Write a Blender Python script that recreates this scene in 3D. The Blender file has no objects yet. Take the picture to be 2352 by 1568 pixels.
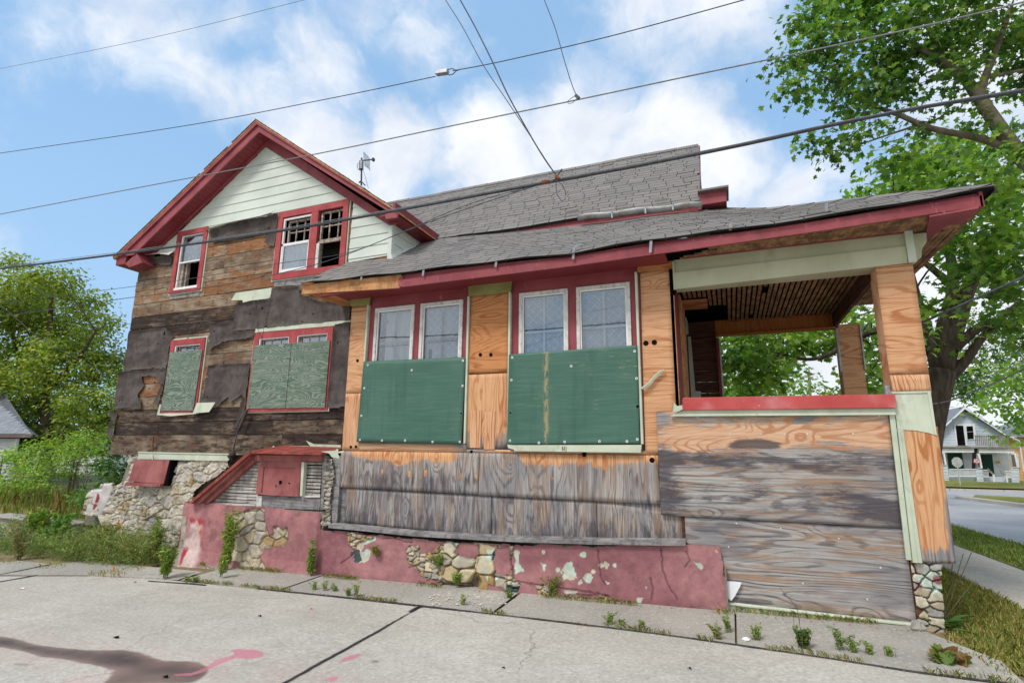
import bpy, math, random
import numpy as np
from mathutils import Vector, Matrix

# ------------------------------------------------------------------ camera
C = bpy.data.collections.new("scene"); bpy.context.scene.collection.children.link(C)
H0 = 1.75                                   # eye height
FPX = 1233.15                               # focal length for a 2352 px wide picture
RM = np.array([[0.92833071, 0.37161442, 0.01023794],
               [0.06539663, -0.19035355, 0.979535],
               [-0.36595815, 0.90866289, 0.20101337]])   # rows: right, up, forward
cd = bpy.data.cameras.new("camera"); cam = bpy.data.objects.new("camera", cd); C.objects.link(cam)
cd.sensor_width = 36; cd.lens = 36*FPX/2352; cd.clip_start = 0.05; cd.clip_end = 3000
Mx = Matrix([[RM[0][i], RM[1][i], -RM[2][i]] for i in range(3)]).to_4x4(); Mx.translation = (0, 0, H0)
cam.matrix_world = Mx
sc = bpy.context.scene; sc.camera = cam
sc.view_settings.view_transform = 'Standard'; sc.view_settings.look = 'None'
sc.view_settings.gamma = 1; sc.view_settings.exposure = 0.72
sc.render.engine = 'CYCLES'
sc.cycles.max_bounces = 6; sc.cycles.diffuse_bounces = 3; sc.cycles.glossy_bounces = 3
sc.cycles.transmission_bounces = 4; sc.cycles.transparent_max_bounces = 8
sc.cycles.caustics_reflective = False; sc.cycles.caustics_refractive = False

# survey grid: (origin x, origin y, scale) of enlarged details, all on a 2352 px wide frame
CR = dict(A=(250,300,2.94),B=(250,800,2.94),C=(0,1200,2.94),D=(500,1200,2.94),E=(950,700,2.94),F=(950,1200,2.94),
          G=(1100,400,2.138),H=(1650,700,2.94),I=(1850,1100,2.94),J=(2200,1467,2.94),K=(2400,500,2.613),L=(2600,1050,3.92),
          M=(2200,0,2.613),N=(0,700,2.614),O=(0,1467,1.96),P=(1200,1467,1.96),Q=(2650,1380,2.614),R=(0,1150,3.136),
          S=(1950,950,4.276),T=(2250,300,2.613),U=(1250,150,3.484),V=(1020,430,4.239))
def ray(x, y, c='d'):
    if c != 'd':
        o = CR[c]; x, y = (o[0]+x/o[2])*.784, (o[1]+y/o[2])*.784
    return RM.T @ np.array([(x-1176)/FPX, -(y-784)/FPX, 1.])
def at(x, y, Y, c='d'):
    d = ray(x, y, c); p = d*Y/d[1]; return (float(p[0]), float(Y), float(p[2]+H0))
def atX(x, y, X, c='d'):
    d = ray(x, y, c); p = d*X/d[0]; return (float(X), float(p[1]), float(p[2]+H0))
def gz(X, Y):                                # lie of the land
    r = 0.02+0.02*min(max(X, -14), 2.5)
    return r - 0.015*max(0, min(Y, 90)-7)*min(1, max(0, (X-1)/3))
def ong(x, y, c='d'):
    d = ray(x, y, c); t = 6.
    for i in range(80):
        P = d*t; z = gz(P[0], P[1])-H0; t += (z/d[2]-t)*.6
    return (float(P[0]), float(P[1]))
def XZ(c, pts, Y): return [(at(x, y, Y, c)[0], at(x, y, Y, c)[2]) for x, y in pts]
def srgb(r, g, b):
    f = lambda v: (v/255/12.92 if v/255 <= .04045 else ((v/255+.055)/1.055)**2.4)
    return (f(r), f(g), f(b), 1)

# ------------------------------------------------------------------ node helper
class NT:
    def __init__(s, tree): s.t = tree; s.nodes = tree.nodes
    def set(s, inp, v):
        if isinstance(v, bpy.types.NodeSocket): s.t.links.new(v, inp)
        elif v is not None:
            try: inp.default_value = v
            except Exception: inp.default_value = (v, v, v) if not hasattr(v, '__len__') else tuple(v)[:3]
    def n(s, typ, props=None, **ins):
        n = s.nodes.new(typ)
        for k, v in (props or {}).items(): setattr(n, k, v)
        for k, v in ins.items():
            k = k.replace('_', ' ')
            s.set(n.inputs[int(k[1:])] if k[0] == 'i' and k[1:].isdigit() else n.inputs[k], v)
        return n
    def obj(s): return s.n('ShaderNodeTexCoord').outputs['Object']
    def map(s, v, scale=(1,1,1), loc=(0,0,0), rot=(0,0,0)):
        return s.n('ShaderNodeMapping', Vector=v, Scale=scale, Location=loc, Rotation=rot).outputs[0]
    def noise(s, v, scale=5, detail=3, rough=.5, dist=0):
        return s.n('ShaderNodeTexNoise', Vector=v, Scale=scale, Detail=detail, Roughness=rough, Distortion=dist).outputs[0]
    def vor(s, v, scale=5, feature='F1', rand=1, out='Distance'):
        return s.n('ShaderNodeTexVoronoi', {'feature': feature}, Vector=v, Scale=scale, Randomness=rand).outputs[out]
    def m(s, op, a, b=None, c=None):
        n = s.n('ShaderNodeMath', {'operation': op})
        for i, v in enumerate((a, b, c)):
            if v is not None: s.set(n.inputs[i], v)
        return n.outputs[0]
    def mr(s, v, a, b, c=0., d=1., smooth=True):
        return s.n('ShaderNodeMapRange', {'interpolation_type': 'SMOOTHSTEP' if smooth else 'LINEAR'}, i0=v, i1=a, i2=b, i3=c, i4=d).outputs[0]
    def mix(s, f, a, b, mode='MIX'):
        n = s.n('ShaderNodeMix', {'data_type': 'RGBA', 'blend_type': mode, 'clamp_factor': True})
        s.set(n.inputs[0], f); s.set(n.inputs[6], a); s.set(n.inputs[7], b); return n.outputs[2]
    def attr(s, name='ca'): return s.n('ShaderNodeAttribute', {'attribute_name': name})
    def sep(s, c): n = s.n('ShaderNodeSeparateColor', Color=c); return n.outputs
    def xyz(s, v): n = s.n('ShaderNodeSeparateXYZ', Vector=v); return n.outputs
    def bump(s, h, st=.3, d=.01, nrm=None): 
        n = s.n('ShaderNodeBump', Height=h, Strength=st, Distance=d)
        if nrm is not None: s.set(n.inputs['Normal'], nrm)
        return n.outputs[0]
    def out(s, sh): s.t.links.new(sh, s.nodes['O'].inputs[0])
    def bsdf(s, col, rough=.8, nrm=None, spec=.3, metal=0., **k):
        n = s.n('ShaderNodeBsdfPrincipled', Base_Color=col, Roughness=rough, Metallic=metal)
        n.inputs['Specular IOR Level'].default_value = spec
        if nrm is not None: s.set(n.inputs['Normal'], nrm)
        for kk, v in k.items(): s.set(n.inputs[kk.replace('_', ' ')], v)
        s.out(n.outputs[0]); return n
MATS = {}
def newmat(name):
    m = bpy.data.materials.new(name); m.use_nodes = True; m.node_tree.nodes.clear()
    o = m.node_tree.nodes.new('ShaderNodeOutputMaterial'); o.name = 'O'
    MATS[name] = m; return m, NT(m.node_tree)

# ------------------------------------------------------------------ world
SUN_EL, SUN_AZ = math.radians(52), math.radians(205)      # azimuth clockwise from +Y
w = bpy.data.worlds.new("World"); sc.world = w; w.use_nodes = True
w.node_tree.nodes.clear(); wo = w.node_tree.nodes.new('ShaderNodeOutputWorld'); wo.name = 'O'
g = NT(w.node_tree)
sky = g.n('ShaderNodeTexSky', {'sky_type': 'NISHITA', 'sun_disc': False, 'sun_elevation': SUN_EL, 'sun_rotation': SUN_AZ,
          'air_density': 1.0, 'dust_density': .6, 'ozone_density': 2.2}).outputs[0]
gen = g.n('ShaderNodeTexCoord').outputs['Generated']
nrm = g.n('ShaderNodeVectorMath', {'operation': 'NORMALIZE'}, i0=gen).outputs[0]
warp = g.n('ShaderNodeTexNoise', Vector=nrm, Scale=3.2, Detail=5, Roughness=.6).outputs['Color']
wv = g.n('ShaderNodeVectorMath', {'operation': 'MULTIPLY_ADD'}, i0=warp, i1=(.22, .22, .17), i2=nrm).outputs[0]
wv = g.n('ShaderNodeVectorMath', {'operation': 'SUBTRACT'}, i0=wv, i1=(.11, .11, .085)).outputs[0]
acc = None
for bx, by, br, bw in [(740,345,150,1),(920,330,150,1),(1120,340,160,1.05),(1330,300,180,1.1),(1540,330,180,1.1),(1690,380,150,1),(1850,420,130,.8),(1180,430,150,1),(1450,440,170,1),(900,420,130,.9),
                       (100,10,150,.62),(330,20,170,.72),(500,60,100,.6),(610,215,110,.62),(480,195,110,.62),(740,160,170,.62),(980,60,140,.62),(900,5,120,.62),(1080,110,90,.5),
                       (1480,25,150,.72),(1680,15,160,.85),(1320,230,110,.6),(1560,170,120,.62),(430,240,80,.4),
                       (1700,860,330,1.2),(2150,800,300,1.3),(2340,520,220,.9),(2300,60,200,.9),(2080,360,110,.4),(20,590,90,.55),(-100,300,120,.3)]:
    d = ray(bx, by); d = d/np.linalg.norm(d)
    rr = br/FPX*.9
    dist = g.n('ShaderNodeVectorMath', {'operation': 'DISTANCE'}, i0=wv, i1=tuple(float(q) for q in d)).outputs['Value']
    v = g.mr(dist, 0., rr*1.6, bw*1.04, 0.)
    acc = v if acc is None else g.m('MAXIMUM', acc, v)
# unseen dome cloud thickened for whiter light, kept off the part of the sky described above
fwd = tuple(float(q) for q in RM[2])
away = g.mr(g.n('ShaderNodeVectorMath', {'operation': 'DOT_PRODUCT'}, i0=nrm, i1=fwd).outputs['Value'], .35, .0)
rest = g.m('MULTIPLY', g.mr(g.noise(nrm, 2.2, 5, .6), .30, .48, .45, 1.), away)
acc = g.m('MULTIPLY', g.m('MAXIMUM', acc, rest), 1.)
fine = g.noise(wv, 9, 7, .62)
dens = g.m('ADD', acc, g.m('MULTIPLY', g.m('SUBTRACT', fine, .5), 1.2))
mask = g.mr(dens, .2, .98)
shade = g.mr(g.noise(wv, 7, 4, .55), .3, .7)
ccol = g.mix(shade, (5.9, 6.2, 6.8, 1), (7.6, 7.7, 7.9, 1))
skyc = g.mix(1., sky, (1.22, 1.16, 1.1, 1), 'MULTIPLY')
zz = g.xyz(nrm)[2]
skyc = g.mix(g.mr(zz, .0, .55, .55, .0), skyc, (5.0, 6.1, 7.0, 1))
skyc = g.mix(.7, skyc, (2.75, 4.75, 7.3, 1))
col = g.mix(g.m('MULTIPLY', mask, .94), skyc, ccol)
bg = g.n('ShaderNodeBackground', Color=col, Strength=.085)
w.node_tree.links.new(bg.outputs[0], wo.inputs[0])
sl = bpy.data.lights.new("sun", 'SUN'); so = bpy.data.objects.new("sun", sl); C.objects.link(so)
sl.energy = 1.5; sl.angle = math.radians(14); sl.color = (1, .96, .9)
sd = Vector((math.sin(SUN_AZ)*math.cos(SUN_EL), math.cos(SUN_AZ)*math.cos(SUN_EL), math.sin(SUN_EL)))
so.rotation_euler = sd.to_track_quat('Z', 'Y').to_euler(); so.location = (0, 0, 30)

# ------------------------------------------------------------------ objects
rnd = random.Random(7)
def tag(o, label=None, cat=None, group=None, kind=None):
    if label: o['label'] = label
    if cat: o['category'] = cat
    if group: o['group'] = group
    if kind: o['kind'] = kind
    return o
def thing(name, label, cat, loc, group=None, rz=0):
    o = bpy.data.objects.new(name, None); C.objects.link(o); o.location = loc; o.rotation_euler = (0, 0, rz)
    o.empty_display_size = .2
    return tag(o, label, cat, group)
def wloc(o):
    v = Vector((0, 0, 0))
    while o: v += o.location; o = o.parent
    return v
class MB:
    """collects shapes; build() links them as one mesh object"""
    def __init__(s): s.v = []; s.f = []; s.a = []; s.g = []; s.c = (.5, .5, .5, 1)
    def add(s, vs, fs):
        b = len(s.v); s.g.append((b, len(s.f))); s.v += [tuple(p) for p in vs]; s.f += [tuple(b+i for i in f) for f in fs]; s.a += [s.c]*len(vs); return s
    def box(s, x0, x1, y0, y1, z0, z1):
        return s.add([(x0,y0,z0),(x1,y0,z0),(x1,y1,z0),(x0,y1,z0),(x0,y0,z1),(x1,y0,z1),(x1,y1,z1),(x0,y1,z1)],
                     [(0,3,2,1),(4,5,6,7),(0,1,5,4),(1,2,6,5),(2,3,7,6),(3,0,4,7)])
    def hexa(s, p):   # 8 corners like box
        return s.add(p, [(0,3,2,1),(4,5,6,7),(0,1,5,4),(1,2,6,5),(2,3,7,6),(3,0,4,7)])
    def prism(s, xz, y0, y1):     # polygon in the facade plane with depth
        n = len(xz)
        ar = sum(xz[i][0]*xz[(i+1) % n][1]-xz[(i+1) % n][0]*xz[i][1] for i in range(n))
        if ar < 0: xz = xz[::-1]
        v = [(x, y0, z) for x, z in xz]+[(x, y1, z) for x, z in xz]
        return s.add(v, [tuple(range(n)), tuple(range(2*n-1, n-1, -1))]+[(i, i+n, (i+1) % n+n, (i+1) % n) for i in range(n)])
    def vprism(s, xy, z0, z1):    # polygon in plan
        n = len(xy)
        ar = sum(xy[i][0]*xy[(i+1) % n][1]-xy[(i+1) % n][0]*xy[i][1] for i in range(n))
        if ar < 0: xy = xy[::-1]
        v = [(x, y, z0) for x, y in xy]+[(x, y, z1) for x, y in xy]
        return s.add(v, [tuple(range(n-1, -1, -1)), tuple(range(n, 2*n))]+[(i, (i+1) % n, (i+1) % n+n, i+n) for i in range(n)])
    def bar(s, p, q, w1, h1, up=(0, 0, 1)):
        p = Vector(p); q = Vector(q); d = (q-p).normalized(); sx = d.cross(Vector(up)); sx = sx.normalized() if sx.length > 1e-4 else Vector((1,0,0)); u = sx.cross(d)
        c = [(-1,-1),(1,-1),(1,1),(-1,1)]
        vs = [p+sx*a*w1/2+u*b*h1/2 for a, b in c]+[q+sx*a*w1/2+u*b*h1/2 for a, b in c]
        return s.add(vs, [(0,1,2,3),(7,6,5,4),(0,4,5,1),(1,5,6,2),(2,6,7,3),(3,7,4,0)])
    def tube(s, pts, r, seg=6):
        pts = [Vector(p) for p in pts]; n = len(pts); rs = r if hasattr(r, '__len__') else [r]*n; rings = []
        for i, p in enumerate(pts):
            d = (pts[min(i+1, n-1)]-pts[max(i-1, 0)]).normalized()
            a = d.cross(Vector((.13, .2, 1))); a = a.normalized() if a.length > .05 else Vector((1, 0, 0)); b = d.cross(a)
            rings.append([p+(a*math.cos(t)+b*math.sin(t))*rs[i] for t in [k*2*math.pi/seg for k in range(seg)]])
        vs = [q for R in rings for q in R]
        fs = [(i*seg+k, i*seg+(k+1) % seg, (i+1)*seg+(k+1) % seg, (i+1)*seg+k) for i in range(n-1) for k in range(seg)]
        fs += [tuple(range(seg-1, -1, -1)), tuple((n-1)*seg+k for k in range(seg))]
        return s.add(vs, fs)
    def cyl(s, p, q, r, seg=10): return s.tube([p, q], r, seg)
    def build(s, name, m, parent=None, smooth=False, bevel=0):
        me = bpy.data.meshes.new(name); me.from_pydata(s.v, [], s.f); me.materials.append(MATS[m] if isinstance(m, str) else m)
        at_ = me.color_attributes.new('ca', 'FLOAT_COLOR', 'POINT')
        at_.data.foreach_set('color', np.array(s.a, dtype=np.float32).ravel())
        return link(name, me, parent, smooth, bevel)
def link(name, me, parent=None, smooth=False, bevel=0):
    me.validate()
    o = bpy.data.objects.new(name, me); C.objects.link(o)
    if smooth: me.polygons.foreach_set('use_smooth', [True]*len(me.polygons))
    if parent is not None:
        o.parent = parent
        if parent.rotation_euler[2] == 0: o.location = -wloc(parent)
    if bevel:
        b = o.modifiers.new('bevel', 'BEVEL'); b.width = bevel; b.segments = 2; b.limit_method = 'ANGLE'
    me.update(); return o
def npmesh(name, V, F, m, parent=None, col=None, smooth=False):
    """V (n,3), F (k,4) or (k,3) arrays"""
    me = bpy.data.meshes.new(name); k = F.shape[1]
    me.vertices.add(len(V)); me.vertices.foreach_set('co', V.astype(np.float32).ravel())
    me.loops.add(F.size); me.loops.foreach_set('vertex_index', F.astype(np.int32).ravel())
    me.polygons.add(len(F)); me.polygons.foreach_set('loop_start', np.arange(0, F.size, k, dtype=np.int32))
    me.polygons.foreach_set('loop_total', np.full(len(F), k, dtype=np.int32))
    me.materials.append(MATS[m] if isinstance(m, str) else m); me.update(calc_edges=True)
    if col is not None:
        a = me.color_attributes.new('ca', 'FLOAT_COLOR', 'POINT')
        if col.shape[1] == 3: col = np.hstack([col, np.ones((len(col), 1))])
        a.data.foreach_set('color', col.astype(np.float32).ravel())
    return link(name, me, parent, smooth)

# ---- numpy noise
def h2(ix, iy, s):
    n = (ix.astype(np.int64)*374761393 + iy.astype(np.int64)*668265263 + s*2147483647) & 0xffffffff
    n = ((n ^ (n >> 13))*1274126177) & 0xffffffff
    return ((n ^ (n >> 16)) & 0xffffff)/float(0xffffff)
def vn(x, y, s=0):
    ix = np.floor(x); iy = np.floor(y); fx = x-ix; fy = y-iy; fx = fx*fx*(3-2*fx); fy = fy*fy*(3-2*fy)
    a = h2(ix, iy, s); b = h2(ix+1, iy, s); c = h2(ix, iy+1, s); d = h2(ix+1, iy+1, s)
    return (a*(1-fx)+b*fx)*(1-fy)+(c*(1-fx)+d*fx)*fy
def fbm(x, y, s=0, o=4, r=.5):
    v = 0; a = 1; t = 0
    for i in range(o): v = v+a*vn(x*2**i, y*2**i, s+i*17); t += a; a *= r
    return v/t
def worley(x, y, s=0, j=.85, pn=2.):
    ix = np.floor(x); iy = np.floor(y); f1 = np.full(x.shape, 9.); f2 = f1.copy(); idv = np.zeros(x.shape)
    for dx in (-1, 0, 1):
        for dy in (-1, 0, 1):
            cx = ix+dx; cy = iy+dy
            px = cx+.5+(h2(cx, cy, s)-.5)*j; py = cy+.5+(h2(cx, cy, s+5)-.5)*j
            d = (np.abs(px-x)**pn+np.abs(py-y)**pn)**(1/pn); i = h2(cx, cy, s+9)
            n1 = d < f1; f2 = np.where(n1, f1, np.minimum(f2, d)); idv = np.where(n1, i, idv); f1 = np.where(n1, d, f1)
    return f1, f2, idv
def ss(a, b, v): t = np.clip((v-a)/(b-a), 0, 1); return t*t*(3-2*t)
def sdpoly(x, z, poly):           # negative inside
    d = np.full(x.shape, 1e9); ins = np.zeros(x.shape, bool); n = len(poly)
    for i in range(n):
        (ax, az), (bx, bz) = poly[i], poly[(i+1) % n]
        ex, ez = bx-ax, bz-az; t = np.clip(((x-ax)*ex+(z-az)*ez)/(ex*ex+ez*ez+1e-12), 0, 1)
        d = np.minimum(d, np.hypot(x-ax-t*ex, z-az-t*ez))
        if abs(ez) > 1e-9:
            c = ((az > z) != (bz > z)) & (x < ex*(z-az)/ez+ax); ins ^= c
    return np.where(ins, -d, d)
def sdline(x, z, pl):
    d = np.full(x.shape, 1e9)
    for (ax, az), (bx, bz) in zip(pl[:-1], pl[1:]):
        ex, ez = bx-ax, bz-az; t = np.clip(((x-ax)*ex+(z-az)*ez)/(ex*ex+ez*ez+1e-12), 0, 1)
        d = np.minimum(d, np.hypot(x-ax-t*ex, z-az-t*ez))
    return d
def relief(name, m, parent, x0, x1, z0, z1, step, fn, smooth=True):
    """fn(X, Z) -> keep mask, y, colour (n,3): a modelled surface in the facade plane"""
    nx = max(2, int((x1-x0)/step)+1); nz = max(2, int((z1-z0)/step)+1)
    X, Z = np.meshgrid(np.linspace(x0, x1, nx), np.linspace(z0, z1, nz))
    keep, Y, col = fn(X, Z)
    idx = np.arange(nx*nz).reshape(nz, nx)
    F = np.stack([idx[:-1, :-1], idx[:-1, 1:], idx[1:, 1:], idx[1:, :-1]], -1).reshape(-1, 4)
    k = keep.ravel(); F = F[k[F].sum(1) >= 3]
    used = np.unique(F); re = np.zeros(nx*nz, int); re[used] = np.arange(len(used))
    V = np.stack([X.ravel(), Y.ravel(), Z.ravel()], 1)[used]
    return npmesh(name, V, re[F], m, parent, col.reshape(-1, col.shape[-1])[used], smooth)
def C3(r, g, b): return np.array(srgb(r, g, b)[:3])
def lerp(a, b, t): return a+(b-a)*t[..., None]

# ------------------------------------------------------------------ materials
def grain(g, axis, seed=0, rings=13, knots=True, along=.26, cross=2.0):
    o = g.obj()
    sc_ = (along, along, cross) if axis == 'x' else (cross, along, along)
    v = g.map(o, sc_, (seed*3.7, seed*1.3, seed*5.1))
    rings = rings*2.3; n = g.noise(v, 1.05, 2.2, .42, .25)
    kn = None
    if knots:
        kv = g.map(o, (1.15, .2, 2.3) if axis == 'x' else (2.4, .2, 1.1), (seed*2.3, 0, seed*1.7))
        kn = g.vor(kv, 1.15)
        n = g.m('ADD', n, g.m('MULTIPLY', g.mr(kn, 0., .30, 1., 0.), .075))
    n = g.m('ADD', n, g.m('MULTIPLY', g.noise(g.map(o, (4,4,40) if axis == 'x' else (40,4,4)), 1, 3), .018))
    ring = g.m('MULTIPLY_ADD', g.m('SINE', g.m('MULTIPLY', n, rings*6.283)), .5, .5)
    ring = g.m('MULTIPLY', g.m('POWER', ring, 2.2), g.mr(g.noise(v, 3.1, 3), .3, .6, .45, 1.))
    fib = g.noise(g.map(o, (6, 6, 160) if axis == 'x' else (160, 6, 6)), 1, 3, .6)
    return ring, fib, kn, o
def plymat(name, axis, lo, hi, seed=0, rings=13, worn=False, rough=.85, ink=.5):
    m, g = newmat(name); ring, fib, kn, o = grain(g, axis, seed, rings)
    st_ = (1.6, 1.6, 46) if axis == 'x' else (46, 1.6, 1.6)
    streak = g.noise(g.map(o, st_, (seed*1.1, 0, seed*.7)), 1.1, 6, .68, .5)
    str2 = g.noise(g.map(o, (.9, .9, 13) if axis == 'x' else (13, .9, .9), (seed*2.1, 0, 0)), 1.2, 5, .62, .8)
    big = g.noise(g.map(o, (1, 1, 1), (seed, 0, 0)), 1.4, 4, .6)
    sharp = g.mr(ring, .2, .8); k = g.m('MULTIPLY', sharp, g.mr(big, .3, .65, ink*.4, ink))
    k = g.m('MAXIMUM', k, g.m('MULTIPLY', g.mr(streak, .5, .68), ink*.75))
    col = g.mix(k, lo, hi)
    col = g.mix(g.mr(str2, .5, .72, 0, .5), col, (hi[0]*1.02, hi[1]*.9, hi[2]*.8, 1))
    col = g.mix(g.mr(str2, .3, .44, .4, 0), col, (min(1, lo[0]*1.12), min(1, lo[1]*1.16), min(1, lo[2]*1.25), 1))
    col = g.mix(g.mr(fib, .35, .7, 0, .35), col, (lo[0]*.72, lo[1]*.66, lo[2]*.6, 1))
    ko = g.m('MULTIPLY', g.mr(kn, .03, .05, .8, 0), g.mr(g.noise(o, 1.1, 1), .47, .53)); col = g.mix(ko, col, (.13, .05, .02, 1))
    h = g.m('ADD', g.m('MULTIPLY', sharp, -.3), g.m('ADD', g.m('MULTIPLY', streak, .7), g.m('MULTIPLY', fib, .4)))
    if worn:
        a = g.sep(g.attr().outputs['Color'])
        wx = g.m('ADD', a[0], g.m('MULTIPLY', g.m('SUBTRACT', g.noise(g.map(o, (1.2,1,6) if axis == 'x' else (6,1,1.2)), 1.8, 6, .7), .5), 1.3))
        wx = g.m('ADD', wx, g.m('MULTIPLY', g.m('SUBTRACT', streak, .5), 1.0))
        wx = g.mr(g.m('SUBTRACT', wx, g.m('MULTIPLY', sharp, .25)), .3, .56)
        t = g.m('ADD', g.m('MULTIPLY', g.mr(streak, .34, .66), .46), g.m('MULTIPLY', sharp, .52))
        grey = g.mix(t, srgb(182,177,172), srgb(80,78,82))
        warm = g.m('MULTIPLY', g.mr(str2, .46, .6), g.mr(big, .38, .58, .2, .9))
        grey = g.mix(warm, grey, g.mix(streak, srgb(176,146,118), srgb(124,98,80)))
        grey = g.mix(g.mr(g.noise(g.map(o, (1,1,2.4) if axis == 'x' else (2.4,1,1)), 1.1, 4), .42, .66, 0., .5), grey, g.mix(streak, srgb(124,124,134), srgb(70,70,80)))
        col = g.mix(wx, col, grey)
        st = g.m('ADD', a[1], g.m('MULTIPLY', g.m('SUBTRACT', g.noise(g.map(o, (1,1,4.2) if axis == 'x' else (4.6,1,.8)), 2.6, 7, .72), .5), 1.9))
        col = g.mix(g.m('MULTIPLY', g.mr(st, .34, .78), .84), col, g.mix(streak, srgb(34,32,38), srgb(96,90,96)))
        col = g.mix(g.m('MULTIPLY', g.mr(kn, .02, .04, .8, 0), g.mr(g.noise(o, 1.3, 1), .45, .55)), col, srgb(196,140,92))
    g.bsdf(col, rough, g.bump(h, .5, .006), spec=.2)
plymat('ply_h', 'x', srgb(214,166,126), srgb(162,96,54), 1, 12, ink=.85)
plymat('ply_v', 'z', srgb(218,172,134), srgb(168,102,62), 2, 14, ink=.9)
plymat('ply_hot', 'x', srgb(200,140,92), srgb(150,82,42), 4, 12, ink=.9)
plymat('ply_worn_h', 'x', srgb(214,176,144), srgb(168,108,74), 5, 12, True, ink=.75)
plymat('ply_worn_v', 'z', srgb(216,168,126), srgb(170,98,52), 6, 13, True, ink=.9)
plymat('ply_dark', 'z', srgb(176,112,62), srgb(132,74,34), 9, 10)
# peeling green paint over weathered ply
m, g = newmat('ply_green_worn'); ring, fib, kn, o = grain(g, 'x', 8, 17, True, .8, 2.4)
st2 = g.noise(g.map(o, (2, 1, 40)), 1.2, 6, .7, .5)
msk = g.m('ADD', g.m('ADD', g.m('MULTIPLY', g.mr(ring, .1, .6), .2), g.m('MULTIPLY', g.noise(o, 6, 6, .75), .6)), g.m('MULTIPLY', st2, .5))
col = g.mix(g.mr(msk, .48, .86), g.mix(g.noise(o, 2, 3), srgb(76,98,82), srgb(98,120,102)), g.mix(st2, srgb(118,126,116), srgb(162,166,156)))
g.bsdf(col, .85, g.bump(msk, .4, .004), .2)
m, g = newmat('ply_green'); ring, fib, kn, o = grain(g, 'x', 3, 9, True)
ag = g.sep(g.attr().outputs['Color'])
sc1 = g.mr(g.noise(g.map(o, (3, 1, 34)), 1.5, 6, .72), .57, .70); pat = g.mr(g.noise(o, 2.2, 4, .65), .46, .66)
col = g.mix(g.m('MULTIPLY', fib, .55), srgb(64,104,88), srgb(48,82,70))
col = g.mix(g.mr(g.noise(o, 1.3, 3), .35, .7, 0, .5), col, srgb(78,114,98))
col = g.mix(g.m('MULTIPLY', sc1, pat), col, srgb(156,150,112)); col = g.mix(g.mr(g.noise(g.map(o, (1.5,1,40)), 1.2, 6, .7), .42, .72, 0, .45), col, srgb(92,126,112)); col = g.mix(g.mr(g.noise(g.map(o, (4,1,.5)), 1.1, 4, .6), .56, .74, 0, .4), col, srgb(44,76,66))
col = g.mix(g.m('MULTIPLY', g.mr(kn, .02, .045, .8, 0), g.mr(g.noise(o, 2.4, 1), .4, .5)), col, srgb(150,140,100))
col = g.mix(g.m('MULTIPLY', ag[0], g.mr(g.noise(g.map(o, (9, 1, 2.5)), 4, 4, .7), .42, .56)), col, srgb(166,148,108))
g.bsdf(col, .55, g.bump(g.m('ADD', ring, fib), .12, .003), .35)
# old sheathing planks of the left wall: ca = (random, orange share, soot)
m, g = newmat('plank'); a = g.sep(g.attr().outputs['Color']); o = g.obj()
off = g.n('ShaderNodeCombineXYZ', X=g.m('MULTIPLY', a[0], 31.), Y=0., Z=g.m('MULTIPLY', a[0], 17.)).outputs[0]
p = g.n('ShaderNodeVectorMath', {'operation': 'ADD'}, i0=o, i1=off).outputs[0]
fib = g.noise(g.map(p, (3.5, 1, 60)), 1.3, 5, .65, .4)
big = g.noise(g.map(p, (1.2, 1, 3)), 1.7, 4, .62)
col = g.mix(g.mr(big, .36, .62), srgb(122,100,82), srgb(168,150,128))
ora = g.m('MULTIPLY', g.mr(g.m('ADD', g.noise(g.map(p, (1.6, 1, 4)), 1.5, 4, .6), g.m('MULTIPLY', a[1], .34)), .58, .76), .9)
col = g.mix(ora, col, g.mix(fib, srgb(124,78,46), srgb(180,124,80)))
col = g.mix(g.mr(fib, .3, .6, .55, 0), col, srgb(84,68,58)); col = g.mix(g.m('MULTIPLY', a[2], g.mr(g.noise(g.map(p, (.8,1,2)), 1.5, 4, .6), .3, .6, .3, .9)), col, srgb(62,52,48))
soot = g.m('ADD', g.noise(g.map(p, (1.6, 1, 8)), 2.0, 6, .68), g.m('MULTIPLY', a[2], .22))
col = g.mix(g.mr(soot, .58, .8, 0, .85), col, srgb(48,40,37))
xs = g.xyz(o)[0]                                  # nail rows at each stud
stud = g.m('ABSOLUTE', g.m('SUBTRACT', g.m('FRACT', g.m('DIVIDE', g.m('ADD', xs, g.m('MULTIPLY', a[0], .40)), .38)), .5))
nail = g.m('MULTIPLY', g.mr(stud, .02, .11, 1, 0), g.mr(g.noise(g.map(p, (3, 1, 20)), 1.6, 4, .65), .5, .64))
col = g.mix(g.m('MULTIPLY', nail, .9), col, srgb(30,24,24))
g.bsdf(col, .9, g.bump(g.m('ADD', fib, g.m('MULTIPLY', nail, -.5)), .5, .006), .15)
def noisy(name, c1, c2, scale=6, detail=4, rough=.8, spec=.3, bump=.2, bscale=None, bd=.004, stretch=(1,1,1), extra=None, metal=0.):
    m, g = newmat(name); o = g.obj(); n = g.noise(g.map(o, stretch), scale, detail, .6)
    col = g.mix(g.mr(n, .3, .7), c1, c2)
    if extra: col = extra(g, o, col)
    g.bsdf(col, rough, g.bump(g.noise(o, bscale or scale*6, 4, .65), bump, bd) if bump else None, spec, metal)
    return m
def dirt(amount, col=(.05, .045, .04, 1), scale=3, hi=.72):
    return lambda g, o, c: g.mix(g.m('MULTIPLY', g.mr(g.noise(g.map(o, (1.5, 1, .7)), scale, 6, .7), hi-.22, hi), amount), c, col)
noisy('felt', srgb(76,69,67), srgb(102,94,91), 2.6, 6, .95, .1, .5, 30, .006, extra=dirt(.4, srgb(52,47,48), 7, .66))
noisy('siding', srgb(193,200,191), srgb(211,217,208), 1.2, 3, .5, .35, .03, extra=dirt(.25, srgb(160,165,150), 2, .8))
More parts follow.
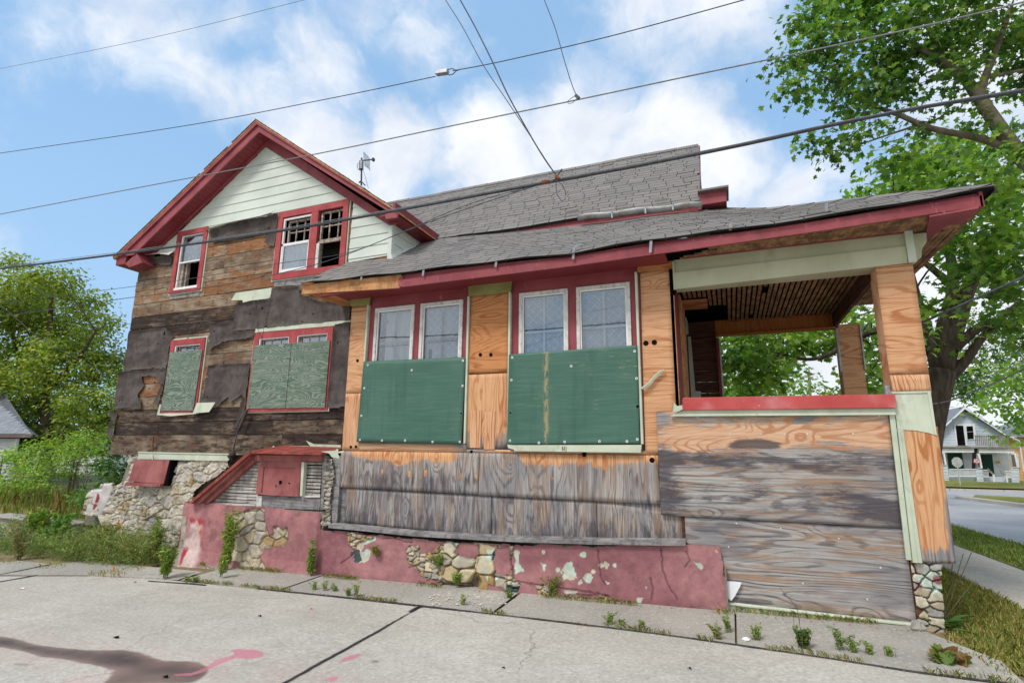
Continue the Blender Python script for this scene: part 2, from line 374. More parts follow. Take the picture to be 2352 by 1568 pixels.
noisy('siding_shade', srgb(176,176,144), srgb(192,192,164), 2.2, 4, .6, .3, .08, 60, extra=dirt(.4, srgb(128,128,96), 2.2, .72))  # porch beam siding with the shade of the eave put into its colour
noisy('mint_trim', srgb(184,192,170), srgb(204,210,190), 3, 4, .5, .35, .04, extra=dirt(.45, srgb(126,126,108), 5, .74))
noisy('olive_cap', srgb(132,126,72), srgb(154,150,96), 3, 4, .6, .3, .1)
noisy('maroon', srgb(130,54,62), srgb(156,78,84), 1.6, 6, .6, .35, .12, 40, .002, extra=lambda g, o, c: g.mix(g.m('MULTIPLY', g.mr(g.noise(g.map(o, (6,1,1.2)), 3, 7, .75), .62, .68), .55), dirt(.5, srgb(96,48,52), 2.4, .72)(g, o, c), srgb(186,138,138)))
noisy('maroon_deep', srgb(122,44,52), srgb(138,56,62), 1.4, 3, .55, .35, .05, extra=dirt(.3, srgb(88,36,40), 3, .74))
noisy('red_frame', srgb(156,58,62), srgb(178,82,84), 2.5, 6, .65, .3, .1, extra=dirt(.6, srgb(112,56,54), 7, .7))
def chips(g, o, c):
    z = g.mr(g.noise(o, 13, 6, .72), .66, .70)
    return g.mix(g.m('MULTIPLY', z, .9), g.mix(g.mr(g.noise(o, 3, 3), .5, .8), c, srgb(196,128,132)), srgb(216,208,190))
noisy('red_rail', srgb(176,66,64), srgb(192,84,80), 2.5, 4, .5, .4, .15, 30, .003, extra=chips)
noisy('pink_panel', srgb(140,80,80), srgb(166,106,102), 2.5, 4, .75, .2, .2, 25, extra=dirt(.5, srgb(110,62,62), 4, .7))
noisy('old_red', srgb(134,62,56), srgb(168,88,76), 5, 5, .75, .2, .3, 25, extra=dirt(.7, srgb(74,56,50), 7, .68), stretch=(1,1,3))
noisy('white_paint', srgb(198,196,190), srgb(222,220,214), 8, 5, .55, .4, .15, 50, .002, extra=dirt(.6, srgb(130,120,108), 16, .7))
noisy('old_white', srgb(150,144,138), srgb(206,202,194), 3, 6, .85, .2, .3, 30, .004, extra=dirt(.6, srgb(104,94,88), 5, .64), stretch=(1.5,1,9))
noisy('white_gloss', srgb(222,222,222), srgb(236,236,236), 3, 2, .35, .5, 0)
noisy('old_sash', srgb(150,134,122), srgb(196,184,172), 14, 5, .8, .2, .3, 50, extra=dirt(.7, srgb(86,62,50), 18, .62))
noisy('bare_wood', srgb(190,130,82), srgb(214,162,114), 3, 5, .85, .2, .3, 20, stretch=(1,1,8), extra=dirt(.6, srgb(110,84,64), 4, .66))
noisy('grey_wood', srgb(112,110,112), srgb(158,154,152), 3, 6, .9, .15, .4, 18, stretch=(1.2,4,9), extra=dirt(.6, srgb(70,66,66), 5, .66))
noisy('brown_slat', srgb(138,102,74), srgb(178,140,104), 5, 5, .85, .2, .3, 20, stretch=(4,1,1), extra=dirt(.6, srgb(58,42,36), 5, .62))
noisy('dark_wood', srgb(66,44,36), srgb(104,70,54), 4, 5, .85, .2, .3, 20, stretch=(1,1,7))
noisy('dark_room', srgb(46,42,40), srgb(72,64,58), 1.5, 4, .95, .1, .1)
noisy('roof_felt', srgb(44,42,42), srgb(60,58,58), 4, 4, .95, .1, .1)
noisy('void', srgb(16,15,16), srgb(26,24,24), 3, 2, 1., .0, 0)  # near-black that paints in the darkness of gaps, recesses and openings
noisy('screw', srgb(206,206,208), srgb(232,232,232), 20, 2, .35, .6, 0, metal=.4)
noisy('hole', srgb(20,16,14), srgb(34,28,24), 20, 2, 1., .0, 0)
noisy('metal', srgb(134,136,138), srgb(170,172,174), 10, 3, .4, .5, .05, metal=.6)
noisy('gutter', srgb(146,150,150), srgb(178,180,178), 3, 4, .5, .4, .05, metal=.4, extra=dirt(.6, srgb(128,100,72), 3.5, .66))
noisy('cable', srgb(58,60,66), srgb(76,78,84), 30, 3, .6, .3, .2, 80, .002)
noisy('cable_light', srgb(112,114,116), srgb(140,142,142), 20, 3, .6, .3, .1)
noisy('rust', srgb(112,58,40), srgb(140,80,54), 20, 3, .9, .1, .2)
noisy('mortar_core', srgb(120,114,104), srgb(150,144,132), 8, 5, .95, .1, .5, 20, .02)
noisy('bark', srgb(72,62,54), srgb(104,92,80), 4, 5, .95, .1, .8, 9, .03, stretch=(3,3,.8))
noisy('bark_young', srgb(92,82,70), srgb(126,116,100), 6, 5, .95, .1, .5, 20, .01)
noisy('white_siding', srgb(206,208,210), srgb(228,230,230), 1, 3, .6, .3, .03)
noisy('garage_trim', srgb(98,84,84), srgb(112,98,96), 2, 3, .7, .2, 0)
noisy('blue_siding', srgb(178,190,198), srgb(196,206,212), 1, 3, .6, .3, .03, extra=dirt(.35, srgb(138,148,152), .8, .72))
noisy('tan_siding', srgb(196,152,104), srgb(208,166,118), 1, 3, .7, .2, .03)
noisy('tan_wall', srgb(176,158,140), srgb(190,172,152), 1, 3, .8, .2, .03)
noisy('dark_green', srgb(34,62,52), srgb(42,72,60), 2, 3, .7, .2, 0)
noisy('brick', srgb(142,84,74), srgb(170,112,96), 9, 3, .9, .1, .2)
noisy('yellow_sign', srgb(214,190,40), srgb(226,204,60), 3, 2, .5, .3, 0)
noisy('sign_back', srgb(176,178,172), srgb(196,198,192), 4, 3, .5, .4, 0, metal=.2)
noisy('sign_white', srgb(226,226,226), srgb(236,236,236), 4, 2, .5, .3, 0)
noisy('sign_red', srgb(200,60,50), srgb(210,70,60), 4, 2, .5, .3, 0)
noisy('burnt', srgb(34,30,34), srgb(62,50,56), 4, 4, .9, .1, .2)
noisy('railing_grey', srgb(118,112,104), srgb(150,146,138), 3, 4, .9, .1, .2)
noisy('paper', srgb(226,226,230), srgb(238,238,240), 10, 2, .8, .2, 0)
noisy('sealant', srgb(38,38,41), srgb(66,65,67), 12, 4, .6, .4, .3, 40, .004)
noisy('litter', srgb(120,96,76), srgb(168,140,116), 14, 4, .9, .1, .3)
noisy('pebble', srgb(180,174,162), srgb(214,208,198), 14, 4, .9, .1, .3)
noisy('tarp', srgb(72,70,74), srgb(96,94,98), 4, 4, .7, .3, .3)
# shingles: ca.r = per tab random
def shmat(name, c1, c2, c3):
    m, g = newmat(name); a = g.sep(g.attr().outputs['Color']); o = g.obj()
    col = g.mix(a[0], c1, c2); col = g.mix(g.mr(g.noise(o, 1.1, 4, .6), .4, .7, 0, .5), col, c3)
    col = g.mix(g.mr(g.noise(o, 160, 2, .6), .35, .7, 0, .35), col, (c1[0]*.5, c1[1]*.5, c1[2]*.5, 1))
    g.bsdf(col, .92, g.bump(g.noise(o, 220, 2), .4, .003), .15)
shmat('shingle', srgb(120,117,115), srgb(144,139,135), srgb(136,129,122))
shmat('shingle_dark', srgb(84,84,88), srgb(106,104,106), srgb(92,90,92))
shmat('far_shingle', srgb(128,132,140), srgb(150,154,162), srgb(138,142,150))
shmat('brown_shingle', srgb(140,122,112), srgb(160,142,130), srgb(132,116,106))
# sculpted masonry: base colour comes from the stones' own pigments
m, g = newmat('masonry'); o = g.obj(); c = g.attr().outputs['Color']
n1 = g.noise(o, 18, 6, .7); n2 = g.noise(o, 90, 3, .6)
col = g.mix(1., c, g.mix(g.mr(n1, .25, .75), (.62, .6, .58, 1), (1.25, 1.25, 1.25, 1)), 'MULTIPLY')
g.bsdf(col, .95, g.bump(g.m('ADD', n1, g.m('MULTIPLY', n2, .5)), .7, .012), .12)
m, g = newmat('stucco'); o = g.obj(); c = g.attr().outputs['Color']
n1 = g.noise(o, 7, 7, .66); n2 = g.noise(o, 60, 4, .6)
col = g.mix(1., c, g.mix(g.mr(n1, .3, .7), (.82, .80, .82, 1), (1.12, 1.12, 1.1, 1)), 'MULTIPLY')
g.bsdf(col, .85, g.bump(g.m('ADD', n1, g.m('MULTIPLY', n2, .35)), .55, .014), .2)
# glass
m, g = newmat('glass'); fr = g.n('ShaderNodeFresnel', IOR=1.5).outputs[0]
wob = g.bump(g.noise(g.obj(), 2.5, 2), .05, .02)
gl = g.n('ShaderNodeBsdfGlossy', Roughness=.015, Color=(.95, .97, 1, 1), Normal=wob).outputs[0]
tr = g.n('ShaderNodeBsdfTransparent', Color=(.86, .9, .92, 1)).outputs[0]
g.out(g.n('ShaderNodeMixShader', Fac=g.mr(fr, 0, .6, .07, .75, False), i1=tr, i2=gl).outputs[0])
# lace and plastic behind the glass
m, g = newmat('lace'); o = g.obj()
dz = g.vor(g.map(o, (1, 0, 1), rot=(0, math.radians(45), 0)), 11, 'DISTANCE_TO_EDGE', .0)
fl = g.mr(dz, .0, .09, 1, 0)
fl = g.m('MULTIPLY', fl, g.mr(g.noise(o, 55, 3), .4, .55))
fold = g.noise(g.map(o, (7, 1, .6)), 1.5, 3)
col = g.mix(fl, g.mix(fold, srgb(168,180,194), srgb(204,212,222)), srgb(244,246,250))
g.bsdf(col, .9, g.bump(fold, .5, .03), .1)
m, g = newmat('sheet_plastic'); o = g.obj(); f = g.noise(g.map(o, (4, 1, .8), rot=(0, .3, 0)), 1.2, 4, .6)
g.bsdf(g.mix(f, srgb(176,178,176), srgb(228,228,224)), .6, g.bump(f, .7, .05), .3)
# concrete of the alley: ca = (wet stain, pink paint, brown blotch)
def concrete(name, base1, base2, stains=False):
    m, g = newmat(name); o = g.obj(); a = g.sep(g.attr().outputs['Color'])
    b = g.noise(o, .55, 5, .6); f = g.noise(o, 6, 6, .65); sp = g.noise(o, 110, 3, .6)
    col = g.mix(g.mr(b, .3, .7), base1, base2)
    col = g.mix(g.mr(f, .42, .72, 0, .3), col, srgb(150,146,138))
    col = g.mix(g.mr(sp, .56, .75, 0, .35), col, srgb(120,114,106)); col = g.mix(g.mr(sp, .25, .42, .3, 0), col, srgb(226,222,212))
    col = g.mix(g.mr(g.vor(o, 2.3), .012, .022, .8, 0), col, srgb(70,64,60)); mid_ = g.noise(o, 28, 6, .72); col = g.mix(g.mr(mid_, .46, .66, 0, .5), col, srgb(142,136,126)); col = g.mix(g.mr(mid_, .34, .46, .45, 0), col, srgb(222,218,208)); col = g.mix(g.mr(g.noise(g.map(o, (.25,1.2,1)), 1.3, 7, .7), .5, .68, 0, .3), col, srgb(156,150,140))
    col = g.mix(g.mr(g.noise(g.map(o, (.5, .5, 1), rot=(0,0,.1)), 1.0, 5, .6), .55, .78, 0, .38), col, srgb(146,141,132))
    dw = g.n('ShaderNodeVectorMath', {'operation': 'ADD'}, i0=o, i1=g.n('ShaderNodeVectorMath', {'operation': 'SCALE'}, i0=g.n('ShaderNodeTexNoise', Vector=o, Scale=1.6, Detail=6, Roughness=.65).outputs['Color'], Scale=.55).outputs[0]).outputs[0]
    ce = g.vor(g.map(dw, (1,1,0)), .42, 'DISTANCE_TO_EDGE'); ckk = g.m('MULTIPLY', g.mr(ce, .0, .005, .45, 0), g.mr(g.noise(o, .5, 2), .46, .56)); col = g.mix(ckk, col, srgb(84,80,74))
    rough = .9
    if stains:
        pr = g.noise(o, 5, 5, .65)
        wet = g.mr(g.m('ADD', a[0], g.m('MULTIPLY', g.m('SUBTRACT', g.noise(o, 4, 7, .72), .5), .55)), .38, .62)
        col = g.mix(g.m('MULTIPLY', wet, .93), col, g.mix(g.mr(g.m('ADD', a[0], g.m('MULTIPLY', f, .4)), .75, 1.2), srgb(112,96,84), srgb(58,50,52)))
        pk = g.mr(g.m('ADD', a[1], g.m('MULTIPLY', g.m('SUBTRACT', g.noise(o, 12, 7, .75), .5), 1.0)), .36, .62)
        col = g.mix(g.m('MULTIPLY', pk, .75), col, g.mix(f, srgb(186,96,120), srgb(200,124,142)))
        blush = g.m('MULTIPLY', a[2], g.mr(g.noise(o, 3, 6, .7), .3, .7))
        col = g.mix(g.m('MULTIPLY', blush, .8), col, srgb(206,166,160))
        rough = g.mr(wet, 0, 1, .9, .42)
    g.bsdf(col, rough, g.bump(g.m('ADD', sp, f), .35, .003), .25)
concrete('alley_concrete', srgb(176,171,160), srgb(196,191,180), True)
concrete('old_concrete', srgb(150,146,138), srgb(176,172,162))
concrete('walk_concrete', srgb(178,170,158), srgb(198,190,178))
concrete('street_paving', srgb(152,153,158), srgb(172,172,176))
noisy('soil', srgb(120,108,84), srgb(150,138,106), 3, 5, 1., .05, .5, 20, .02)
noisy('turf', srgb(116,122,62), srgb(162,150,90), 1.2, 6, 1., .05, .6, 30, .03, extra=lambda g, o, c: g.mix(g.mr(g.noise(o, 24, 4, .7), .4, .7), c, srgb(74,98,40)))
noisy('meadow', srgb(96,116,56), srgb(156,148,92), .8, 6, 1., .05, .6, 12, .05)
# leaves: ca = own leaf colour
def leafmat(name, tr=.35):
    m, g = newmat(name); c = g.attr().outputs['Color']
    b = g.n('ShaderNodeBsdfPrincipled', Base_Color=c, Roughness=.5); b.inputs['Specular IOR Level'].default_value = .35
    t = g.n('ShaderNodeBsdfTranslucent', Color=g.mix(1., c, (1.7, 1.8, .8, 1), 'MULTIPLY')).outputs[0]
    g.out(g.n('ShaderNodeMixShader', Fac=tr, i1=b.outputs[0], i2=t).outputs[0])
leafmat('leaf'); leafmat('blade', .25)
m, g = newmat('graffiti'); g.bsdf(srgb(110,40,46), .7)

# ------------------------------------------------------------------ the derelict house
D, D1, YR = 6.9, 7.4, 7.08
def atZ(x, y, z, c='d'):
    d = ray(x, y, c); p = d*(z-H0)/d[2]; return (float(p[0]), float(p[1]), z)
house = thing('derelict_house', 'abandoned boarded up house stripped to planks and plywood, maroon trim, facing the alley', 'house', (-5, 8, 0))
PIECES = {'metal_trim_scrap','apron_board','rake_return','hood_sill','siding_scraps','siding_flap','block_wall','eave_soffit','loose_cable','rail_trim','corner_trim','patch_board','side_trim','cornice_return'}
def part(name, mb, m, parent=house, **k):
    if name in PIECES and len(mb.g) > 1:           # every loose piece is a part of its own
        for i, (v0, f0) in enumerate(mb.g):
            v1, f1 = mb.g[i+1] if i+1 < len(mb.g) else (len(mb.v), len(mb.f))
            q = MB(); q.v = mb.v[v0:v1]; q.a = mb.a[v0:v1]; q.f = [tuple(j-v0 for j in f) for f in mb.f[f0:f1]]; q.g = [(0, 0)]
            o = part(name, q, m, parent, **k)
        return o
    lab = k.pop('label', None); o = mb.build(name, m, parent, **k)
    if lab: o['label'] = lab
    return o
def clip_z(poly, z0, z1):
    def cl(P, f, s):
        out = []
        for i in range(len(P)):
            a, b = P[i-1], P[i]; fa, fb = s*(a[1]-f), s*(b[1]-f)
            if (fa >= 0) != (fb >= 0):
                t = fa/(fa-fb); out.append((a[0]+(b[0]-a[0])*t, f))
            if fb >= 0: out.append(b)
        return out
    P = cl(poly, z0, 1); return cl(P, z1, -1) if P else P
def clapboards(mb, poly, Y, exposure, z_start, lip=.014, fy=None):
    """overlapping boards: each leans out at its bottom edge; poly in (u, z); fy maps (u, depth, z) to a point"""
    fy = fy or (lambda u, d, z: (u, Y-d, z))
    zs = [p[1] for p in poly]; k = math.floor((min(zs)-z_start)/exposure)
    z = z_start+k*exposure
    while z < max(zs):
        P = clip_z(poly, z, z+exposure)
        if len(P) > 2:
            mb.c = (rnd.random(), rnd.random(), 0, 1)
            dd = lambda q: lip*(1-(q-z)/exposure)+.004
            f = [fy(u, dd(q), q) for u, q in P]
            ar = sum(P[i-1][0]*P[i][1]-P[i][0]*P[i-1][1] for i in range(len(P)))
            mb.add(f if ar > 0 else f[::-1], [tuple(range(len(P)))])
            lo = sorted(u for u, q in P if abs(q-z) < 1e-6)
            if len(lo) > 1:
                a, b = lo[0], lo[-1]
                mb.add([fy(a, lip+.004, z), fy(b, lip+.004, z), fy(b, -.004, z), fy(a, -.004, z)], [(3, 2, 1, 0)])
        z += exposure
# gable outline in the wall plane
wapex = at(611, 315, D1); gl_ = at(330, 608, D1); gr_ = at(903, 520, D1)
def xlim(z):
    l = -11.86; r = -5.27
    if z > gl_[2]: l = gl_[0]+(wapex[0]-gl_[0])*(z-gl_[2])/(wapex[2]-gl_[2])
    if z > gr_[2]: r = gr_[0]+(wapex[0]-gr_[0])*(z-gr_[2])/(wapex[2]-gr_[2])
    return l, r
holes = [(-10.62,-9.86,4.93,6.24),(-7.80,-6.26,4.93,6.22),(-10.36,-9.52,2.48,3.82),(-8.12,-6.42,2.46,3.82)]
rows = [1.60,2.00,2.25,2.50,2.77,3.03,3.29,3.55,3.78,4.00,4.22,4.49,4.77,5.07,5.31,5.58,5.82,6.06,6.30,6.56,6.80,7.05,7.30,7.55,7.8,8.05]
pw = MB(); R = random.Random(3)
orange_rows = {4.77:.6, 4.49:.35, 5.07:.35, 5.31:.25, 2.77:1, 3.03:1, 4.22:.2, 5.58:.7, 5.82:.7}
for za, zb in zip(rows[:-1], rows[1:]):
    cuts = sorted({za, zb} | {h for H in holes for h in H[2:] if za < h < zb})
    l, r = xlim(zb); l += R.uniform(-.03, .03) if za < 5.6 else 0
    js = [l]; x = l+R.uniform(1.2, 3.2)
    while x < r-.8: js.append(x); x += R.uniform(1.6, 3.4)
    js.append(r); cols = [(R.random(), orange_rows.get(za, .1)*R.uniform(.5, 1.2), R.uniform(0, .35) if (za > 2.4 and not 3.9 < za < 4.3) else R.uniform(.6, 1.1), 1) for _ in js]
    prd = [R.uniform(0, .007) for _ in js]
    for ca, cb in zip(cuts[:-1], cuts[1:]):
        zm = (ca+cb)/2; hs = sorted((h[0], h[1]) for h in holes if h[2] < zm < h[3])
        segs = []; a = l
        for h0, h1 in hs: segs.append((a, h0)); a = h1
        segs.append((a, r))
        for s0, s1 in segs:
            for i in range(len(js)-1):
                q0, q1 = max(s0, js[i]), min(s1, js[i+1])
                if q1-q0 > .02:
                    pw.c = cols[i]; gp = .012
                    pw.box(q0+(.004 if q0 == js[i] else 0), q1, D1-prd[i], D1+.03, ca+(gp if ca == za else 0), cb)
part('plank_wall', pw, 'plank', label='bare weathered sheathing planks, brown and black stained')
b = MB(); b.prism([(-11.75,1.62),(-10.62,1.62),(-10.62,5.9),(-11.6,5.7)], D1+.032, D1+.06)
part('wall_backing', b, 'void')

# gable siding
Lz = at(890, 1035, D1, 'A')[2]; 
sd_ = MB()
main = XZ('A', [(1562,390),(2262,836),(2275,852),(1695,955),(1560,985),(1320,1022),(1075,1100),(1072,1074),(824,1120)], D1)
leftp = XZ('A', [(822,1118),(785,1300),(640,1305),(600,1312)], D1)
rightp = XZ('V', [(75,700),(535,992),(520,1350),(10,1440)], D1)
for P_ in (main, leftp, rightp): clapboards(sd_, P_, D1-.012, .199, Lz)
part('gable_siding', sd_, 'siding', label='pale mint clapboard siding left on the gable')
# side return of the siding above the porch roof
XS = -5.262; sp = MB()
s0 = atX(515,1345,XS,'V'); s1 = atX(915,1205,XS,'V'); s2 = atX(885,1200,XS,'V'); s3 = atX(590,1000,XS,'V')
clapboards(sp, [(7.4,5.0),(8.75,5.7),(8.75,6.0),(7.4,6.02)], 0, .199, Lz, fy=lambda u, d, z: (XS+d, u, z))
sp.box(-5.31, -5.235, D1-.04, D1+.05, 4.9, 5.66)
sp.hexa([(-5.26,7.35,4.98),(-5.19,7.35,4.98),(-5.19,8.6,5.72),(-5.26,8.6,5.72),(-5.26,7.35,5.06),(-5.22,7.35,5.06),(-5.22,8.6,5.80),(-5.26,8.6,5.80)])
part('side_siding', sp, 'siding')
b = MB(); b.box(-5.33, -5.262, D1+.03, 8.9, 4.4, 6.0); b.box(-11.86,-11.8,D1+.03,15,1.6,5.75); b.box(-11.8,-5.3,14.94,15,1.6,5.75)
part('block_wall', b, 'grey_wood')
b = MB(); b.box(-11.78,-5.3,11.4,11.45,1.6,7.4); b.box(-11.78,-5.3,7.6,11.4,4.30,4.36); b.box(-11.78,-5.3,7.6,11.4,1.62,1.66)
b.hexa([(-11.7,7.46,5.5),(-9.2,7.46,7.2),(-9.2,11.4,7.2),(-11.7,11.4,5.5),(-11.7,7.46,5.56),(-9.2,7.46,7.26),(-9.2,11.4,7.26),(-11.7,11.4,5.56)])
b.hexa([(-7.7,7.46,7.2),(-5.3,7.46,5.6),(-5.3,11.4,5.6),(-7.7,11.4,7.2),(-7.7,7.46,7.26),(-5.3,7.46,5.66),(-5.3,11.4,5.66),(-7.7,11.4,7.26)])
b.box(-9.2,-7.7,7.46,11.4,7.2,7.26); b.box(-8.9,-8.8,7.5,11.4,1.6,7.2)
part('interior_lining', b, 'dark_room')
# curled siding flaps
b = MB()
fl = XZ('A', [(1045,1112),(1200,1062),(1330,1022),(1560,985),(1600,952),(1692,952),(1650,972),(1560,1000),(1320,1050),(1100,1108)], D1)
n = len(fl)//2
b.add([(x, D1-.03, z) for x, z in fl[:5]]+[(x, D1-.14, z) for x, z in fl[:4:-1]], [(i, i+5, i+6, i+1) for i in range(4)])
l2 = XZ('A', [(455,1334),(610,1300),(700,1285),(788,1272),(775,1332),(690,1322),(600,1328),(458,1338)], D1)
b.add([(x, D1-.03, z) for x, z in l2[:4]]+[(x, D1-.15, z) for x, z in l2[:3:-1]], [(0,4,5,1),(1,5,6,2),(2,6,7,3)])
o = part('siding_flap', b, 'siding', label='bent strips of siding hanging loose'); sm = o.modifiers.new('th', 'SOLIDIFY'); sm.thickness = .004

# felt paper
def felt(name, poly, Y=D1-.016, seed=0, step=.022, **k):
    xs = [p[0] for p in poly]; zs = [p[1] for p in poly]
    def fn(X, Z):
        s = sdpoly(X, Z, poly)+(fbm(X*9, Z*9, seed, 3)-.5)*.035
        keep = s < 0
        curl = ss(.07, .0, -s)*(.4+.9*fbm(X*5+3, Z*5, seed+4, 2))
        wr = (fbm(X*2.2, Z*3.5, seed+1, 4)-.5)*.05+(np.abs(fbm(X*1.5+Z*2, Z*4-X, seed+2, 3)-.5))*.05
        tears = fbm(X*13, Z*7, seed+8, 2) > .86
        return keep & ~tears, Y-np.clip(wr, -.01, 1)-curl*.035-.004, np.full(X.shape+(3,), .5)
    return relief(name, 'felt', house, min(xs)-.05, max(xs)+.05, min(zs)-.05, max(zs)+.05, step, fn)
FELT = [('B',[(392,503),(560,483),(712,472),(748,500),(785,545),(762,578),(740,690),(722,832),(600,826),(345,850)]),
 ('B',[(300,865),(345,842),(722,822),(712,900),(700,965),(665,962),(640,915),(580,888),(500,902),(528,962),(468,1050),(500,1105),(508,1152),(480,1176),(400,1168),(262,1168)]),
 ('B',[(668,955),(700,945),(655,1125),(612,1132)]),
 ('B',[(240,1172),(302,1186),(290,1240),(268,1300),(268,1392),(228,1425),(200,1384),(216,1310),(246,1276),(232,1200)]),
 ('B',[(1325,258),(1620,228),(1635,132),(1862,122),(1862,185),(2050,258),(2300,245),(2300,412),(2165,428),(1900,448),(1482,490),(1300,506),(1306,340)]),
 ('B',[(1090,442),(1300,416),(1300,500),(1485,490),(1468,560),(1290,588),(1215,600),(1150,640),(1105,660),(1062,705),(1082,600)]),
 ('B',[(1075,792),(1445,768),(1405,1100),(1370,1046),(1320,1080),(1262,1120),(1240,1062),(1190,1112),(1150,1172),(1120,1120),(1010,1115),(1040,1000)]),
 ('B',[(1372,1046),(1402,1080),(1396,1190),(1345,1290),(1302,1352),(1325,1240),(1352,1130)]),
 ('B',[(2160,452),(2300,418),(2300,1150),(2095,1172)]),
 ('A',[(1088,1112),(1330,1034),(1686,960),(1642,1250),(1584,1244),(1572,1160),(1540,1142),(1300,1192),(1100,1212)]),
 ('A',[(500,1412),(600,1330),(772,1330),(752,1412),(620,1402),(522,1450)])]
for i, (c, P_) in enumerate(FELT): felt('felt_paper', XZ(c, P_, D1), seed=i*11+3, Y=D1-.016-.004*(i % 3))
# dark rags hanging over the foundation
b = MB()
q = [at(x, y, 7.3, 'D') for x, y in [(655,0),(620,90),(575,180),(560,260),(540,345)]]
b.tube(q, [.03,.035,.012,.008,.01], 5)
b.tube([at(540,345,7.28,'D'), at(530,400,7.22,'D'), at(525,450,7.24,'D'), at(505,478,7.3,'D')], [.02,.085,.07,.02], 7)
part('hanging_rag', b, 'felt', smooth=True)

# windows of the plank wall
def frame(mb, x0, x1, z0, z1, Y0, Y1, w, wb=None):
    wb = wb if wb is not None else w
    mb.box(x0, x0+w, Y0, Y1, z0, z1); mb.box(x1-w, x1, Y0, Y1, z0, z1)
    mb.box(x0+w, x1-w, Y0+.002, Y1, z1-w, z1); mb.box(x0+w, x1-w, Y0-.004, Y1, z0, z0+wb)
def window(x0, x1, z0, z1, w, units, Y=D1, m='red_frame', name='window'):
    b = MB(); frame(b, x0, x1, z0, z1, Y-.045, Y+.02, w)
    for a, c in zip(units[:-1], units[1:]): b.box(a[1], c[0], Y-.042, Y+.02, z0+w, z1-w)
    p = part(name, b, m)
    s = MB(); frame(s, x0-.028, x1+.028, z0-.02, z1+.03, Y-.024, Y+.01, .03); part('flashing_edge', s, 'mint_trim', p)
    return p
def muntins(mb, x0, x1, z0, z1, nx, nz, Y, w=.018):
    frame(mb, x0, x1, z0, z1, Y-.02, Y+.02, .035)
    for i in range(1, nx): x = x0+(x1-x0)*i/nx; mb.box(x-w/2, x+w/2, Y-.01, Y+.012, z0+.03, z1-.03)
    for i in range(1, nz): z = z0+(z1-z0)*i/nz; mb.box(x0+.03, x1-.03, Y-.012, Y+.01, z-w/2, z+w/2)
def pane(x0, x1, z0, z1, Y, parent, m='glass'):
    b = MB(); b.box(x0, x1, Y, Y+.004, z0, z1); return part('pane', b, m, parent)
def curtain(x0, x1, z0, z1, Y, parent, m='lace', name='curtain', cut=None):
    nx = 40; b = MB(); nz = 10
    V = []
    for j in range(nz+1):
        for i in range(nx+1):
            x = x0+(x1-x0)*i/nx; z = z0+(z1-z0)*j/nz
            V.append((x, Y+.012*math.sin(x*42)+.006*math.sin(x*97+z*5), z))
    F = []
    for j in range(nz):
        for i in range(nx):
            xm = x0+(x1-x0)*(i+.5)/nx; zm = z0+(z1-z0)*(j+.5)/nz
            if cut is None or not cut((xm-x0)/(x1-x0), (zm-z0)/(z1-z0)): F.append((j*(nx+1)+i, j*(nx+1)+i+1, (j+1)*(nx+1)+i+1, (j+1)*(nx+1)+i))
    b.add(V, F); return part(name, b, m, parent, smooth=True)
# upper single window
w1 = window(-10.72, -9.82, 4.90, 6.29, .11, [(-10.57,-9.93)])
b = MB(); frame(b, -10.59, -9.91, 5.56, 6.19, D1-.02, D1+.015, .03); b.box(-10.59,-10.56,D1-.02,D1+.015,4.98,5.56); b.box(-9.94,-9.91,D1-.02,D1+.015,4.98,5.56); b.box(-10.59,-9.91,D1-.05,D1,4.97,5.02)
part('storm_sash', b, 'white_gloss', w1)
b = MB(); muntins(b, -10.55, -9.94, 5.58, 6.16, 3, 2, D1+.06); b.box(-10.56,-10.47,D1+.02,D1+.09,5.0,5.58); b.box(-10.44,-10.40,D1+.05,D1+.12,5.0,5.58)
part('sash', b, 'old_sash', w1); pane(-10.56,-9.94,5.59,6.16,D1+.02,w1); curtain(-10.55,-9.94,5.6,6.16,D1+.12,w1,'sheet_plastic')
# upper double window
w2 = window(-7.90, -6.22, 4.89, 6.27, .12, [(-7.76,-7.08),(-6.91,-6.27)])
b = MB(); frame(b, -7.77, -7.07, 5.03, 6.13, D1-.02, D1+.015, .035); b.box(-7.77,-7.07,D1-.02,D1+.015,5.565,5.61); frame(b, -7.735,-7.105,5.07,5.57,D1-.012,D1+.01,.02)
part('storm_sash', b, 'white_gloss', w2)
b = MB(); b.box(-7.78,-7.06,D1-.035,D1+.02,4.93,5.02); part('sill', b, 'grey_wood', w2)
b = MB(); muntins(b, -7.70, -7.10, 5.60, 6.09, 3, 2, D1+.06); part('sash', b, 'old_sash', w2)
pane(-7.72,-7.11,5.08,5.55,D1+.0,w2); curtain(-7.72,-7.11,5.06,5.57,D1+.05,w2,'sheet_plastic')
b = MB(); muntins(b, -6.88, -6.27, 5.54, 6.13, 3, 2, D1+.03, .022); b.box(-6.90,-6.27,D1-.005,D1+.03,5.50,5.55); b.box(-6.92,-6.85,D1-.0,D1+.08,4.98,5.52); part('sash', b, 'old_sash', w2)
b = MB(); b.box(-6.92,-6.84,D1-.03,D1+.0,4.96,5.5); b.box(-6.86,-6.26,D1-.03,D1+.05,4.92,4.97); part('jamb', b, 'white_paint', w2)
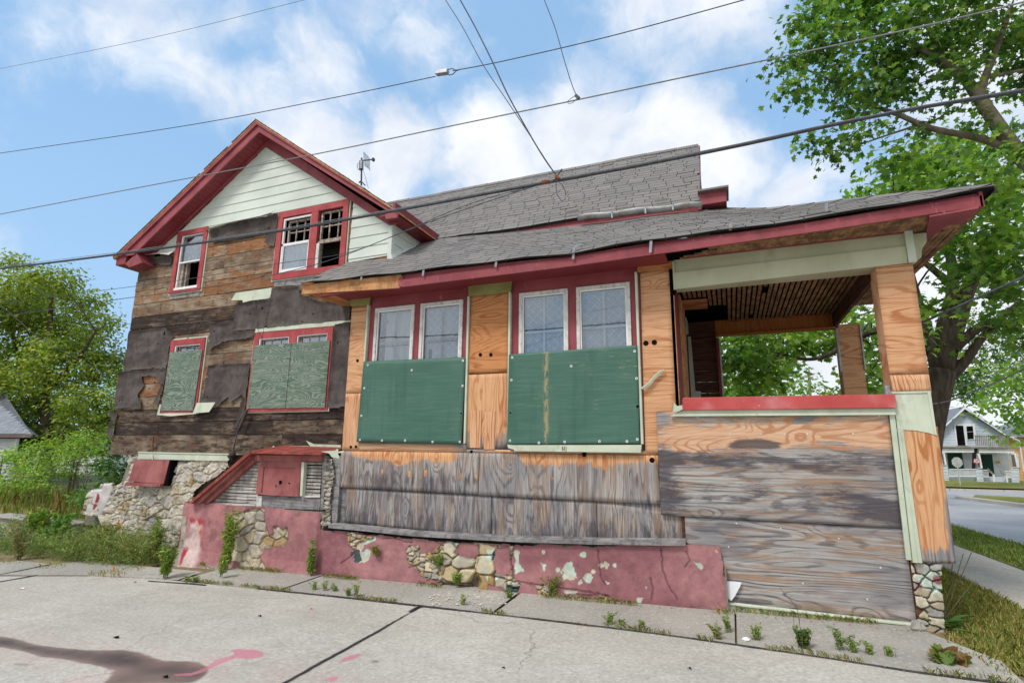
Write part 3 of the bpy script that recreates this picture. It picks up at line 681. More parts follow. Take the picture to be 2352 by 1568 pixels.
# lower single window, boarded
w3 = window(-10.45, -9.48, 2.42, 3.90, .12, [(-10.3,-9.6)])
b = MB(); frame(b, -10.33,-9.58,2.6,3.79,D1-.03,D1+.01,.03); part('storm_sash', b, 'white_gloss', w3)
b = MB(); muntins(b, -10.28,-9.62,3.2,3.77,3,2,D1+.04); part('sash', b, 'old_sash', w3); pane(-10.28,-9.62,2.6,3.77,D1+.03,w3); curtain(-10.28,-9.62,2.6,3.7,D1+.12,w3,'sheet_plastic')
def board(parent, pts, Y, th, m, name='plywood_board', label=None, screws=(), sm='screw', sr=.014, attrs=None):
    b = MB(); b.prism(pts, Y-th, Y); o = part(name, b, m, parent, bevel=.002)
    if label: o['label'] = label
    for (x, z) in screws:
        s = MB(); s.cyl((x, Y-th-.004, z), (x, Y-th+.002, z), sr, 12); s.cyl((x, Y-th-.0055, z), (x, Y-th-.003, z), sr*.35, 6)
        part('screw', s, sm, o)
    return o
board(w3, [(-10.43,2.47),(-9.54,2.46),(-9.50,3.645),(-10.41,3.655)], D1-.05, .014, 'ply_green_worn', label='peeling green plywood board over the narrow window',
      screws=[(-10.39,3.35),(-9.55,3.5),(-9.56,3.0),(-10.4,2.8),(-9.58,2.6),(-10.38,2.52)], sm='rust', sr=.011)
w4 = window(-8.19, -6.35, 2.41, 3.89, .12, [(-8.06,-7.34),(-7.16,-6.47)])
b = MB()
for a, c in ((-8.07,-7.33),(-7.17,-6.46)): frame(b, a, c, 2.6, 3.78, D1-.03, D1+.01, .03)
part('storm_sash', b, 'white_gloss', w4)
b = MB()
for a, c in ((-8.03,-7.37),(-7.13,-6.5)): muntins(b, a, c, 3.2, 3.76, 3, 2, D1+.04)
part('sash', b, 'old_sash', w4); pane(-8.05,-7.35,2.6,3.77,D1+.03,w4); pane(-7.15,-6.48,2.6,3.77,D1+.03,w4); curtain(-8.04,-6.5,2.6,3.74,D1+.1,w4,'sheet_plastic')
board(w4, [(-8.15,2.47),(-7.255,2.462),(-7.248,3.632),(-8.145,3.64)], D1-.05, .014, 'ply_green_worn', label='left half of the peeling green boards', screws=[(-8.12,3.3),(-8.12,2.9),(-8.1,2.52),(-7.29,3.5),(-7.3,3.1),(-7.3,2.7)], sm='rust', sr=.011)
board(w4, [(-7.24,2.462),(-6.38,2.45),(-6.385,3.62),(-7.235,3.632)], D1-.05, .016, 'ply_green_worn', label='right half of the peeling green boards', screws=[(-6.42,3.4),(-6.42,2.95),(-6.41,2.55)], sm='rust', sr=.011)
# loose mint metal
b = MB(); b.prism(XZ('B',[(1485,482),(1480,515),(2155,458),(2200,440),(2300,425),(2300,410),(2190,418)],D1), D1-.05, D1-.045)
b.prism(XZ('B',[(1320,180),(1630,135),(1622,225),(1450,245),(1385,262),(1380,240),(1284,243)],D1), D1-.075, D1-.07)
b.prism(XZ('B',[(965,1210),(1000,1120),(1160,1115),(1105,1198)],D1), D1-.10, D1-.095)
b.prism(XZ('B',[(640,1222),(665,1132),(680,1130),(662,1208),(960,1205),(1000,1120),(985,1212),(760,1232)],D1), D1-.06, D1-.05)
part('metal_trim_scrap', b, 'mint_trim', label='scraps of mint metal trim still nailed to the wall')
b = MB(); b.prism([(-10.74,4.80),(-9.86,4.80),(-9.84,4.90),(-10.72,4.90)], D1-.012, D1-.004); b.prism([(-7.86,4.77),(-6.9,4.72),(-6.9,4.88),(-7.88,4.88)], D1-.012, D1-.004); part('apron_board', b, 'grey_wood')
# thin cables on the wall
b = MB()
b.tube([at(x,y,D1-.03,'B') for x,y in [(1040,320),(1020,345),(960,430),(880,560),(835,610)]], .005, 4)
b.tube([at(x,y,D1-.05,'B') for x,y in [(1460,250),(1475,330),(1485,480),(1520,560)]], .004, 4)
b.tube([at(x,y,D1-.05,'B') for x,y in [(1600,225),(1560,380),(1520,560)]], .004, 4)
b.tube([at(x,y,7.3,'D') for x,y in [(600,130),(575,200),(545,345)]], .006, 4)
part('loose_cable', b, 'cable')
b = MB(); b.tube([at(x,y,7.33,'C') for x,y in [(1370,222),(1325,228),(1318,260),(1315,340),(1308,425)]], .013, 6); part('rusty_pipe', b, 'rust', smooth=True)
b = MB(); b.tube([at(x,y,7.28,'C') for x,y in [(1308,390),(1315,430),(1335,460),(1352,490)]], .014, 6); part('pipe_end', b, 'mint_trim', smooth=True)

# ---- gable roof of the left block
top = [at(270,590,YR), at(593,279,YR), at(915,478,YR)]
inn = [at(308,586,YR), at(596,304,YR), at(914,492,YR)]
T_ = [(p[0], p[2]) for p in top]; I_ = [(p[0], p[2]) for p in inn]
T_[2] = (-5.02, T_[2][1]); I_[2] = (-5.02, I_[2][1])
hw = .5                                            # share of the outer crown band
mid = [((t[0]*.62+i[0]*.38), (t[1]*.62+i[1]*.38)) for t, i in zip(T_, I_)]
b = MB()
for k in (0, 1): b.prism([T_[k], T_[k+1], mid[k+1], mid[k]], YR-.05, YR+.0)
part('rake_crown', b, 'maroon')
b = MB()
for k in (0, 1): b.prism([mid[k], mid[k+1], I_[k+1], I_[k]], YR-.015, YR+.02)
part('rake_fascia', b, 'maroon')
b = MB(); Rr = random.Random(2)
for k in (0, 1):
    a, c = I_[k], I_[k+1]; L = math.hypot(c[0]-a[0], c[1]-a[1]); n = int(L/.115)
    for i in range(n):
        t0, t1 = (i+.03)/n, (i+.97)/n; e = .02+Rr.uniform(0, .004)
        P0 = (a[0]+(c[0]-a[0])*t0, a[1]+(c[1]-a[1])*t0+e); P1 = (a[0]+(c[0]-a[0])*t1, a[1]+(c[1]-a[1])*t1+e)
        b.prism([P0, P1, (P1[0], P1[1]+.02), (P0[0], P0[1]+.02)], YR+.02, D1+.1)
part('rake_soffit', b, 'maroon_deep')
b = MB()                                            # frieze along the wall under the soffit
fi = XZ('A', [(497,1422),(1562,388)], D1)+[(XZ('V', [(535,990)], D1)[0])]
fo = XZ('A', [(440,1415),(1556,290)], D1)+[(XZ('V', [(640,960)], D1)[0])]
b.prism([fi[0], fi[1], fo[1], fo[0]], D1-.055, D1-.02); b.prism([fi[1], fi[2], fo[2], fo[1]], D1-.055, D1-.02)
part('frieze_board', b, 'maroon')
b = MB()                                            # end boxes of the rakes
p = XZ('A', [(335,1383),(432,1306),(640,1290),(486,1420)], YR)
b.prism([(I_[0][0]-.26, I_[0][1]-.16), (I_[0][0]+.06, I_[0][1]+.04), (I_[0][0]+.30, I_[0][1]-.20), (I_[0][0]-.1, I_[0][1]-.26)], YR+.005, YR+.30)
b.prism(XZ('V', [(470,842),(612,802),(618,775),(622,832),(612,885),(470,900)], YR), YR-.02, YR+.02)
part('rake_return', b, 'maroon')
b = MB()                                            # right eave running back
b.hexa([(-5.30,YR,5.64),(-5.02,YR,5.66),(-5.02,8.7,5.66),(-5.30,8.7,5.64),(-5.30,YR,5.67),(-5.02,YR,5.69),(-5.02,8.7,5.69),(-5.30,8.7,5.67)])
b.hexa([(-5.05,YR,5.69),(-5.0,YR,5.69),(-5.0,9,5.69),(-5.05,9,5.69),(-5.05,YR,5.86),(-5.0,YR,5.86),(-5.0,9,5.86),(-5.05,9,5.86)])
b.hexa([(-12.15,YR,5.62),(-11.84,YR,5.62),(-11.84,15,5.62),(-12.15,15,5.62),(-12.15,YR,5.8),(-11.84,YR,5.84),(-11.84,15,5.84),(-12.15,15,5.8)])
part('eave_soffit', b, 'maroon_deep')
def tabs(mb, P, u0, u1, v0, v1, inside, exp_=.14, tw=.305, lift=.010, seed=0, missing=None, gap=.013):
    """shingle tabs; P(u, v) -> point, normal"""
    rr = random.Random(seed); v = v0; row = 0
    while v < v1:
        u = u0-rr.random()*tw
        while u < u1:
            a, c = max(u, u0), min(u+tw-gap, u1)
            if c-a > .03 and inside((a+c)/2, v+exp_/2) and not (missing and missing((a+c)/2, v, rr)):
                l = lift*(1+rr.uniform(-.2, .35))+(lift if rr.random() < .03 else 0); mb.c = (min(1, max(0, rr.gauss(.5, .22))), rr.random(), 0, 1)
                pts = []
                for (uu, vv, hh) in ((a, v-rr.uniform(0, .006), l), (c, v-rr.uniform(0, .006), l*rr.uniform(.7, 1.2)), (c, v+exp_*1.12, .003), (a, v+exp_*1.12, .003)):
                    p, nn = P(uu, vv); pts.append(Vector(p)+Vector(nn)*hh)
                lo = [Vector(P(a, v)[0]), Vector(P(c, v)[0])]
                mb.add(pts+lo, [(0,1,2,3), (4,5,1,0), (4,0,3), (5,2,1)])
            u += tw
        v += exp_; row += 1
# slabs + shingles of both slopes
ysp = (YR-.07, 15.3)
deck = MB(); sh = MB()
for k in (0, 1):
    a, c = T_[k], T_[k+1]
    if k == 0: lo, hi = a, c
    else: lo, hi = c, a
    d = ((hi[0]-lo[0]), (hi[1]-lo[1])); L = math.hypot(*d); d = (d[0]/L, d[1]/L); nn = (-d[1], 0, d[0]) if d[0] > 0 else (d[1], 0, -d[0])
    if nn[2] < 0: nn = tuple(-q for q in nn)
    lo2 = (lo[0]-d[0]*.06, lo[1]-d[1]*.06)
    deck.prism([lo2, hi, (hi[0]-nn[0]*.0, hi[1]-.03), (lo2[0], lo2[1]-.03)], YR-.055, 15.2)
    tabs(sh, lambda u, v, lo2=lo2, d=d, nn=nn: ((lo2[0]+d[0]*v+nn[0]*.004, u, lo2[1]+d[1]*v+nn[2]*.004+.01*math.sin(u*1.7+v)*0), nn), ysp[0], 14, 0, L+.05, lambda u, v: True, .14, seed=k+5)
part('roof_deck', deck, 'bare_wood'); part('block_roof', sh, 'shingle', label='grey shingles of the tall gable block')

# ---- main roof behind
mE0, mE1 = at(1005,548,8.5), at(1605,458,8.5); mR0, mR1 = at(900,465,10.7), at(1607,332,10.7)
mE0 = (-5.0, 8.5, mE0[2]); XR_ = mE1[0]
def Pm(u, v):
    t = (u+9.)/(XR_+9.)
    e = Vector((u, 8.5, mE0[2]+(mE1[2]-mE0[2])*min(1, max(0, (u+5)/(XR_+5)))+.012*math.sin(u*2.3))); r = Vector((u, 10.7, mR1[2]+.006*math.sin(u*3)))
    L = (r-e).length; p = e+(r-e)*(v/L); return tuple(p), tuple(Vector((0, -(r-e).z, (r-e).y)).normalized())
Lm = (Vector((0, 10.7, mR1[2]))-Vector((0, 8.5, mE1[2]))).length
b = MB()
for i in range(36):
    u0 = -9.5+i*(XR_+9.5)/36; u1 = -9.5+(i+1)*(XR_+9.5)/36
    q = [Pm(u0,0)[0], Pm(u1,0)[0], Pm(u1,Lm)[0], Pm(u0,Lm)[0]]
    b.add(q+[(x, y+.02, z-.05) for x, y, z in q], [(0,1,2,3),(7,6,5,4),(0,4,5,1)])
b.add([Pm(XR_,0)[0], Pm(XR_,Lm)[0], (XR_, 12.9, mE1[2]), (XR_,12.9,mE1[2]-.06), (XR_,10.7,mR1[2]-.06), (XR_,8.5,mE1[2]-.06), (-9,12.9,mE1[2]), (-9,10.7,mR1[2])], [(0,5,4,1),(1,4,3,2),(1,2,6,7)])
part('main_roof_deck', b, 'roof_felt')
b = MB(); mr_ = random.Random(4)
tabs(b, Pm, -8.6, XR_+.02, -.03, Lm-.08, lambda u, v: True, .135, .30, .008, 9, gap=.013)
for k in range(29): b.c = (rnd.random(), 0, 0, 1); u0 = -9+k*.31; p_ = Vector(Pm(min(u0, XR_-.3), Lm)[0]); b.add([p_+Vector((0,-.11,-.085)), p_+Vector((.30,-.11,-.085)), p_+Vector((.30,0,.03)), p_+Vector((0,0,.03)), p_+Vector((0,.11,-.085)), p_+Vector((.30,.11,-.085))], [(0,1,2,3),(3,2,5,4)])
b.c = (.1,.2,0,1)
for x, y in [(1240,478),(1800,405)]: 
    q = [Vector(at(x+dx, y+dy, 8.6, 'G')) for dx, dy in ((-45,8),(40,-8),(38,10),(-46,22))]; b.add([p+Vector((0,-.09,0)) for p in q], [(0,3,2,1)])
part('main_roof', b, 'shingle', label='large grey shingled main roof')
b = MB(); b.box(-5.0, XR_, 8.53, 8.56, 5.45, mE1[2]+.02); part('main_fascia', b, 'maroon_deep')
b = MB(); b.box(-5.3, -.62, 8.9, 8.95, 1.0, 5.8); b.box(-.66, -.6, 8.95, 12.6, .2, 5.6)
b.add([(-.6,8.9,5.55),(-.6,12.6,5.55),(-.6,10.7,7.9)], [(0,1,2)]); part('main_wall', b, 'siding')
b = MB()                                           # barge board and cornice return at the street gable
q = [Vector(Pm(XR_, 0)[0]), Vector(Pm(XR_, Lm)[0])]
for dx, z0, z1 in ((.012, -.17, -.02),):
    b.hexa([q[0]+Vector((-.02,0,z0)), q[0]+Vector((dx+.02,0,z0)), q[1]+Vector((dx+.02,0,z0)), q[1]+Vector((-.02,0,z0)), q[0]+Vector((-.02,0,z1)), q[0]+Vector((dx+.02,0,z1)), q[1]+Vector((dx+.02,0,z1)), q[1]+Vector((-.02,0,z1))])
b.box(XR_, .19, 8.5, 8.9, 5.64, 5.84); b.box(XR_-.4, XR_+.02, 8.62, 8.9, 5.55, 5.70)
part('cornice_return', b, 'maroon')
b = MB(); b.hexa([(XR_-.01,8.42,5.84),(.23,8.42,5.84),(.23,8.95,5.84),(XR_-.01,8.95,5.84),(XR_-.01,8.42,5.87),(.23,8.42,5.87),(.23,8.95,6.0),(XR_-.01,8.95,6.02)]); part('return_roof', b, 'shingle')
b = MB(); b.box(XR_-.2, XR_+.13, 8.66, 8.9, 5.2, 5.62); part('corner_board', b, 'mint_trim')
# broken gutter
b = MB(); g0 = Vector(at(1268,512,8.38,'G')); g1 = Vector(at(2045,427,8.38,'G'))
prof = [(-.055,.035),(-.06,.03),(-.05,.0),(-.03,-.03),(.0,-.04),(.03,-.03),(.045,.0),(.05,.045)]
vs = []; 
for k in range(13):
    p = g0.lerp(g1, k/12); p.z += .012*math.sin(k*1.3)
    vs += [p+Vector((0, y, z)) for y, z in prof]
nP = len(prof); b.add(vs, [(k*nP+j, (k+1)*nP+j, (k+1)*nP+j+1, k*nP+j+1) for k in range(12) for j in range(nP-1)])
o = part('gutter', b, 'gutter', label='sagging stained metal gutter', smooth=True); s_ = o.modifiers.new('t', 'SOLIDIFY'); s_.thickness = .003
for x in (1480,1690,1862):
    s = MB(); q = Vector(at(x, 480-(x-1480)*.13, 8.3, 'G')); s.hexa([q+Vector(v) for v in ((-.012,-.0,-.08),(.012,0,-.08),(.012,.01,-.08),(-.012,.01,-.08),(-.012,0,.02),(.012,0,.02),(.012,.01,.02),(-.012,.01,.02))])
    s.bar(q+Vector((0,0,.02)), q+Vector((.02,.12,.10)), .024, .006); part('gutter_strap', s, 'metal', o)

# ---- long low roof over the sunroom and porch
EZ = [(-6.25,4.36),(-5.99,4.375),(-4.34,4.335),(-2.9,4.322),(-1.78,4.29),(-.72,4.336),(.26,4.322),(1.36,4.347),(1.96,4.381),(2.62,4.41)]
SL = [(-6.3,.69),(-5.2,.665),(-2.3,.615),(-.2,.575),(.8,.53),(1.6,.56),(2.6,.6)]
def itp(T, x):
    if x <= T[0][0]: return T[0][1]
    for (a, p), (c, q) in zip(T[:-1], T[1:]):
        if x <= c: return p+(q-p)*(x-a)/(c-a)
    return T[-1][1]
YE_ = 6.40
def Ps(u, v):                                      # v is metres back from the eave
    s = itp(SL, u); z = itp(EZ, u)+s*v+.014*math.sin(u*1.9+v*2)*min(1, v)+.01*math.sin(u*5+1)*math.exp(-v*3)
    return (u, YE_+v, z), Vector((0, -s, 1)).normalized()
XH = 2.62
def ins(u, v):
    if u < -6.2+.12*math.sin(v*9): return False
    if u > XH-v-.02: return False
    if u < -5.24: return v < D1-YE_-.0
    if u < -5.0: return v < 2.15
    return v < (2.2 if u < XR_+.2 else 3)
b = MB(); N = 60
for i in range(N):
    u0 = -6.14+i*(XH+6.14)/N; u1 = -6.14+(i+1)*(XH+6.14)/N
    vm = D1-YE_ if u1 < -5.24 else (2.3 if u1 < XR_ else 3.0)
    va, vb = max(.0, min(vm, XH-u0)), max(.0, min(vm, XH-u1))
    for k in range(4):
        q = [Ps(u0, va*k/4)[0], Ps(u1, vb*k/4)[0], Ps(u1, vb*(k+1)/4)[0], Ps(u0, va*(k+1)/4)[0]]
        b.add(q+[(x, y, z-.03) for x, y, z in q], [(0,1,2,3),(7,6,5,4)]+([(0,4,5,1)] if k == 0 else []))
# hip side facing the street
zc = lambda X: itp(EZ, 2.62)+.55*(XH-X)
b.add([(XH,YE_,4.395),(XH,10.4,4.395),(XH-2.8,10.4,5.72),(XH-2.8,YE_+2.8,5.72),(XH,YE_,4.36),(XH,10.4,4.36)], [(0,1,2,3),(0,4,5,1)])
part('porch_roof_deck', b, 'roof_felt')
b = MB()
tabs(b, Ps, -6.22, XH, -.035, 3.0, ins, .125, .30, .008, 21)
b.c = (.5,.5,0,1)
tabs(b, lambda u, v: ((XH+.0-v, u, Ps(XH-v, v)[0][2]-.012), (.48,0,.87)), YE_, 10.4, 0, 2.6, lambda u, v: u-YE_ > v+.25, .12, .30, .006, 5)
for k in range(11):                                # hip caps
    t = k*.27; p0 = Ps(XH-t-.01, max(0, t-.02))[0]; p1 = Ps(XH-t-.28, t+.28)[0]; a = Vector(p0)+Vector((0,0,.022)); c = Vector(p1)+Vector((0,0,.012))
    b.c = (rnd.random(), 0, 0, 1)
    b.add([a, c, c+Vector((-.13,-.06,-.05)), a+Vector((-.13,-.06,-.05)), c+Vector((.1,.13,-.06)), a+Vector((.1,.13,-.06))], [(0,1,2,3),(1,0,5,4)])
part('porch_roof', b, 'shingle', label='sagging low shingled roof over the sunroom and porch')
b = MB()                                            # flashing strip along the main wall
for i in range(14):
    u0 = -5.0+i*.33; u1 = u0+.33; b.add([Ps(u0,2.12)[0], Ps(u1,2.12)[0], (u1,8.53,Ps(u1,2.12)[0][2]+.03), (u0,8.53,Ps(u0,2.12)[0][2]+.03)], [(0,1,2,3)])
part('roof_flashing', b, 'maroon')
# fascia
FB = [(-4.33,4.105),(-1.88,4.11),(1.07,4.172),(2.52,4.222)]
b = MB(); N = 30
for i in range(N):
    u0 = -4.33+i*(2.52+4.33)/N; u1 = -4.33+(i+1)*(2.52+4.33)/N
    z0, z1 = itp(FB, u0), itp(FB, u1); t0, t1 = itp(EZ, u0)-.03, itp(EZ, u1)-.03; m0, m1 = z0+.115, z1+.115
    for (y, a0, a1, c0, c1) in ((6.42, z0, z1, m0, m1), (6.45, m0-.02, m1-.02, t0, t1)):
        b.add([(u0,y,a0),(u1,y,a1),(u1,y,c1),(u0,y,c0),(u0,y+.03,a0),(u1,y+.03,a1),(u1,y+.03,c1),(u0,y+.03,c0)], [(0,1,2,3),(0,4,5,1),(3,2,6,7)])
b.add([(-4.33,6.42,4.105),(-4.40,6.41,4.13),(-4.42,6.43,4.24),(-4.33,6.44,4.30)], [(0,3,2,1)])
b.box(2.50, 2.53, 6.42, 10.1, 4.222, 4.38)
o = part('fascia', b, 'maroon', label='long maroon fascia board of the porch eave')
o = MB(); o.prism([(-6.26,4.195),(-4.40,4.105),(-4.36,4.225),(-4.38,4.31),(-6.22,4.345)], 6.44, 6.475); part('bare_fascia', o, 'bare_wood', label='unpainted stretch of fascia at the left end')
o = MB(); o.prism([(-6.2,4.33),(-6.05,4.34),(-6.0,4.35),(-6.25,4.36)], 6.38, 6.43); o.hexa([(-6.24,6.45,4.19),(-6.20,6.45,4.19),(-6.20,7.35,4.55),(-6.24,7.35,4.55),(-6.24,6.45,4.34),(-6.20,6.45,4.34),(-6.20,7.35,4.96),(-6.24,7.35,4.96)]); part('end_rafter', o, 'bare_wood')
for c, x, y in [('E',325,325),('E',855,290),('E',1480,212),('H',88,110),('H',750,50),('T',438,805),('G',2222,562)]:
    pz = at(x, y, 6.40, c); s = MB(); X_ = pz[0]; Z_ = pz[2]
    tall = .0 if c != 'H' else .05
    s.add([(X_-.018,6.385,Z_-.055-tall),(X_+.014,6.385,Z_-.055-tall),(X_+.03,6.375,Z_+.04),(X_-.004,6.375,Z_+.04),(X_+.08,6.52,Z_+.10+tall),(X_+.05,6.52,Z_+.10+tall)], [(0,1,2,3),(3,2,4,5)])
    ob = part('gutter_hanger', s, 'metal'); m_ = ob.modifiers.new('t', 'SOLIDIFY'); m_.thickness = .004
# soffits
b = MB(); b.box(-5.7, -.6, 6.45, D+.02, 4.155, 4.175); b.box(-5.9,-.6,6.46,6.52,4.13,4.156); part('soffit', b, 'maroon_deep')
b = MB(); b.hexa([(-6.2,6.48,4.21),(-5.6,6.48,4.19),(-5.6,7.38,4.19),(-6.2,7.38,4.23),(-6.2,6.48,4.23),(-5.6,6.48,4.21),(-5.6,7.38,4.21),(-6.2,7.38,4.25)]); b.box(-6.15,-5.62,7.3,7.38,4.23,4.5); part('soffit_plywood', b, 'ply_hot')
b = MB(); b.box(-5.76, -5.63, 6.93, 7.1, 4.13, 4.20); part('yellow_trim_scrap', b, 'olive_cap')
b = MB(); Rr = random.Random(8)
for k in range(9):
    y = 6.47+k*.052
    if k < 2:
        b.box(-.6, -.1, y, y+.042, 4.19+Rr.uniform(0,.01), 4.215); 
    b.box(-.1+Rr.uniform(-.4,.1) if k > 3 else -.1, 2.5, y, y+.043, 4.20+Rr.uniform(0,.006), 4.222)
for k in range(9):
    x = 2.03+k*.052; b.box(x, x+.043, 6.94, 10.2, 4.20+Rr.uniform(0,.005), 4.222)
part('porch_soffit', b, 'brown_slat', label='bare narrow boards under the porch eave')
b = MB(); b.box(-.6, 2.5, 6.46, 10.2, 4.235, 4.25); part('soffit_void', b, 'void')
b = MB(); P_ = [atZ(x, y, 4.19, 'T')[:2] for x, y in [(1235,868),(1612,800),(1600,830),(1482,920),(1370,934),(1190,1065)]]; b.vprism(P_, 4.175, 4.195); b.box(-.4,2.05,6.86,6.89,4.195,4.235); part('corner_soffit', b, 'maroon')

# ------------------------------------------------------------------ sunroom front
WX0, WX1 = -5.26, -.98
SASH = [(-5.15,-4.42),(-4.31,-3.58),(-2.68,-1.96),(-1.84,-1.11)]
b = MB()
for (a, c) in ((WX0, -3.47), (-2.81, WX1)):
    b.box(a, c, 6.93, 6.99, 3.985, 4.16)
for a, c in ((WX0,-5.15),(-4.42,-4.31),(-3.58,-3.44),(-2.84,-2.68),(-1.96,-1.84),(-1.11,WX1)): b.box(a, c, 6.93, 6.99, 1.9, 3.985)
for a, c in ((WX0,-3.44),(-2.84,WX1)): b.box(a, c, 6.935, 6.99, 1.85, 2.3)
part('window_casing', b, 'maroon', label='maroon wooden wall round the sunroom windows')
labs = ['first sunroom window from the left, tangled wire inside', 'second sunroom window with a slipped lace curtain', 'third sunroom window', 'fourth sunroom window with patterned lace']
for i, (a, c) in enumerate(SASH):
    b = MB(); frame(b, a, c, 2.3, 3.975, 6.905, 6.96, .045); o = part('sunroom_window', b, 'white_paint', label=labs[i])
    b = MB(); frame(b, a+.045, c-.045, 2.34, 3.93, 6.925, 6.95, .022); part('storm_frame', b, 'white_gloss', o)
    b = MB(); xm = (a+c)/2; b.box(xm-.014, xm+.014, 6.962, 6.976, 2.34, 3.93); b.box(a+.05, c-.05, 6.961, 6.975, 3.385, 3.415); b.box(a+.05,c-.05,6.961,6.975,2.8,2.83); frame(b, a+.02, c-.02, 2.3, 3.95, 6.965, 6.99, .06)
    part('muntin', b, 'white_gloss' if i > 1 else 'old_sash', o)
    pane(a+.05, c-.05, 2.34, 3.93, 6.952, o)
    if i == 0: curtain(a+.16, c-.02, 2.3, 3.9, 7.02, o, 'sheet_plastic')
    elif i == 1: curtain(a+.03, c-.03, 2.3, 3.92, 7.02, o, 'lace', cut=lambda u, v: v < .62 and u < .66-.62*(v-.25)/.4 and u > .12 and v > .1)
    else: curtain(a+.03, c-.03, 2.3, 3.92, 7.01, o, 'lace')
b = MB(); b.tube([at(x,y,6.96,'E') for x,y in [(425,340),(430,440),(440,510),(480,570),(500,620)]], .004, 4)
ctr = at(510, 705, 6.975, 'E')
b.tube([(ctr[0]+.105*math.cos(t*1.0)+.01*math.sin(t*3.3)-.02, 6.975, ctr[2]+.03*math.sin(t)+.02*math.sin(t*.37)-.25*.1*math.cos(t)) for t in [k*.35 for k in range(75)]], .0035, 4)
b.tube([at(x,y,6.97,'E') for x,y in [(455,660),(480,690),(470,672)]], .004, 4)
part('tangled_wire', b, 'cable')
b = MB(); b.box(-5.3, -.7, 8.2, 8.24, .9, 4.2); b.box(-5.6,-.62,7.0,8.2,.8,.85); b.box(-5.35,-5.3,7.0,8.2,.8,4.2); part('sunroom_interior', b, 'dark_room')
b = MB(); b.box(-5.6, -.62, 6.96, 6.99, .6, 1.9); b.box(-5.62,-5.3,6.95,6.99,1.7,4.2); b.box(-3.44,-2.84,6.95,6.99,1.7,4.2); b.box(-.98,-.6,6.95,6.99,1.7,4.2)
part('sunroom_backing', b, 'grey_wood')

def wsheet(name, pts, Y, th, m, fn=None, parent=house, step=.06, label=None, warpy=None):
    """plywood sheet with a weathering map in ca: r = greying, g = black stain"""
    xs = [p[0] for p in pts]; zs = [p[1] for p in pts]; x0, x1, z0, z1 = min(xs), max(xs), min(zs), max(zs)
    nx = max(2, int((x1-x0)/step)+1); nz = max(2, int((z1-z0)/step)+1)
    # corner order: bl, br, tr, tl -> bilinear sheet
    U, V_ = np.meshgrid(np.linspace(0, 1, nx), np.linspace(0, 1, nz)); bl, br, tr, tl = [np.array(p) for p in pts]
    X = (bl[0]*(1-U)+br[0]*U)*(1-V_)+(tl[0]*(1-U)+tr[0]*U)*V_; Z = (bl[1]*(1-U)+br[1]*U)*(1-V_)+(tl[1]*(1-U)+tr[1]*U)*V_
    w_, k_ = fn(X, Z) if fn else (np.zeros(X.shape), np.zeros(X.shape))
    Yf = np.full(X.shape, Y-th)+(warpy(X, Z) if warpy else 0)
    col = np.stack([w_, k_, np.zeros(X.shape), np.ones(X.shape)], -1).reshape(-1, 4)
    F = []; idx = np.arange(nx*nz).reshape(nz, nx)
    F = np.stack([idx[:-1, :-1], idx[:-1, 1:], idx[1:, 1:], idx[1:, :-1]], -1).reshape(-1, 4)
    Vf = np.stack([X.ravel(), Yf.ravel(), Z.ravel()], 1); Vb = Vf.copy(); Vb[:, 1] = Y
    n = nx*nz; loop = list(idx[0])+list(idx[1:, -1])+list(idx[-1, -2::-1])+list(idx[-2:0:-1, 0])
    S = np.array([(loop[i], loop[i]+n, loop[(i+1) % len(loop)]+n, loop[(i+1) % len(loop)]) for i in range(len(loop))])
    o = npmesh(name, np.vstack([Vf, Vb]), np.vstack([F, S]), m, parent, np.vstack([col, col]))
    if label: o['label'] = label
    return o
sstep = lambda a, b_, v: ss(a, b_, v)
# upright plywood strips
wsheet('pilaster', [(-5.60,1.75),(-5.29,1.75),(-5.265,2.62),(-5.605,2.62)], 6.93, .03, 'ply_v')
wsheet('pilaster', [(-5.605,2.625),(-5.265,2.625),(-5.26,4.055),(-5.61,4.055)], 6.93, .03, 'ply_h', label='left orange plywood upright')
wsheet('pilaster', [(-3.45,2.845),(-2.83,2.845),(-2.83,4.01),(-3.44,4.01)], 6.93, .03, 'ply_hot', label='upper plywood of the middle upright')
wsheet('pilaster', [(-3.46,1.78),(-2.83,1.78),(-2.83,2.83),(-3.46,2.83)], 6.93, .026, 'ply_worn_v', lambda X, Z: (.05+.8*ss(2.15, 1.8, Z), .1+.5*ss(2.1, 1.78, Z)))
b = MB(); b.box(-3.40,-3.23,6.893,6.901,1.80,2.32); b.box(-3.18,-3.02,6.896,6.901,1.78,2.30); part('patch_board', b, 'ply_v')
wsheet('pilaster', [(-.985,1.75),(-.60,1.75),(-.60,4.09),(-.965,4.09)], 6.93, .03, 'ply_h', label='right orange plywood upright with knots')
b = MB(); b.box(-.995,-.545,6.88,6.93,4.09,4.19); part('pilaster_cap_board', b, 'ply_hot')
b = MB(); b.prism([(-5.615,4.045),(-5.25,4.045),(-5.235,4.165),(-5.615,4.165)], 6.87, 6.90); part('pilaster_cap', b, 'olive_cap')
b = MB(); b.prism([(-3.47,4.0),(-2.80,4.0),(-2.78,4.17),(-3.48,4.17)], 6.87, 6.90); part('pilaster_cap', b, 'olive_cap')
for x, z0, z1 in ((-3.475,1.86,4.0),(-2.815,1.86,4.0),(-1.02,1.86,4.09),(-5.275,1.9,4.04)):
    b = MB(); b.box(x-.014, x+.014, 6.875, 6.93, z0, z1); b.box(x+.002, x+.018, 6.89, 6.93, z0, z1-.02) ; part('trim_strip', b, 'mint_trim')
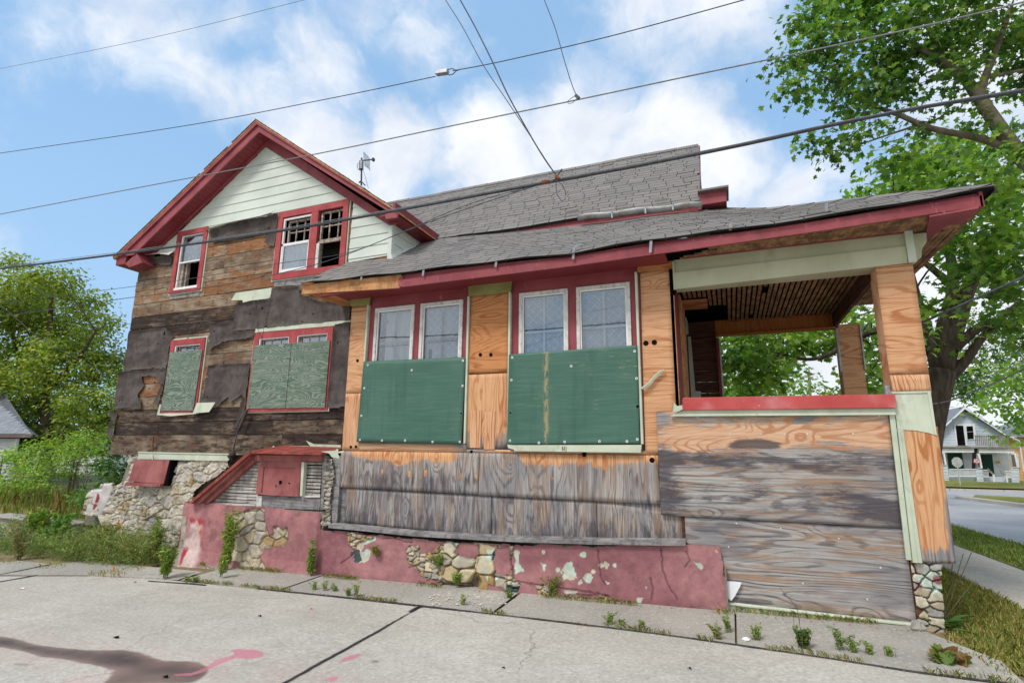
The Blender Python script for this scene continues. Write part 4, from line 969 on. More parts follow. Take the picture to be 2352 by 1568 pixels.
for c, x, y, r in [('E',287,1047,.024),('E',1345,996,.026),('E',1435,996,.026),('F',230,320,.022),('F',273,317,.022),('H',712,897,.033),('H',785,890,.033),('I',178,727,.033),('F',2240,385,.03),('F',1268,360,.022)]:
    X_, _, Z_ = at(x, y, 6.9, c); s = MB(); s.cyl((X_, 6.893, Z_), (X_, 6.903, Z_), r, 14); part('drilled_hole', s, 'hole')
b = MB(); q = [at(x,y,6.86,'H') for x,y in [(665,1290),(700,1275),(740,1245),(790,1185),(830,1150),(872,1130)]]
b.tube(q, [.012,.02,.022,.022,.02,.014], 4); part('peeling_trim', b, 'mint_trim', label='strip of mint trim curling away from the wall')
# green boards
def gfn(xc):
    return lambda X, Z: (ss(.05, .0, np.abs(X-xc)), 0*X)
G1 = [('E',375,1085),('E',345,1283),('E',320,1520),('E',753,1129),('E',1195,1047),('E',1191,1264),('E',1183,1499),('F',308,258),('F',497,263),('F',696,263),('F',933,275),('F',1167,275),('F',1183,28)]
G2 = [('E',1619,1020),('E',1612,1214),('E',1604,1495),('H',69,1094),('H',615,966),('H',632,1199),('H',640,1441),('F',1599,265),('F',1849,283),('F',2071,275),('F',1604,26),('I',52,265),('I',50,547)]
o1 = wsheet('plywood_board', [(-5.305,1.875),(-3.515,1.845),(-3.49,3.085),(-5.27,3.115)], 6.872, .016, 'ply_green', None, label='left dark green plywood board over the sunroom windows')
o2 = wsheet('plywood_board', [(-2.82,1.845),(-1.045,1.865),(-1.035,3.105),(-2.805,3.085)], 6.872, .016, 'ply_green', gfn(-2.26), label='right dark green plywood board over the sunroom windows', step=.03)
for ob, G in ((o1, G1), (o2, G2+[('d',1377,1013),('d',1440,1013)])):
    for c, x, y in G:
        X_, _, Z_ = at(x, y, 6.855, c); s = MB(); s.cyl((X_, 6.8525, Z_), (X_, 6.8565, Z_), .017, 14); part('screw', s, 'screw', ob)
        s = MB(); s.cyl((X_, 6.8515, Z_), (X_, 6.8535, Z_), .006, 8); part('screw_head', s, 'hole', ob)
b = MB(); b.prism([(-2.70,1.76),(-1.035,1.755),(-1.02,1.85),(-2.73,1.838)], 6.83, 6.872); b.prism([(-2.80,1.80),(-2.70,1.775),(-2.71,1.838),(-2.81,1.845)], 6.845, 6.872); o = part('sill', b, 'mint_trim', label='mint sill strip under the right green board')
s = MB()
for p_, q_ in (((2048,352),(2050,315)),((2050,315),(2066,352)),((2066,352),(2070,312)),((2082,360),(2083,318))): s.bar(at(*p_, 6.826, 'F'), at(*q_, 6.826, 'F'), .006, .004)
part('scribble', s, 'graffiti', o)
# strip and skirts of weathered ply below
wsheet('skirt_strip', [(-5.60,1.74),(-3.46,1.735),(-3.46,1.87),(-5.60,1.87)], 6.93, .022, 'ply_worn_h', lambda X, Z: (.0*X-.1+.7*ss(-3.9,-3.5,X), .0*X))
wsheet('skirt_strip', [(-3.455,1.735),(-.84,1.73),(-.84,1.78),(-3.455,1.78)], 6.93, .022, 'ply_worn_h', lambda X, Z: (.0*X+.6*ss(-2.9,-3.3,X), .0*X))
def up1(X, Z): 
    n = fbm(X*2.2, Z*.5, 3, 3); lim = 1.60+.12*(n-.5)*2; return (np.clip(.1+ss(lim+.06, lim-.10, Z)+.7*ss(-3.75,-3.5,X)+.5*ss(-5.2,-5.5,X), 0, 1.1), .22+.3*ss(1.6, 1.35, Z))
def up2(X, Z):
    n = fbm(X*2.0, Z*.5, 9, 3); lim = 1.60+.14*(n-.5)*2; return (np.clip(ss(lim+.08, lim-.12, Z)+.8*ss(-2.5,-2.9,X), 0, 1.1), .14+.12*ss(1.5,1.2,Z)+0*X)
wsheet('skirt_board', [(-5.60,1.195),(-3.255,1.17),(-3.25,1.73),(-5.61,1.735)], 6.91, .016, 'ply_worn_v', up1, label='upper left weathered skirt sheet with bright knots')
wsheet('skirt_board', [(-3.245,1.165),(-.835,1.15),(-.835,1.725),(-3.24,1.73)], 6.91, .016, 'ply_worn_v', up2, label='upper right weathered skirt sheet, orange along the top')
for a, c, zb0, zb1, zt0, zt1 in ((-5.475,-3.06,.68,.61,1.185,1.16),(-3.05,-1.62,.61,.66,1.16,1.15),(-1.61,-.56,.66,.74,1.15,1.03)):
    tz = 1.145 if a == -1.61 else zt1
    wsheet('skirt_board', [(a,zb0),(c,zb1),(c,1.035 if a == -1.61 else zt1),(a,zt0)], 6.93, .012, 'ply_worn_v', lambda X, Z: (1.0+0*X, .42+.35*ss(1.0,.7,Z)*fbm(X*3, Z, 5, 2)), label='lower grey weathered skirt sheet')
wsheet('skirt_board', [(-1.6,1.0),(-.8,1.0),(-.8,1.2),(-1.6,1.2)], 6.935, .01, 'ply_worn_v', lambda X, Z: (1.0+0*X, .5+0*X))
for c, x, y, rx, rz in [('F',502,532,.018,.034),('F',733,552,.024,.045),('F',872,545,.026,.046),('F',1168,572,.022,.05),('F',1315,572,.016,.045),('F',1590,578,.02,.02),('F',1966,590,.02,.022)]:
    X_, _, Z_ = at(x, y, 6.893, c); s = MB(); s.prism([(X_+rx*math.cos(k*.524), Z_+rz*math.sin(k*.524)) for k in range(12)], 6.8905, 6.894); part('knot_plug', s, 'bare_wood')
# narrow grey post at the left end and ragged corner masonry
b = MB(); b.box(-5.76,-5.60,6.90,6.98,.66,1.66); part('corner_post', b, 'grey_wood')
# sagging ledge
LT = [(-5.66,.655),(-5.0,.648),(-4.2,.63),(-3.3,.645),(-2.6,.66),(-1.6,.70),(-.56,.758)]
b = MB()
for (x0, z0), (x1, z1) in zip(LT[:-1], LT[1:]):
    q = [(x0, 6.915, z0+.022), (x1, 6.915, z1+.022), (x1, 6.79, z1-.0), (x0, 6.79, z0-.0)]; lo = [(x, y, z-.045) for x, y, z in q]
    b.add(q+lo, [(0,3,2,1),(3,7,6,2),(4,5,6,7)]+([(0,4,7,3)] if x0 < -5.6 else [])+([(1,2,6,5)] if x1 > -.6 else []))
part('skirt_ledge', b, 'grey_wood', label='sagging grey drip ledge')

# ------------------------------------------------------------------ open porch
def shA(X, Z):
    dk = np.maximum(ss(.2, .05, np.hypot((X-.62)/1.0, (Z-1.83)/.22))*0, ss(0.05, -.05, Z-1.88+.10*np.abs(X-.35)))
    n = fbm(X*1.4, Z*3, 11, 3)
    lim = 1.80+.06*(n-.5)+.05*np.sin(X*2)
    w_ = ss(lim+.09, lim-.12, Z)*.9+.36*ss(2.02, 2.12, Z)+.35*ss(-.55,-.83,X)+.14
    w_ = np.where((Z > 1.84) & (Z < 2.05), np.minimum(w_, .32+.35*ss(.9, 1.5, X)), w_)
    stain = .12+.5*ss(1.86, 1.72, Z)*ss(1.5, 1.68, Z)+.34*ss(1.75,1.3,Z)*ss(.95,1.2,Z)
    spot = ss(.17, .05, np.hypot((X-.25)/2.6, (Z-1.86)/.55)*1.0); stain = np.maximum(stain, spot*1.1)
    stain = stain+.35*ss(.9, 1.4, X)*ss(1.5, 1.15, Z)+.3*ss(-.45,-.75,X)*ss(1.95,1.8,Z)
    return np.clip(w_, 0, 1.1), np.clip(stain, 0, 1.2)
wsheet('porch_sheet', [(-.83,1.03),(1.575,1.025),(1.585,2.22),(-.83,2.255)], 6.888, .018, 'ply_worn_h', shA, label='upper sheet of swirling weathered plywood closing the porch', step=.04)
wsheet('porch_sheet', [(-.56,.12),(1.60,.10),(1.60,1.035),(-.56,1.035)], 6.902, .014, 'ply_worn_h', lambda X, Z: (.78+.2*fbm(X, Z, 4, 2), .02+.55*ss(.98, 1.03, Z)+.22*ss(.5,.2,Z)+.2*fbm(X*1.5,Z*2,7,2)), label='lower greyer sheet closing the porch')
for x, z in [(.02,2.19),(-.35,2.18),(-.62,2.19),(.85,2.20),(1.5,2.17),(.0,1.98),(.33,1.98),(.57,1.98),(.80,1.98),(1.24,1.98),(.0,.98),(.45,.95),(1.35,.62),(.62,.4),(-.1,.72),(1.2,.3),(1.0,.88)]:
    s = MB(); s.cyl((x, 6.866 if z > 1.03 else 6.885, z), (x, 6.872 if z > 1.03 else 6.89, z), .009, 8); part('nail_head', s, 'screw')
b = MB(); b.box(-.6, 1.66, 6.905, 6.96, .05, 2.2); part('porch_wall_core', b, 'dark_wood')
b = MB(); b.prism([(-.515,2.262),(1.65,2.245),(1.655,2.392),(-.505,2.412)], 6.80, 6.90); b.box(-.52,1.65,6.9,7.12,2.36,2.395); part('porch_rail', b, 'red_rail', label='chipped red top rail of the porch wall', bevel=.004)
b = MB(); b.prism([(-.64,2.215),(1.64,2.195),(1.64,2.243),(-.5,2.262)], 6.835, 6.86); b.prism([(-.66,2.192),(1.64,2.175),(1.64,2.197),(-.64,2.217)], 6.815, 6.85)
b.prism(XZ('H',[(945,1490),(958,1410),(985,1440),(1028,1432),(1030,1470),(985,1488)],6.84), 6.80, 6.812); part('rail_trim', b, 'mint_trim')
b = MB(); b.box(-.14, 1.605, 6.872, 6.90, .02, .125); b.hexa([(-.14,6.855,.115),(1.605,6.855,.097),(1.605,6.90,.103),(-.14,6.90,.121),(-.14,6.855,.127),(1.605,6.855,.109),(1.605,6.90,.125),(-.14,6.90,.143)]); part('base_trim', b, 'mint_trim')
# beam
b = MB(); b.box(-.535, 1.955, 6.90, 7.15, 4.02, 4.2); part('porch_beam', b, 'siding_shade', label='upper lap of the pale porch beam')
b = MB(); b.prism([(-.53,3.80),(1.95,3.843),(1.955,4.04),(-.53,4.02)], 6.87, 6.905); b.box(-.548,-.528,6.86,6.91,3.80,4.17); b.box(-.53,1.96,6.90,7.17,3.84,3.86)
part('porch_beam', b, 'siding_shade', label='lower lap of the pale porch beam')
b = MB(); b.box(1.955,2.03,6.845,6.93,3.84,4.235); part('beam_end_trim', b, 'mint_trim')
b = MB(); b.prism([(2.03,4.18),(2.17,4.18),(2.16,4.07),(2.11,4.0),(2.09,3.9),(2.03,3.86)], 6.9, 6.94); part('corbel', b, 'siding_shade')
b = MB(); b.box(-.62,-.53,6.93,6.96,3.75,4.10); part('porch_gap', b, 'void')  # black strip painting in the shade between upright and beam
# pillar
wsheet('pillar_face', [(1.65,2.61),(2.0,2.61),(2.0,3.835),(1.65,3.842)], 6.90, .014, 'ply_h', label='orange plywood face of the corner pillar')
wsheet('pillar_face', [(1.655,2.40),(2.0,2.40),(2.0,2.60),(1.653,2.605)], 6.90, .014, 'ply_v')
b = MB(); b.box(1.655, 1.99, 6.902, 7.20, .7, 3.84); part('pillar_core', b, 'ply_v')
wsheet('pillar_face', [(1.70,.70),(1.99,.715),(2.0,2.05),(1.66,2.05)], 6.885, .016, 'ply_worn_v', lambda X, Z: (-.05+.75*ss(1.0,.75,Z)+.75*ss(1.90,1.99,X)*ss(1.7,1.2,Z), .0+.4*ss(.85,.7,Z)), label='lower pillar plywood, orange grain fading to grey', step=.03)
b = MB(); P_ = XZ('L',[(50,380),(495,370),(570,885),(480,855),(330,825),(170,817),(97,808)],6.86); b.prism(P_, 6.862, 6.866)
b.box(1.64,1.648,6.862,7.19,2.0,2.43); o = part('metal_cladding', b, 'mint_trim', label='mint metal sleeve round the middle of the pillar')
b = MB(); b.prism(XZ('L',[(395,395),(460,390),(545,870),(570,885),(495,370),(50,380),(55,400)],6.85), 6.852, 6.861); part('sleeve_hem', b, 'mint_trim', o)
b = MB(); b.prism([(1.575,.72),(1.62,.72),(1.64,2.2),(1.592,2.2)], 6.85, 6.88); b.prism([(1.625,.70),(1.665,.70),(1.665,2.02),(1.645,2.02)], 6.835, 6.885); b.prism([(1.668,.70),(1.705,.70),(1.695,2.03),(1.66,2.03)], 6.845, 6.885)
part('corner_trim', b, 'mint_trim')
b = MB(); b.box(1.60,1.65,6.93,7.02,2.39,2.5); part('rail_bracket', b, 'metal')
# inside the porch
b = MB(); Rr = random.Random(12); dm = MB()
x = -.5; k = 0
while x < 1.62:
    wd = .043
    z = 3.975+Rr.uniform(0, .006)
    segs = [(7.16, 7.42), (7.43, 8.55 if x < .05 else 9.72)] if x > -.2 else [(7.16, 7.42), (7.43, 8.0)]
    for i, (y0, y1) in enumerate(segs):
        y0 += Rr.uniform(0, .02)
        if i == 1:
            y1 -= Rr.uniform(0, .5) if Rr.random() < .12 else 0
            if .50 < x < .62: 
                b.c = (.3,.3,0,1); dm.box(x, x+wd, y0, 7.75, z, z+.012); dm.box(x, x+wd, 8.1, y1, z, z+.012); continue
        (b if i == 0 else dm).box(x, x+wd, y0, y1, z, z+.012)
    x += .066
part('ceiling_slats', b, 'brown_slat', label='light front row of narrow ceiling boards'); part('ceiling_slats', dm, 'brown_slat', label='narrow brown boards of the open porch ceiling')
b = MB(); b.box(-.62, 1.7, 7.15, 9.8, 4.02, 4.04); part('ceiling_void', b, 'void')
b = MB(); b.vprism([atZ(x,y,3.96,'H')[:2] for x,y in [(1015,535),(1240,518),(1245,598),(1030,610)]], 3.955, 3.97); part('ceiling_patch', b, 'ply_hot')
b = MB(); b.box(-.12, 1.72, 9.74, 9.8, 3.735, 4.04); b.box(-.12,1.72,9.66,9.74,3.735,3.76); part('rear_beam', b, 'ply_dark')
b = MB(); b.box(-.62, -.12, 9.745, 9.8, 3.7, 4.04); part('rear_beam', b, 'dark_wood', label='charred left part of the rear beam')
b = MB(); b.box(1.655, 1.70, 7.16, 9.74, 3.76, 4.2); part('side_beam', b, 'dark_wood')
b = MB(); b.box(1.70,2.0,9.68,9.98,2.72,3.79); b.box(1.7,2.0,9.68,9.98,.1,2.72); part('rear_pillar', b, 'ply_h', label='far plywood pillar of the porch')
b = MB(); b.box(1.675,1.70,9.66,9.72,3.03,3.79); b.box(2.0,2.02,9.66,9.72,3.05,3.76); part('rear_pillar_trim', b, 'metal')
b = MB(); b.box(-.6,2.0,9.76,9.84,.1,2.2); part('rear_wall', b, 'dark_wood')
pw2 = MB(); z = 2.0
while z < 3.72: pw2.c = (Rr.random(), 0, .9, 1); pw2.box(-.6,-.12+.0,9.70,9.74,z+.006,min(z+.19,3.72)); z += .19
part('rear_planks', pw2, 'dark_wood')
b = MB(); b.box(-.12,-.075,9.64,9.76,2.0,3.70); part('door_jamb', b, 'maroon_deep'); b = MB(); b.box(-.078,-.05,9.66,9.76,2.0,3.68); part('door_trim', b, 'mint_trim')
# street-side wall of the sunroom, seen along its length
yy = lambda x: atX(x, 700, -.545, 'H')[1]
for x0, x1, m, dx in [(900,958,'bare_wood',0),(958,1015,'maroon_deep',-.01),(1015,1050,'bare_wood',.012)]:
    y0, y1 = max(6.97, yy(x0)), max(6.975, yy(x1)); b = MB(); b.box(-.6, -.555+dx, y0, y1, 1.2, 4.0); part('side_wall_strip', b, m)
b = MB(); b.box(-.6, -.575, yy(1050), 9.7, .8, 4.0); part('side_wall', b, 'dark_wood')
b = MB(); P_ = [atX(x, y, -.565, 'H') for x, y in [(1052,670),(1080,672),(1082,820),(1058,822)]]; b.add(P_, [(0,1,2,3)]); 
P_ = [at(x, y, 9.60, 'H') for x, y in [(1058,838),(1098,838),(1138,1308),(1184,1310),(1186,1366),(1080,1366)]]; b.prism([(p[0],p[2]) for p in P_], 9.60, 9.63); part('side_trim', b, 'mint_trim')
b = MB(); b.box(-.6, 1.9, 7.0, 9.7, .72, .78); part('porch_floor', b, 'grey_wood')
b = MB(); b.box(1.66,1.69,7.2,9.7,.1,2.3); part('porch_side_wall', b, 'ply_worn_h')

# ------------------------------------------------------------------ masonry
TAN, GREY_, OCH, CREAM, MORT, PINK = C3(176,164,140), C3(160,156,150), C3(164,142,104), C3(192,184,164), C3(170,164,152), C3(165,114,115)
MINT, DKG = C3(190,204,190), C3(70,84,86)
def stones(X, Z, s, cw, ch, rough=.35, ragged=.25):
    """returns (height 0..1, joint 0..1, colour) of rubble stones cw x ch metres"""
    xx = X/cw+(fbm(X*3, Z*3, s+3, 3)-.5)*ragged*2; zz = Z/ch+(fbm(X*3+9, Z*3, s+4, 3)-.5)*ragged*2
    f1, f2, i = worley(xx, zz, s, .8, 3.6)
    e = ss(.02, .13, f2-f1); h = e*(.6+.4*i)+(fbm(X*14, Z*14, s+7, 4)-.5)*rough
    pal = np.array([GREY_, TAN, CREAM, OCH, GREY_*.8, TAN*.85, CREAM, GREY_*1.08]); c = pal[(i*7.99).astype(int)]
    c = c*(.82+.36*fbm(X*11, Z*11, s+2, 3))[..., None]
    j = 1-ss(.0, .08, f2-f1)
    return h, j, c
# left foundation
fd = XZ('C', [(1085,402),(1130,500),(1095,600),(1000,655),(980,628),(902,632),(895,676),(790,684),(778,780),(748,880),(800,915),(880,900),(960,1010),(960,1330),(1700,1330),(1700,700),(2000,470),(2000,380)], 7.36)
slab_ = XZ('C', [(902,632),(975,628),(978,720),(955,790),(920,870),(900,905),(850,925),(800,914),(750,880),(780,780),(792,685),(895,678)], 7.3)
def ff(X, Z):
    s = sdpoly(X, Z, fd)+(fbm(X*6, Z*6, 2, 3)-.5)*.09
    h, j, c = stones(X, Z, 40, .36, .22, .5, .5)
    h2_, j2, c2 = stones(X, Z, 45, .17, .08, .5, .5); big = fbm(X*1.1, Z*1.1, 61, 2)
    sw = ss(.48, .58, big); h = h*(1-sw)+h2_*sw*.7; c = lerp(c, c2, sw); j = j*(1-sw)+j2*sw
    pl = ss(.36, .5, fbm(X*2.6, Z*3.2, 77, 5))                       # rough mortar smears
    h = h*(1-pl*.6)+.45*pl+(fbm(X*8, Z*9, 8, 5)-.5)*1.1*(.4+.6*pl)+(fbm(X*3, Z*5, 28, 3)-.5)*.8
    c = lerp(c*np.array([.97,.98,1.0]), MORT*(.85+.4*fbm(X*8, Z*8, 5, 3))[..., None]*1.16, np.clip(j*.5+pl*.96, 0, 1)); c = c*1.1; c = lerp(c, c*.36, ss(.64,.76,fbm(X*9, Z*15, 91, 4))*.8)
    rust = ss(.80, .86, fbm(X*5, Z*4, 31, 3)); c = lerp(c, np.broadcast_to(C3(176,110,50), c.shape), rust)
    pk = ss(.74, .8, fbm(X*4, Z*4, 55, 3))*ss(.45, .1, Z); c = lerp(c, np.broadcast_to(PINK, c.shape), pk*.8)
    lean = np.clip((1.4-Z), 0, 2)*.10
    c = c*(.55+.45*ss(.0, .35, h))[..., None]**.0
    return s < 0, 7.38-h*.07-lean+.03*j, c
relief('foundation', 'masonry', house, -13.2, -7.9, -.5, 1.62, .013, ff)['label'] = 'crumbling rubble stone foundation under the plank wall'
def fs(X, Z):
    s = sdpoly(X, Z, slab_)+(fbm(X*9, Z*9, 12, 3)-.5)*.03
    c = np.broadcast_to(C3(196,192,190), X.shape+(3,))*(.85+.3*fbm(X*5, Z*5, 3, 4))[..., None]
    d = sdpoly(X, Z, XZ('C', [(860,712),(880,730),(885,760),(862,800),(850,850),(822,860),(828,810),(850,770)], 7.3)); c = lerp(c, np.broadcast_to(C3(150,66,74), c.shape), ss(.012, -.01, d))
    return s < 0, 7.25+ss(-.05, 0, s)*.03+(fbm(X*4, Z*4, 6, 4)-.5)*.03+(-X-11.8)*-.0, c
o = relief('render_slab', 'stucco', house, -13.2, -11, -.2, 1.3, .014, fs); o['label'] = 'broken slab of pale render with a red streak'; q_ = o.modifiers.new('t', 'SOLIDIFY'); q_.thickness = .07; q_.offset = -1
b = MB(); b.prism([(-12.55,-.4),(-7.9,-.4),(-7.9,1.6),(-11.3,1.6),(-11.5,1.0),(-12.4,.5)], 7.46, 7.8); part('foundation_core', b, 'mortar_core')
b = MB(); b.prism([(-10.85,1.535),(-8.45,1.535),(-8.2,1.65),(-10.85,1.66)], 7.30, 7.312); b.prism([(-10.85,1.655),(-8.2,1.645),(-8.2,1.665),(-10.85,1.675)], 7.285, 7.40)
part('metal_flashing', b, 'mint_trim', label='mint metal flashing over the stone foundation')
b = MB(); b.box(-10.74,-9.80,7.22,7.45,1.06,1.53); part('cellar_window_recess', b, 'void')
b = MB(); b.hexa([(-10.76,7.12,1.12),(-9.88,7.19,1.10),(-9.88,7.215,1.10),(-10.76,7.15,1.12),(-10.72,7.16,1.53),(-9.84,7.22,1.53),(-9.84,7.245,1.53),(-10.72,7.19,1.53)]); b.hexa([(-10.82,7.10,1.04),(-9.92,7.15,1.05),(-9.92,7.25,1.05),(-10.82,7.2,1.04),(-10.80,7.10,1.105),(-9.90,7.15,1.10),(-9.90,7.25,1.10),(-10.80,7.2,1.105)])
part('cellar_window_board', b, 'pink_panel', label='dusty red board over the cellar window')

# pedestal of the cellar entrance
q = lambda pts, c='D', Y=6.85: XZ(c, pts, Y)
bare = [q([(542,905),(640,880),(735,850),(830,862),(850,930),(935,1000),(990,1040),(1022,1000),(1020,1110),(985,1190),(960,1170),(880,1190),(830,1180),(795,1262),(850,1345),(900,1385),(1062,1400),(1080,1470),(500,1440),(470,1350),(470,1240),(515,960)])]
isl = [q([(820,870),(880,880),(920,930),(945,990),(905,1010),(900,1060),(870,1070),(840,1000)]), q([(790,1260),(850,1200),(910,1185),(905,1230),(870,1290),(845,1340)]), q([(530,1320),(560,1295),(610,1300),(635,1350),(610,1410),(540,1405)])]
ped = [(-9.12,-.5),(-5.82,-.5),(-5.82,.3),(-5.86,.815),(-7.2,.86),(-8.9,.845),(-8.95,.3)]
def fp(X, Z):
    n = fbm(X*7, Z*7, 22, 4)-.5
    s = sdpoly(X, Z, ped)+(fbm(X*5, Z*5, 9, 3)-.5)*.03
    sb = np.minimum.reduce([sdpoly(X, Z, p) for p in bare])+n*.10
    si = np.minimum.reduce([sdpoly(X, Z, p) for p in isl])+n*.05
    sb = np.maximum(sb, -si)
    h, j, c = stones(X, Z, 12, .23, .2, .4, .3); c = c*np.array([1.04,1.0,.93])
    pm = ss(.30, .44, fbm(X*4.2, Z*4.2, 37, 4)); h = h*(1-pm*.5)+(fbm(X*16, Z*16, 6, 4))*.6*pm; c = lerp(c, MORT*(.8+.5*fbm(X*12, Z*12, 5, 4))[..., None]*np.array([1.12,1.06,.95]), np.clip(j*.8+pm*.85, 0, 1))
    pl = fbm(X*2.2, Z*2.2, 30, 4)
    p = np.broadcast_to(PINK, c.shape)*(.82+.36*fbm(X*2.5, Z*2.5, 31, 4))[..., None]
    leftp = ss(-8.15, -8.35, X+.0*Z)*ss(.62, .56, Z)
    p = lerp(p, lerp(np.broadcast_to(C3(170,62,72), p.shape), np.broadcast_to(C3(214,190,184), p.shape), ss(.52, .66, fbm(X*3.6, Z*2.6, 14, 4)+.22*ss(.2, -.1, Z))), leftp)
    p = lerp(p, np.broadcast_to(C3(120,84,84), p.shape), ss(.55, .7, fbm(X*4, Z*3, 71, 4))*.55)
    st = np.abs(X+8.72+(fbm(Z*4, Z*0, 3, 2)-.5)*.05) < .05
    c2 = np.where((sb < 0)[..., None], c, p); c2 = np.where((st & (Z < .62))[..., None], MORT*.95, c2)
    edge = ss(.03, .0, np.abs(sb)); c2 = lerp(c2, c2*.55, edge*.8)
    base = ss(.10, -.02, Z+.13+n*.1)*ss(-8.3,-8.0,X); c2 = lerp(c2, np.broadcast_to(MORT*.8, c2.shape), base)
    y = np.where(sb < 0, 6.86-h*.07+.03*j, 6.80+(fbm(X*6, Z*6, 18, 4)-.5)*.03)+ss(.6, .84, Z)*.02-np.clip(.1-Z, 0, .3)*.25
    y = y+np.where(X < -8.78, (-8.78-X)*1.5, 0)+ss(-5.9,-5.82,X)*.06
    return s < 0, y, c2
relief('cellar_pedestal', 'stucco', house, -9.15, -5.8, -.45, .88, .012, fp)['label'] = 'stone base of the cellar entrance with flaking pink render'
b = MB(); b.box(-8.9,-5.84,6.9,7.5,-.4,.82); b.box(-5.84,-5.82,6.86,7.5,-.4,.80); part('pedestal_core', b, 'mortar_core')
# cellar entrance hood
H_ = lambda pts, Y=6.9: XZ('D', pts, Y)
def clap_flat(mb, poly, Y, pitch, gap, th=.014, seed=0):
    zs = [p[1] for p in poly]; z = min(zs); rr = random.Random(seed)
    while z < max(zs):
        P = clip_z(poly, z+rr.uniform(0,gap), z+pitch-gap*rr.uniform(.3, 1.2))
        if len(P) > 2: mb.prism(P, Y-th-rr.uniform(0,.006), Y)
        z += pitch
b = MB(); clap_flat(b, H_([(335,812),(740,450),(785,450),(755,735),(740,825)], 6.92), 6.92, .052, .009, seed=1); part('hood_boards', b, 'old_white', label='weathered white boards left of the hatch'); b = MB()
clap_flat(b, H_([(1165,450),(1310,450),(1290,735),(1140,735)], 6.92), 6.92, .052, .012, seed=2)
part('hood_boards', b, 'old_white', label='weathered white boards right of the hatch')
b = MB(); b.prism(H_([(345,812),(765,812),(800,735),(1290,735),(1310,440),(735,440)], 6.96), 6.95, 6.99); part('hood_backing', b, 'void')
b = MB(); b.prism(H_([(795,735),(1290,750),(1280,862),(790,842)]), 6.90, 6.92); part('hood_panel', b, 'grey_wood'); 
b = MB(); b.prism(H_([(745,738),(790,738),(785,838),(740,830)]), 6.89, 6.92); b.prism(H_([(1145,735),(1295,735),(1292,752),(1140,752)]), 6.88, 6.92); b.prism(H_([(335,802),(740,812),(738,828),(340,815)]), 6.88, 6.93); part('hood_sill', b, 'white_paint')
b = MB(); b.prism(H_([(150,808),(690,352),(695,378),(182,808)], 6.72), 6.70, 7.36); part('hood_roof_edge', b, 'old_red', label='flaking red roof edge of the cellar hood')
b = MB(); b.prism(H_([(185,806),(690,388),(690,410),(250,806)], 6.76), 6.75, 7.36); b.prism(H_([(255,806),(690,412),(735,440),(325,806)], 6.84), 6.83, 6.95)
b.prism(H_([(690,388),(735,440),(1312,445),(1312,392)], 6.84), 6.83, 6.93); part('hood_rafter', b, 'pink_panel', label='sloping dusty red rafter board of the cellar hood')
b = MB(); P0 = at(690,352,6.68,'D'); P1 = at(1300,372,6.68,'D')
b.hexa([(P0[0],6.68,P0[2]-.045),(P1[0],6.68,P1[2]-.03),(P1[0],7.38,P1[2]+.05),(P0[0],7.38,P0[2]+.05),(P0[0],6.68,P0[2]+.0),(P1[0],6.68,P1[2]+.0),(P1[0],7.38,P1[2]+.10),(P0[0],7.38,P0[2]+.10)]); part('hood_roof', b, 'old_red', label='flat red-brown roof of the cellar hood')
b = MB(); frame(b, *[v for v in (-7.22,-6.33,1.03,1.575)], 6.85, 6.95, .11, .03); o = part('hatch', b, 'pink_panel'); b = MB(); b.box(-7.12,-6.44,6.868,6.90,1.06,1.50); part('hatch_door', b, 'pink_panel', o, label='dull red hatch with a rusted hole')
for x, y, r in ((942,625,.032),(1018,633,.014),(905,655,.012)): X_, _, Z_ = at(x, y, 6.86, 'D'); s = MB(); s.prism([(X_+r*1.3*math.cos(k*.63)*(.8+.3*math.sin(k*2.1)), Z_+r*math.sin(k*.63)) for k in range(10)], 6.864, 6.869); part('rust_hole', s, 'hole', o)
b = MB(); b.prism(H_([(1128,450),(1150,450),(1132,742),(1112,742)], 6.83), 6.83, 6.9); part('hatch_trim', b, 'mint_trim')
b = MB(); b.prism(H_([(1312,375),(1345,395),(1330,640),(1310,862),(1288,862),(1300,600)], 6.86), 6.86, 6.95); part('hood_post', b, 'grey_wood')
b = MB(); b.prism(H_([(1345,395),(1480,400),(1480,1010),(1300,870),(1320,800)], 7.02), 7.02, 7.06); part('corner_gap', b, 'void')  # black sheet painting in the shade of the gap beside the hood
b = MB(); b.prism(H_([(1295,358),(1420,350),(1430,335),(1445,342),(1440,358),(1490,352),(1490,368),(1440,372),(1452,415),(1388,408),(1365,375)], 6.6), 6.6, 6.606); b.prism(H_([(1165,265),(1235,295),(1465,302),(1465,330),(1210,325)], 7.3), 7.3, 7.306); b.prism(H_([(860,330),(885,308),(905,330)], 7.3), 7.3, 7.306); b.prism(H_([(965,328),(990,310),(1190,312),(1185,325),(1000,335)], 7.3), 7.3, 7.306); part('siding_scraps', b, 'mint_trim', label='torn bits of mint siding above the cellar hood')
rag = XZ('D', [(1348,420),(1415,415),(1422,560),(1400,700),(1392,860),(1395,985),(1320,1010),(1330,860),(1338,720),(1330,600),(1345,500)], 6.9)
def fr_(X, Z):
    s = sdpoly(X, Z, rag)+(fbm(X*12, Z*12, 9, 3)-.5)*.04; f1, f2, i = worley(X*5, Z*17, 9)
    return s < 0, 6.9-ss(0, .3, f2-f1)*.05-(fbm(X*12, Z*16, 3, 3)-.5)*.08, np.broadcast_to(MORT, X.shape+(3,))*(.7+.5*i)[..., None]
relief('ragged_mortar', 'masonry', house, -6.05, -5.5, .45, 1.7, .011, fr_)['label'] = 'ragged column of mortar and brick ends at the sunroom corner'

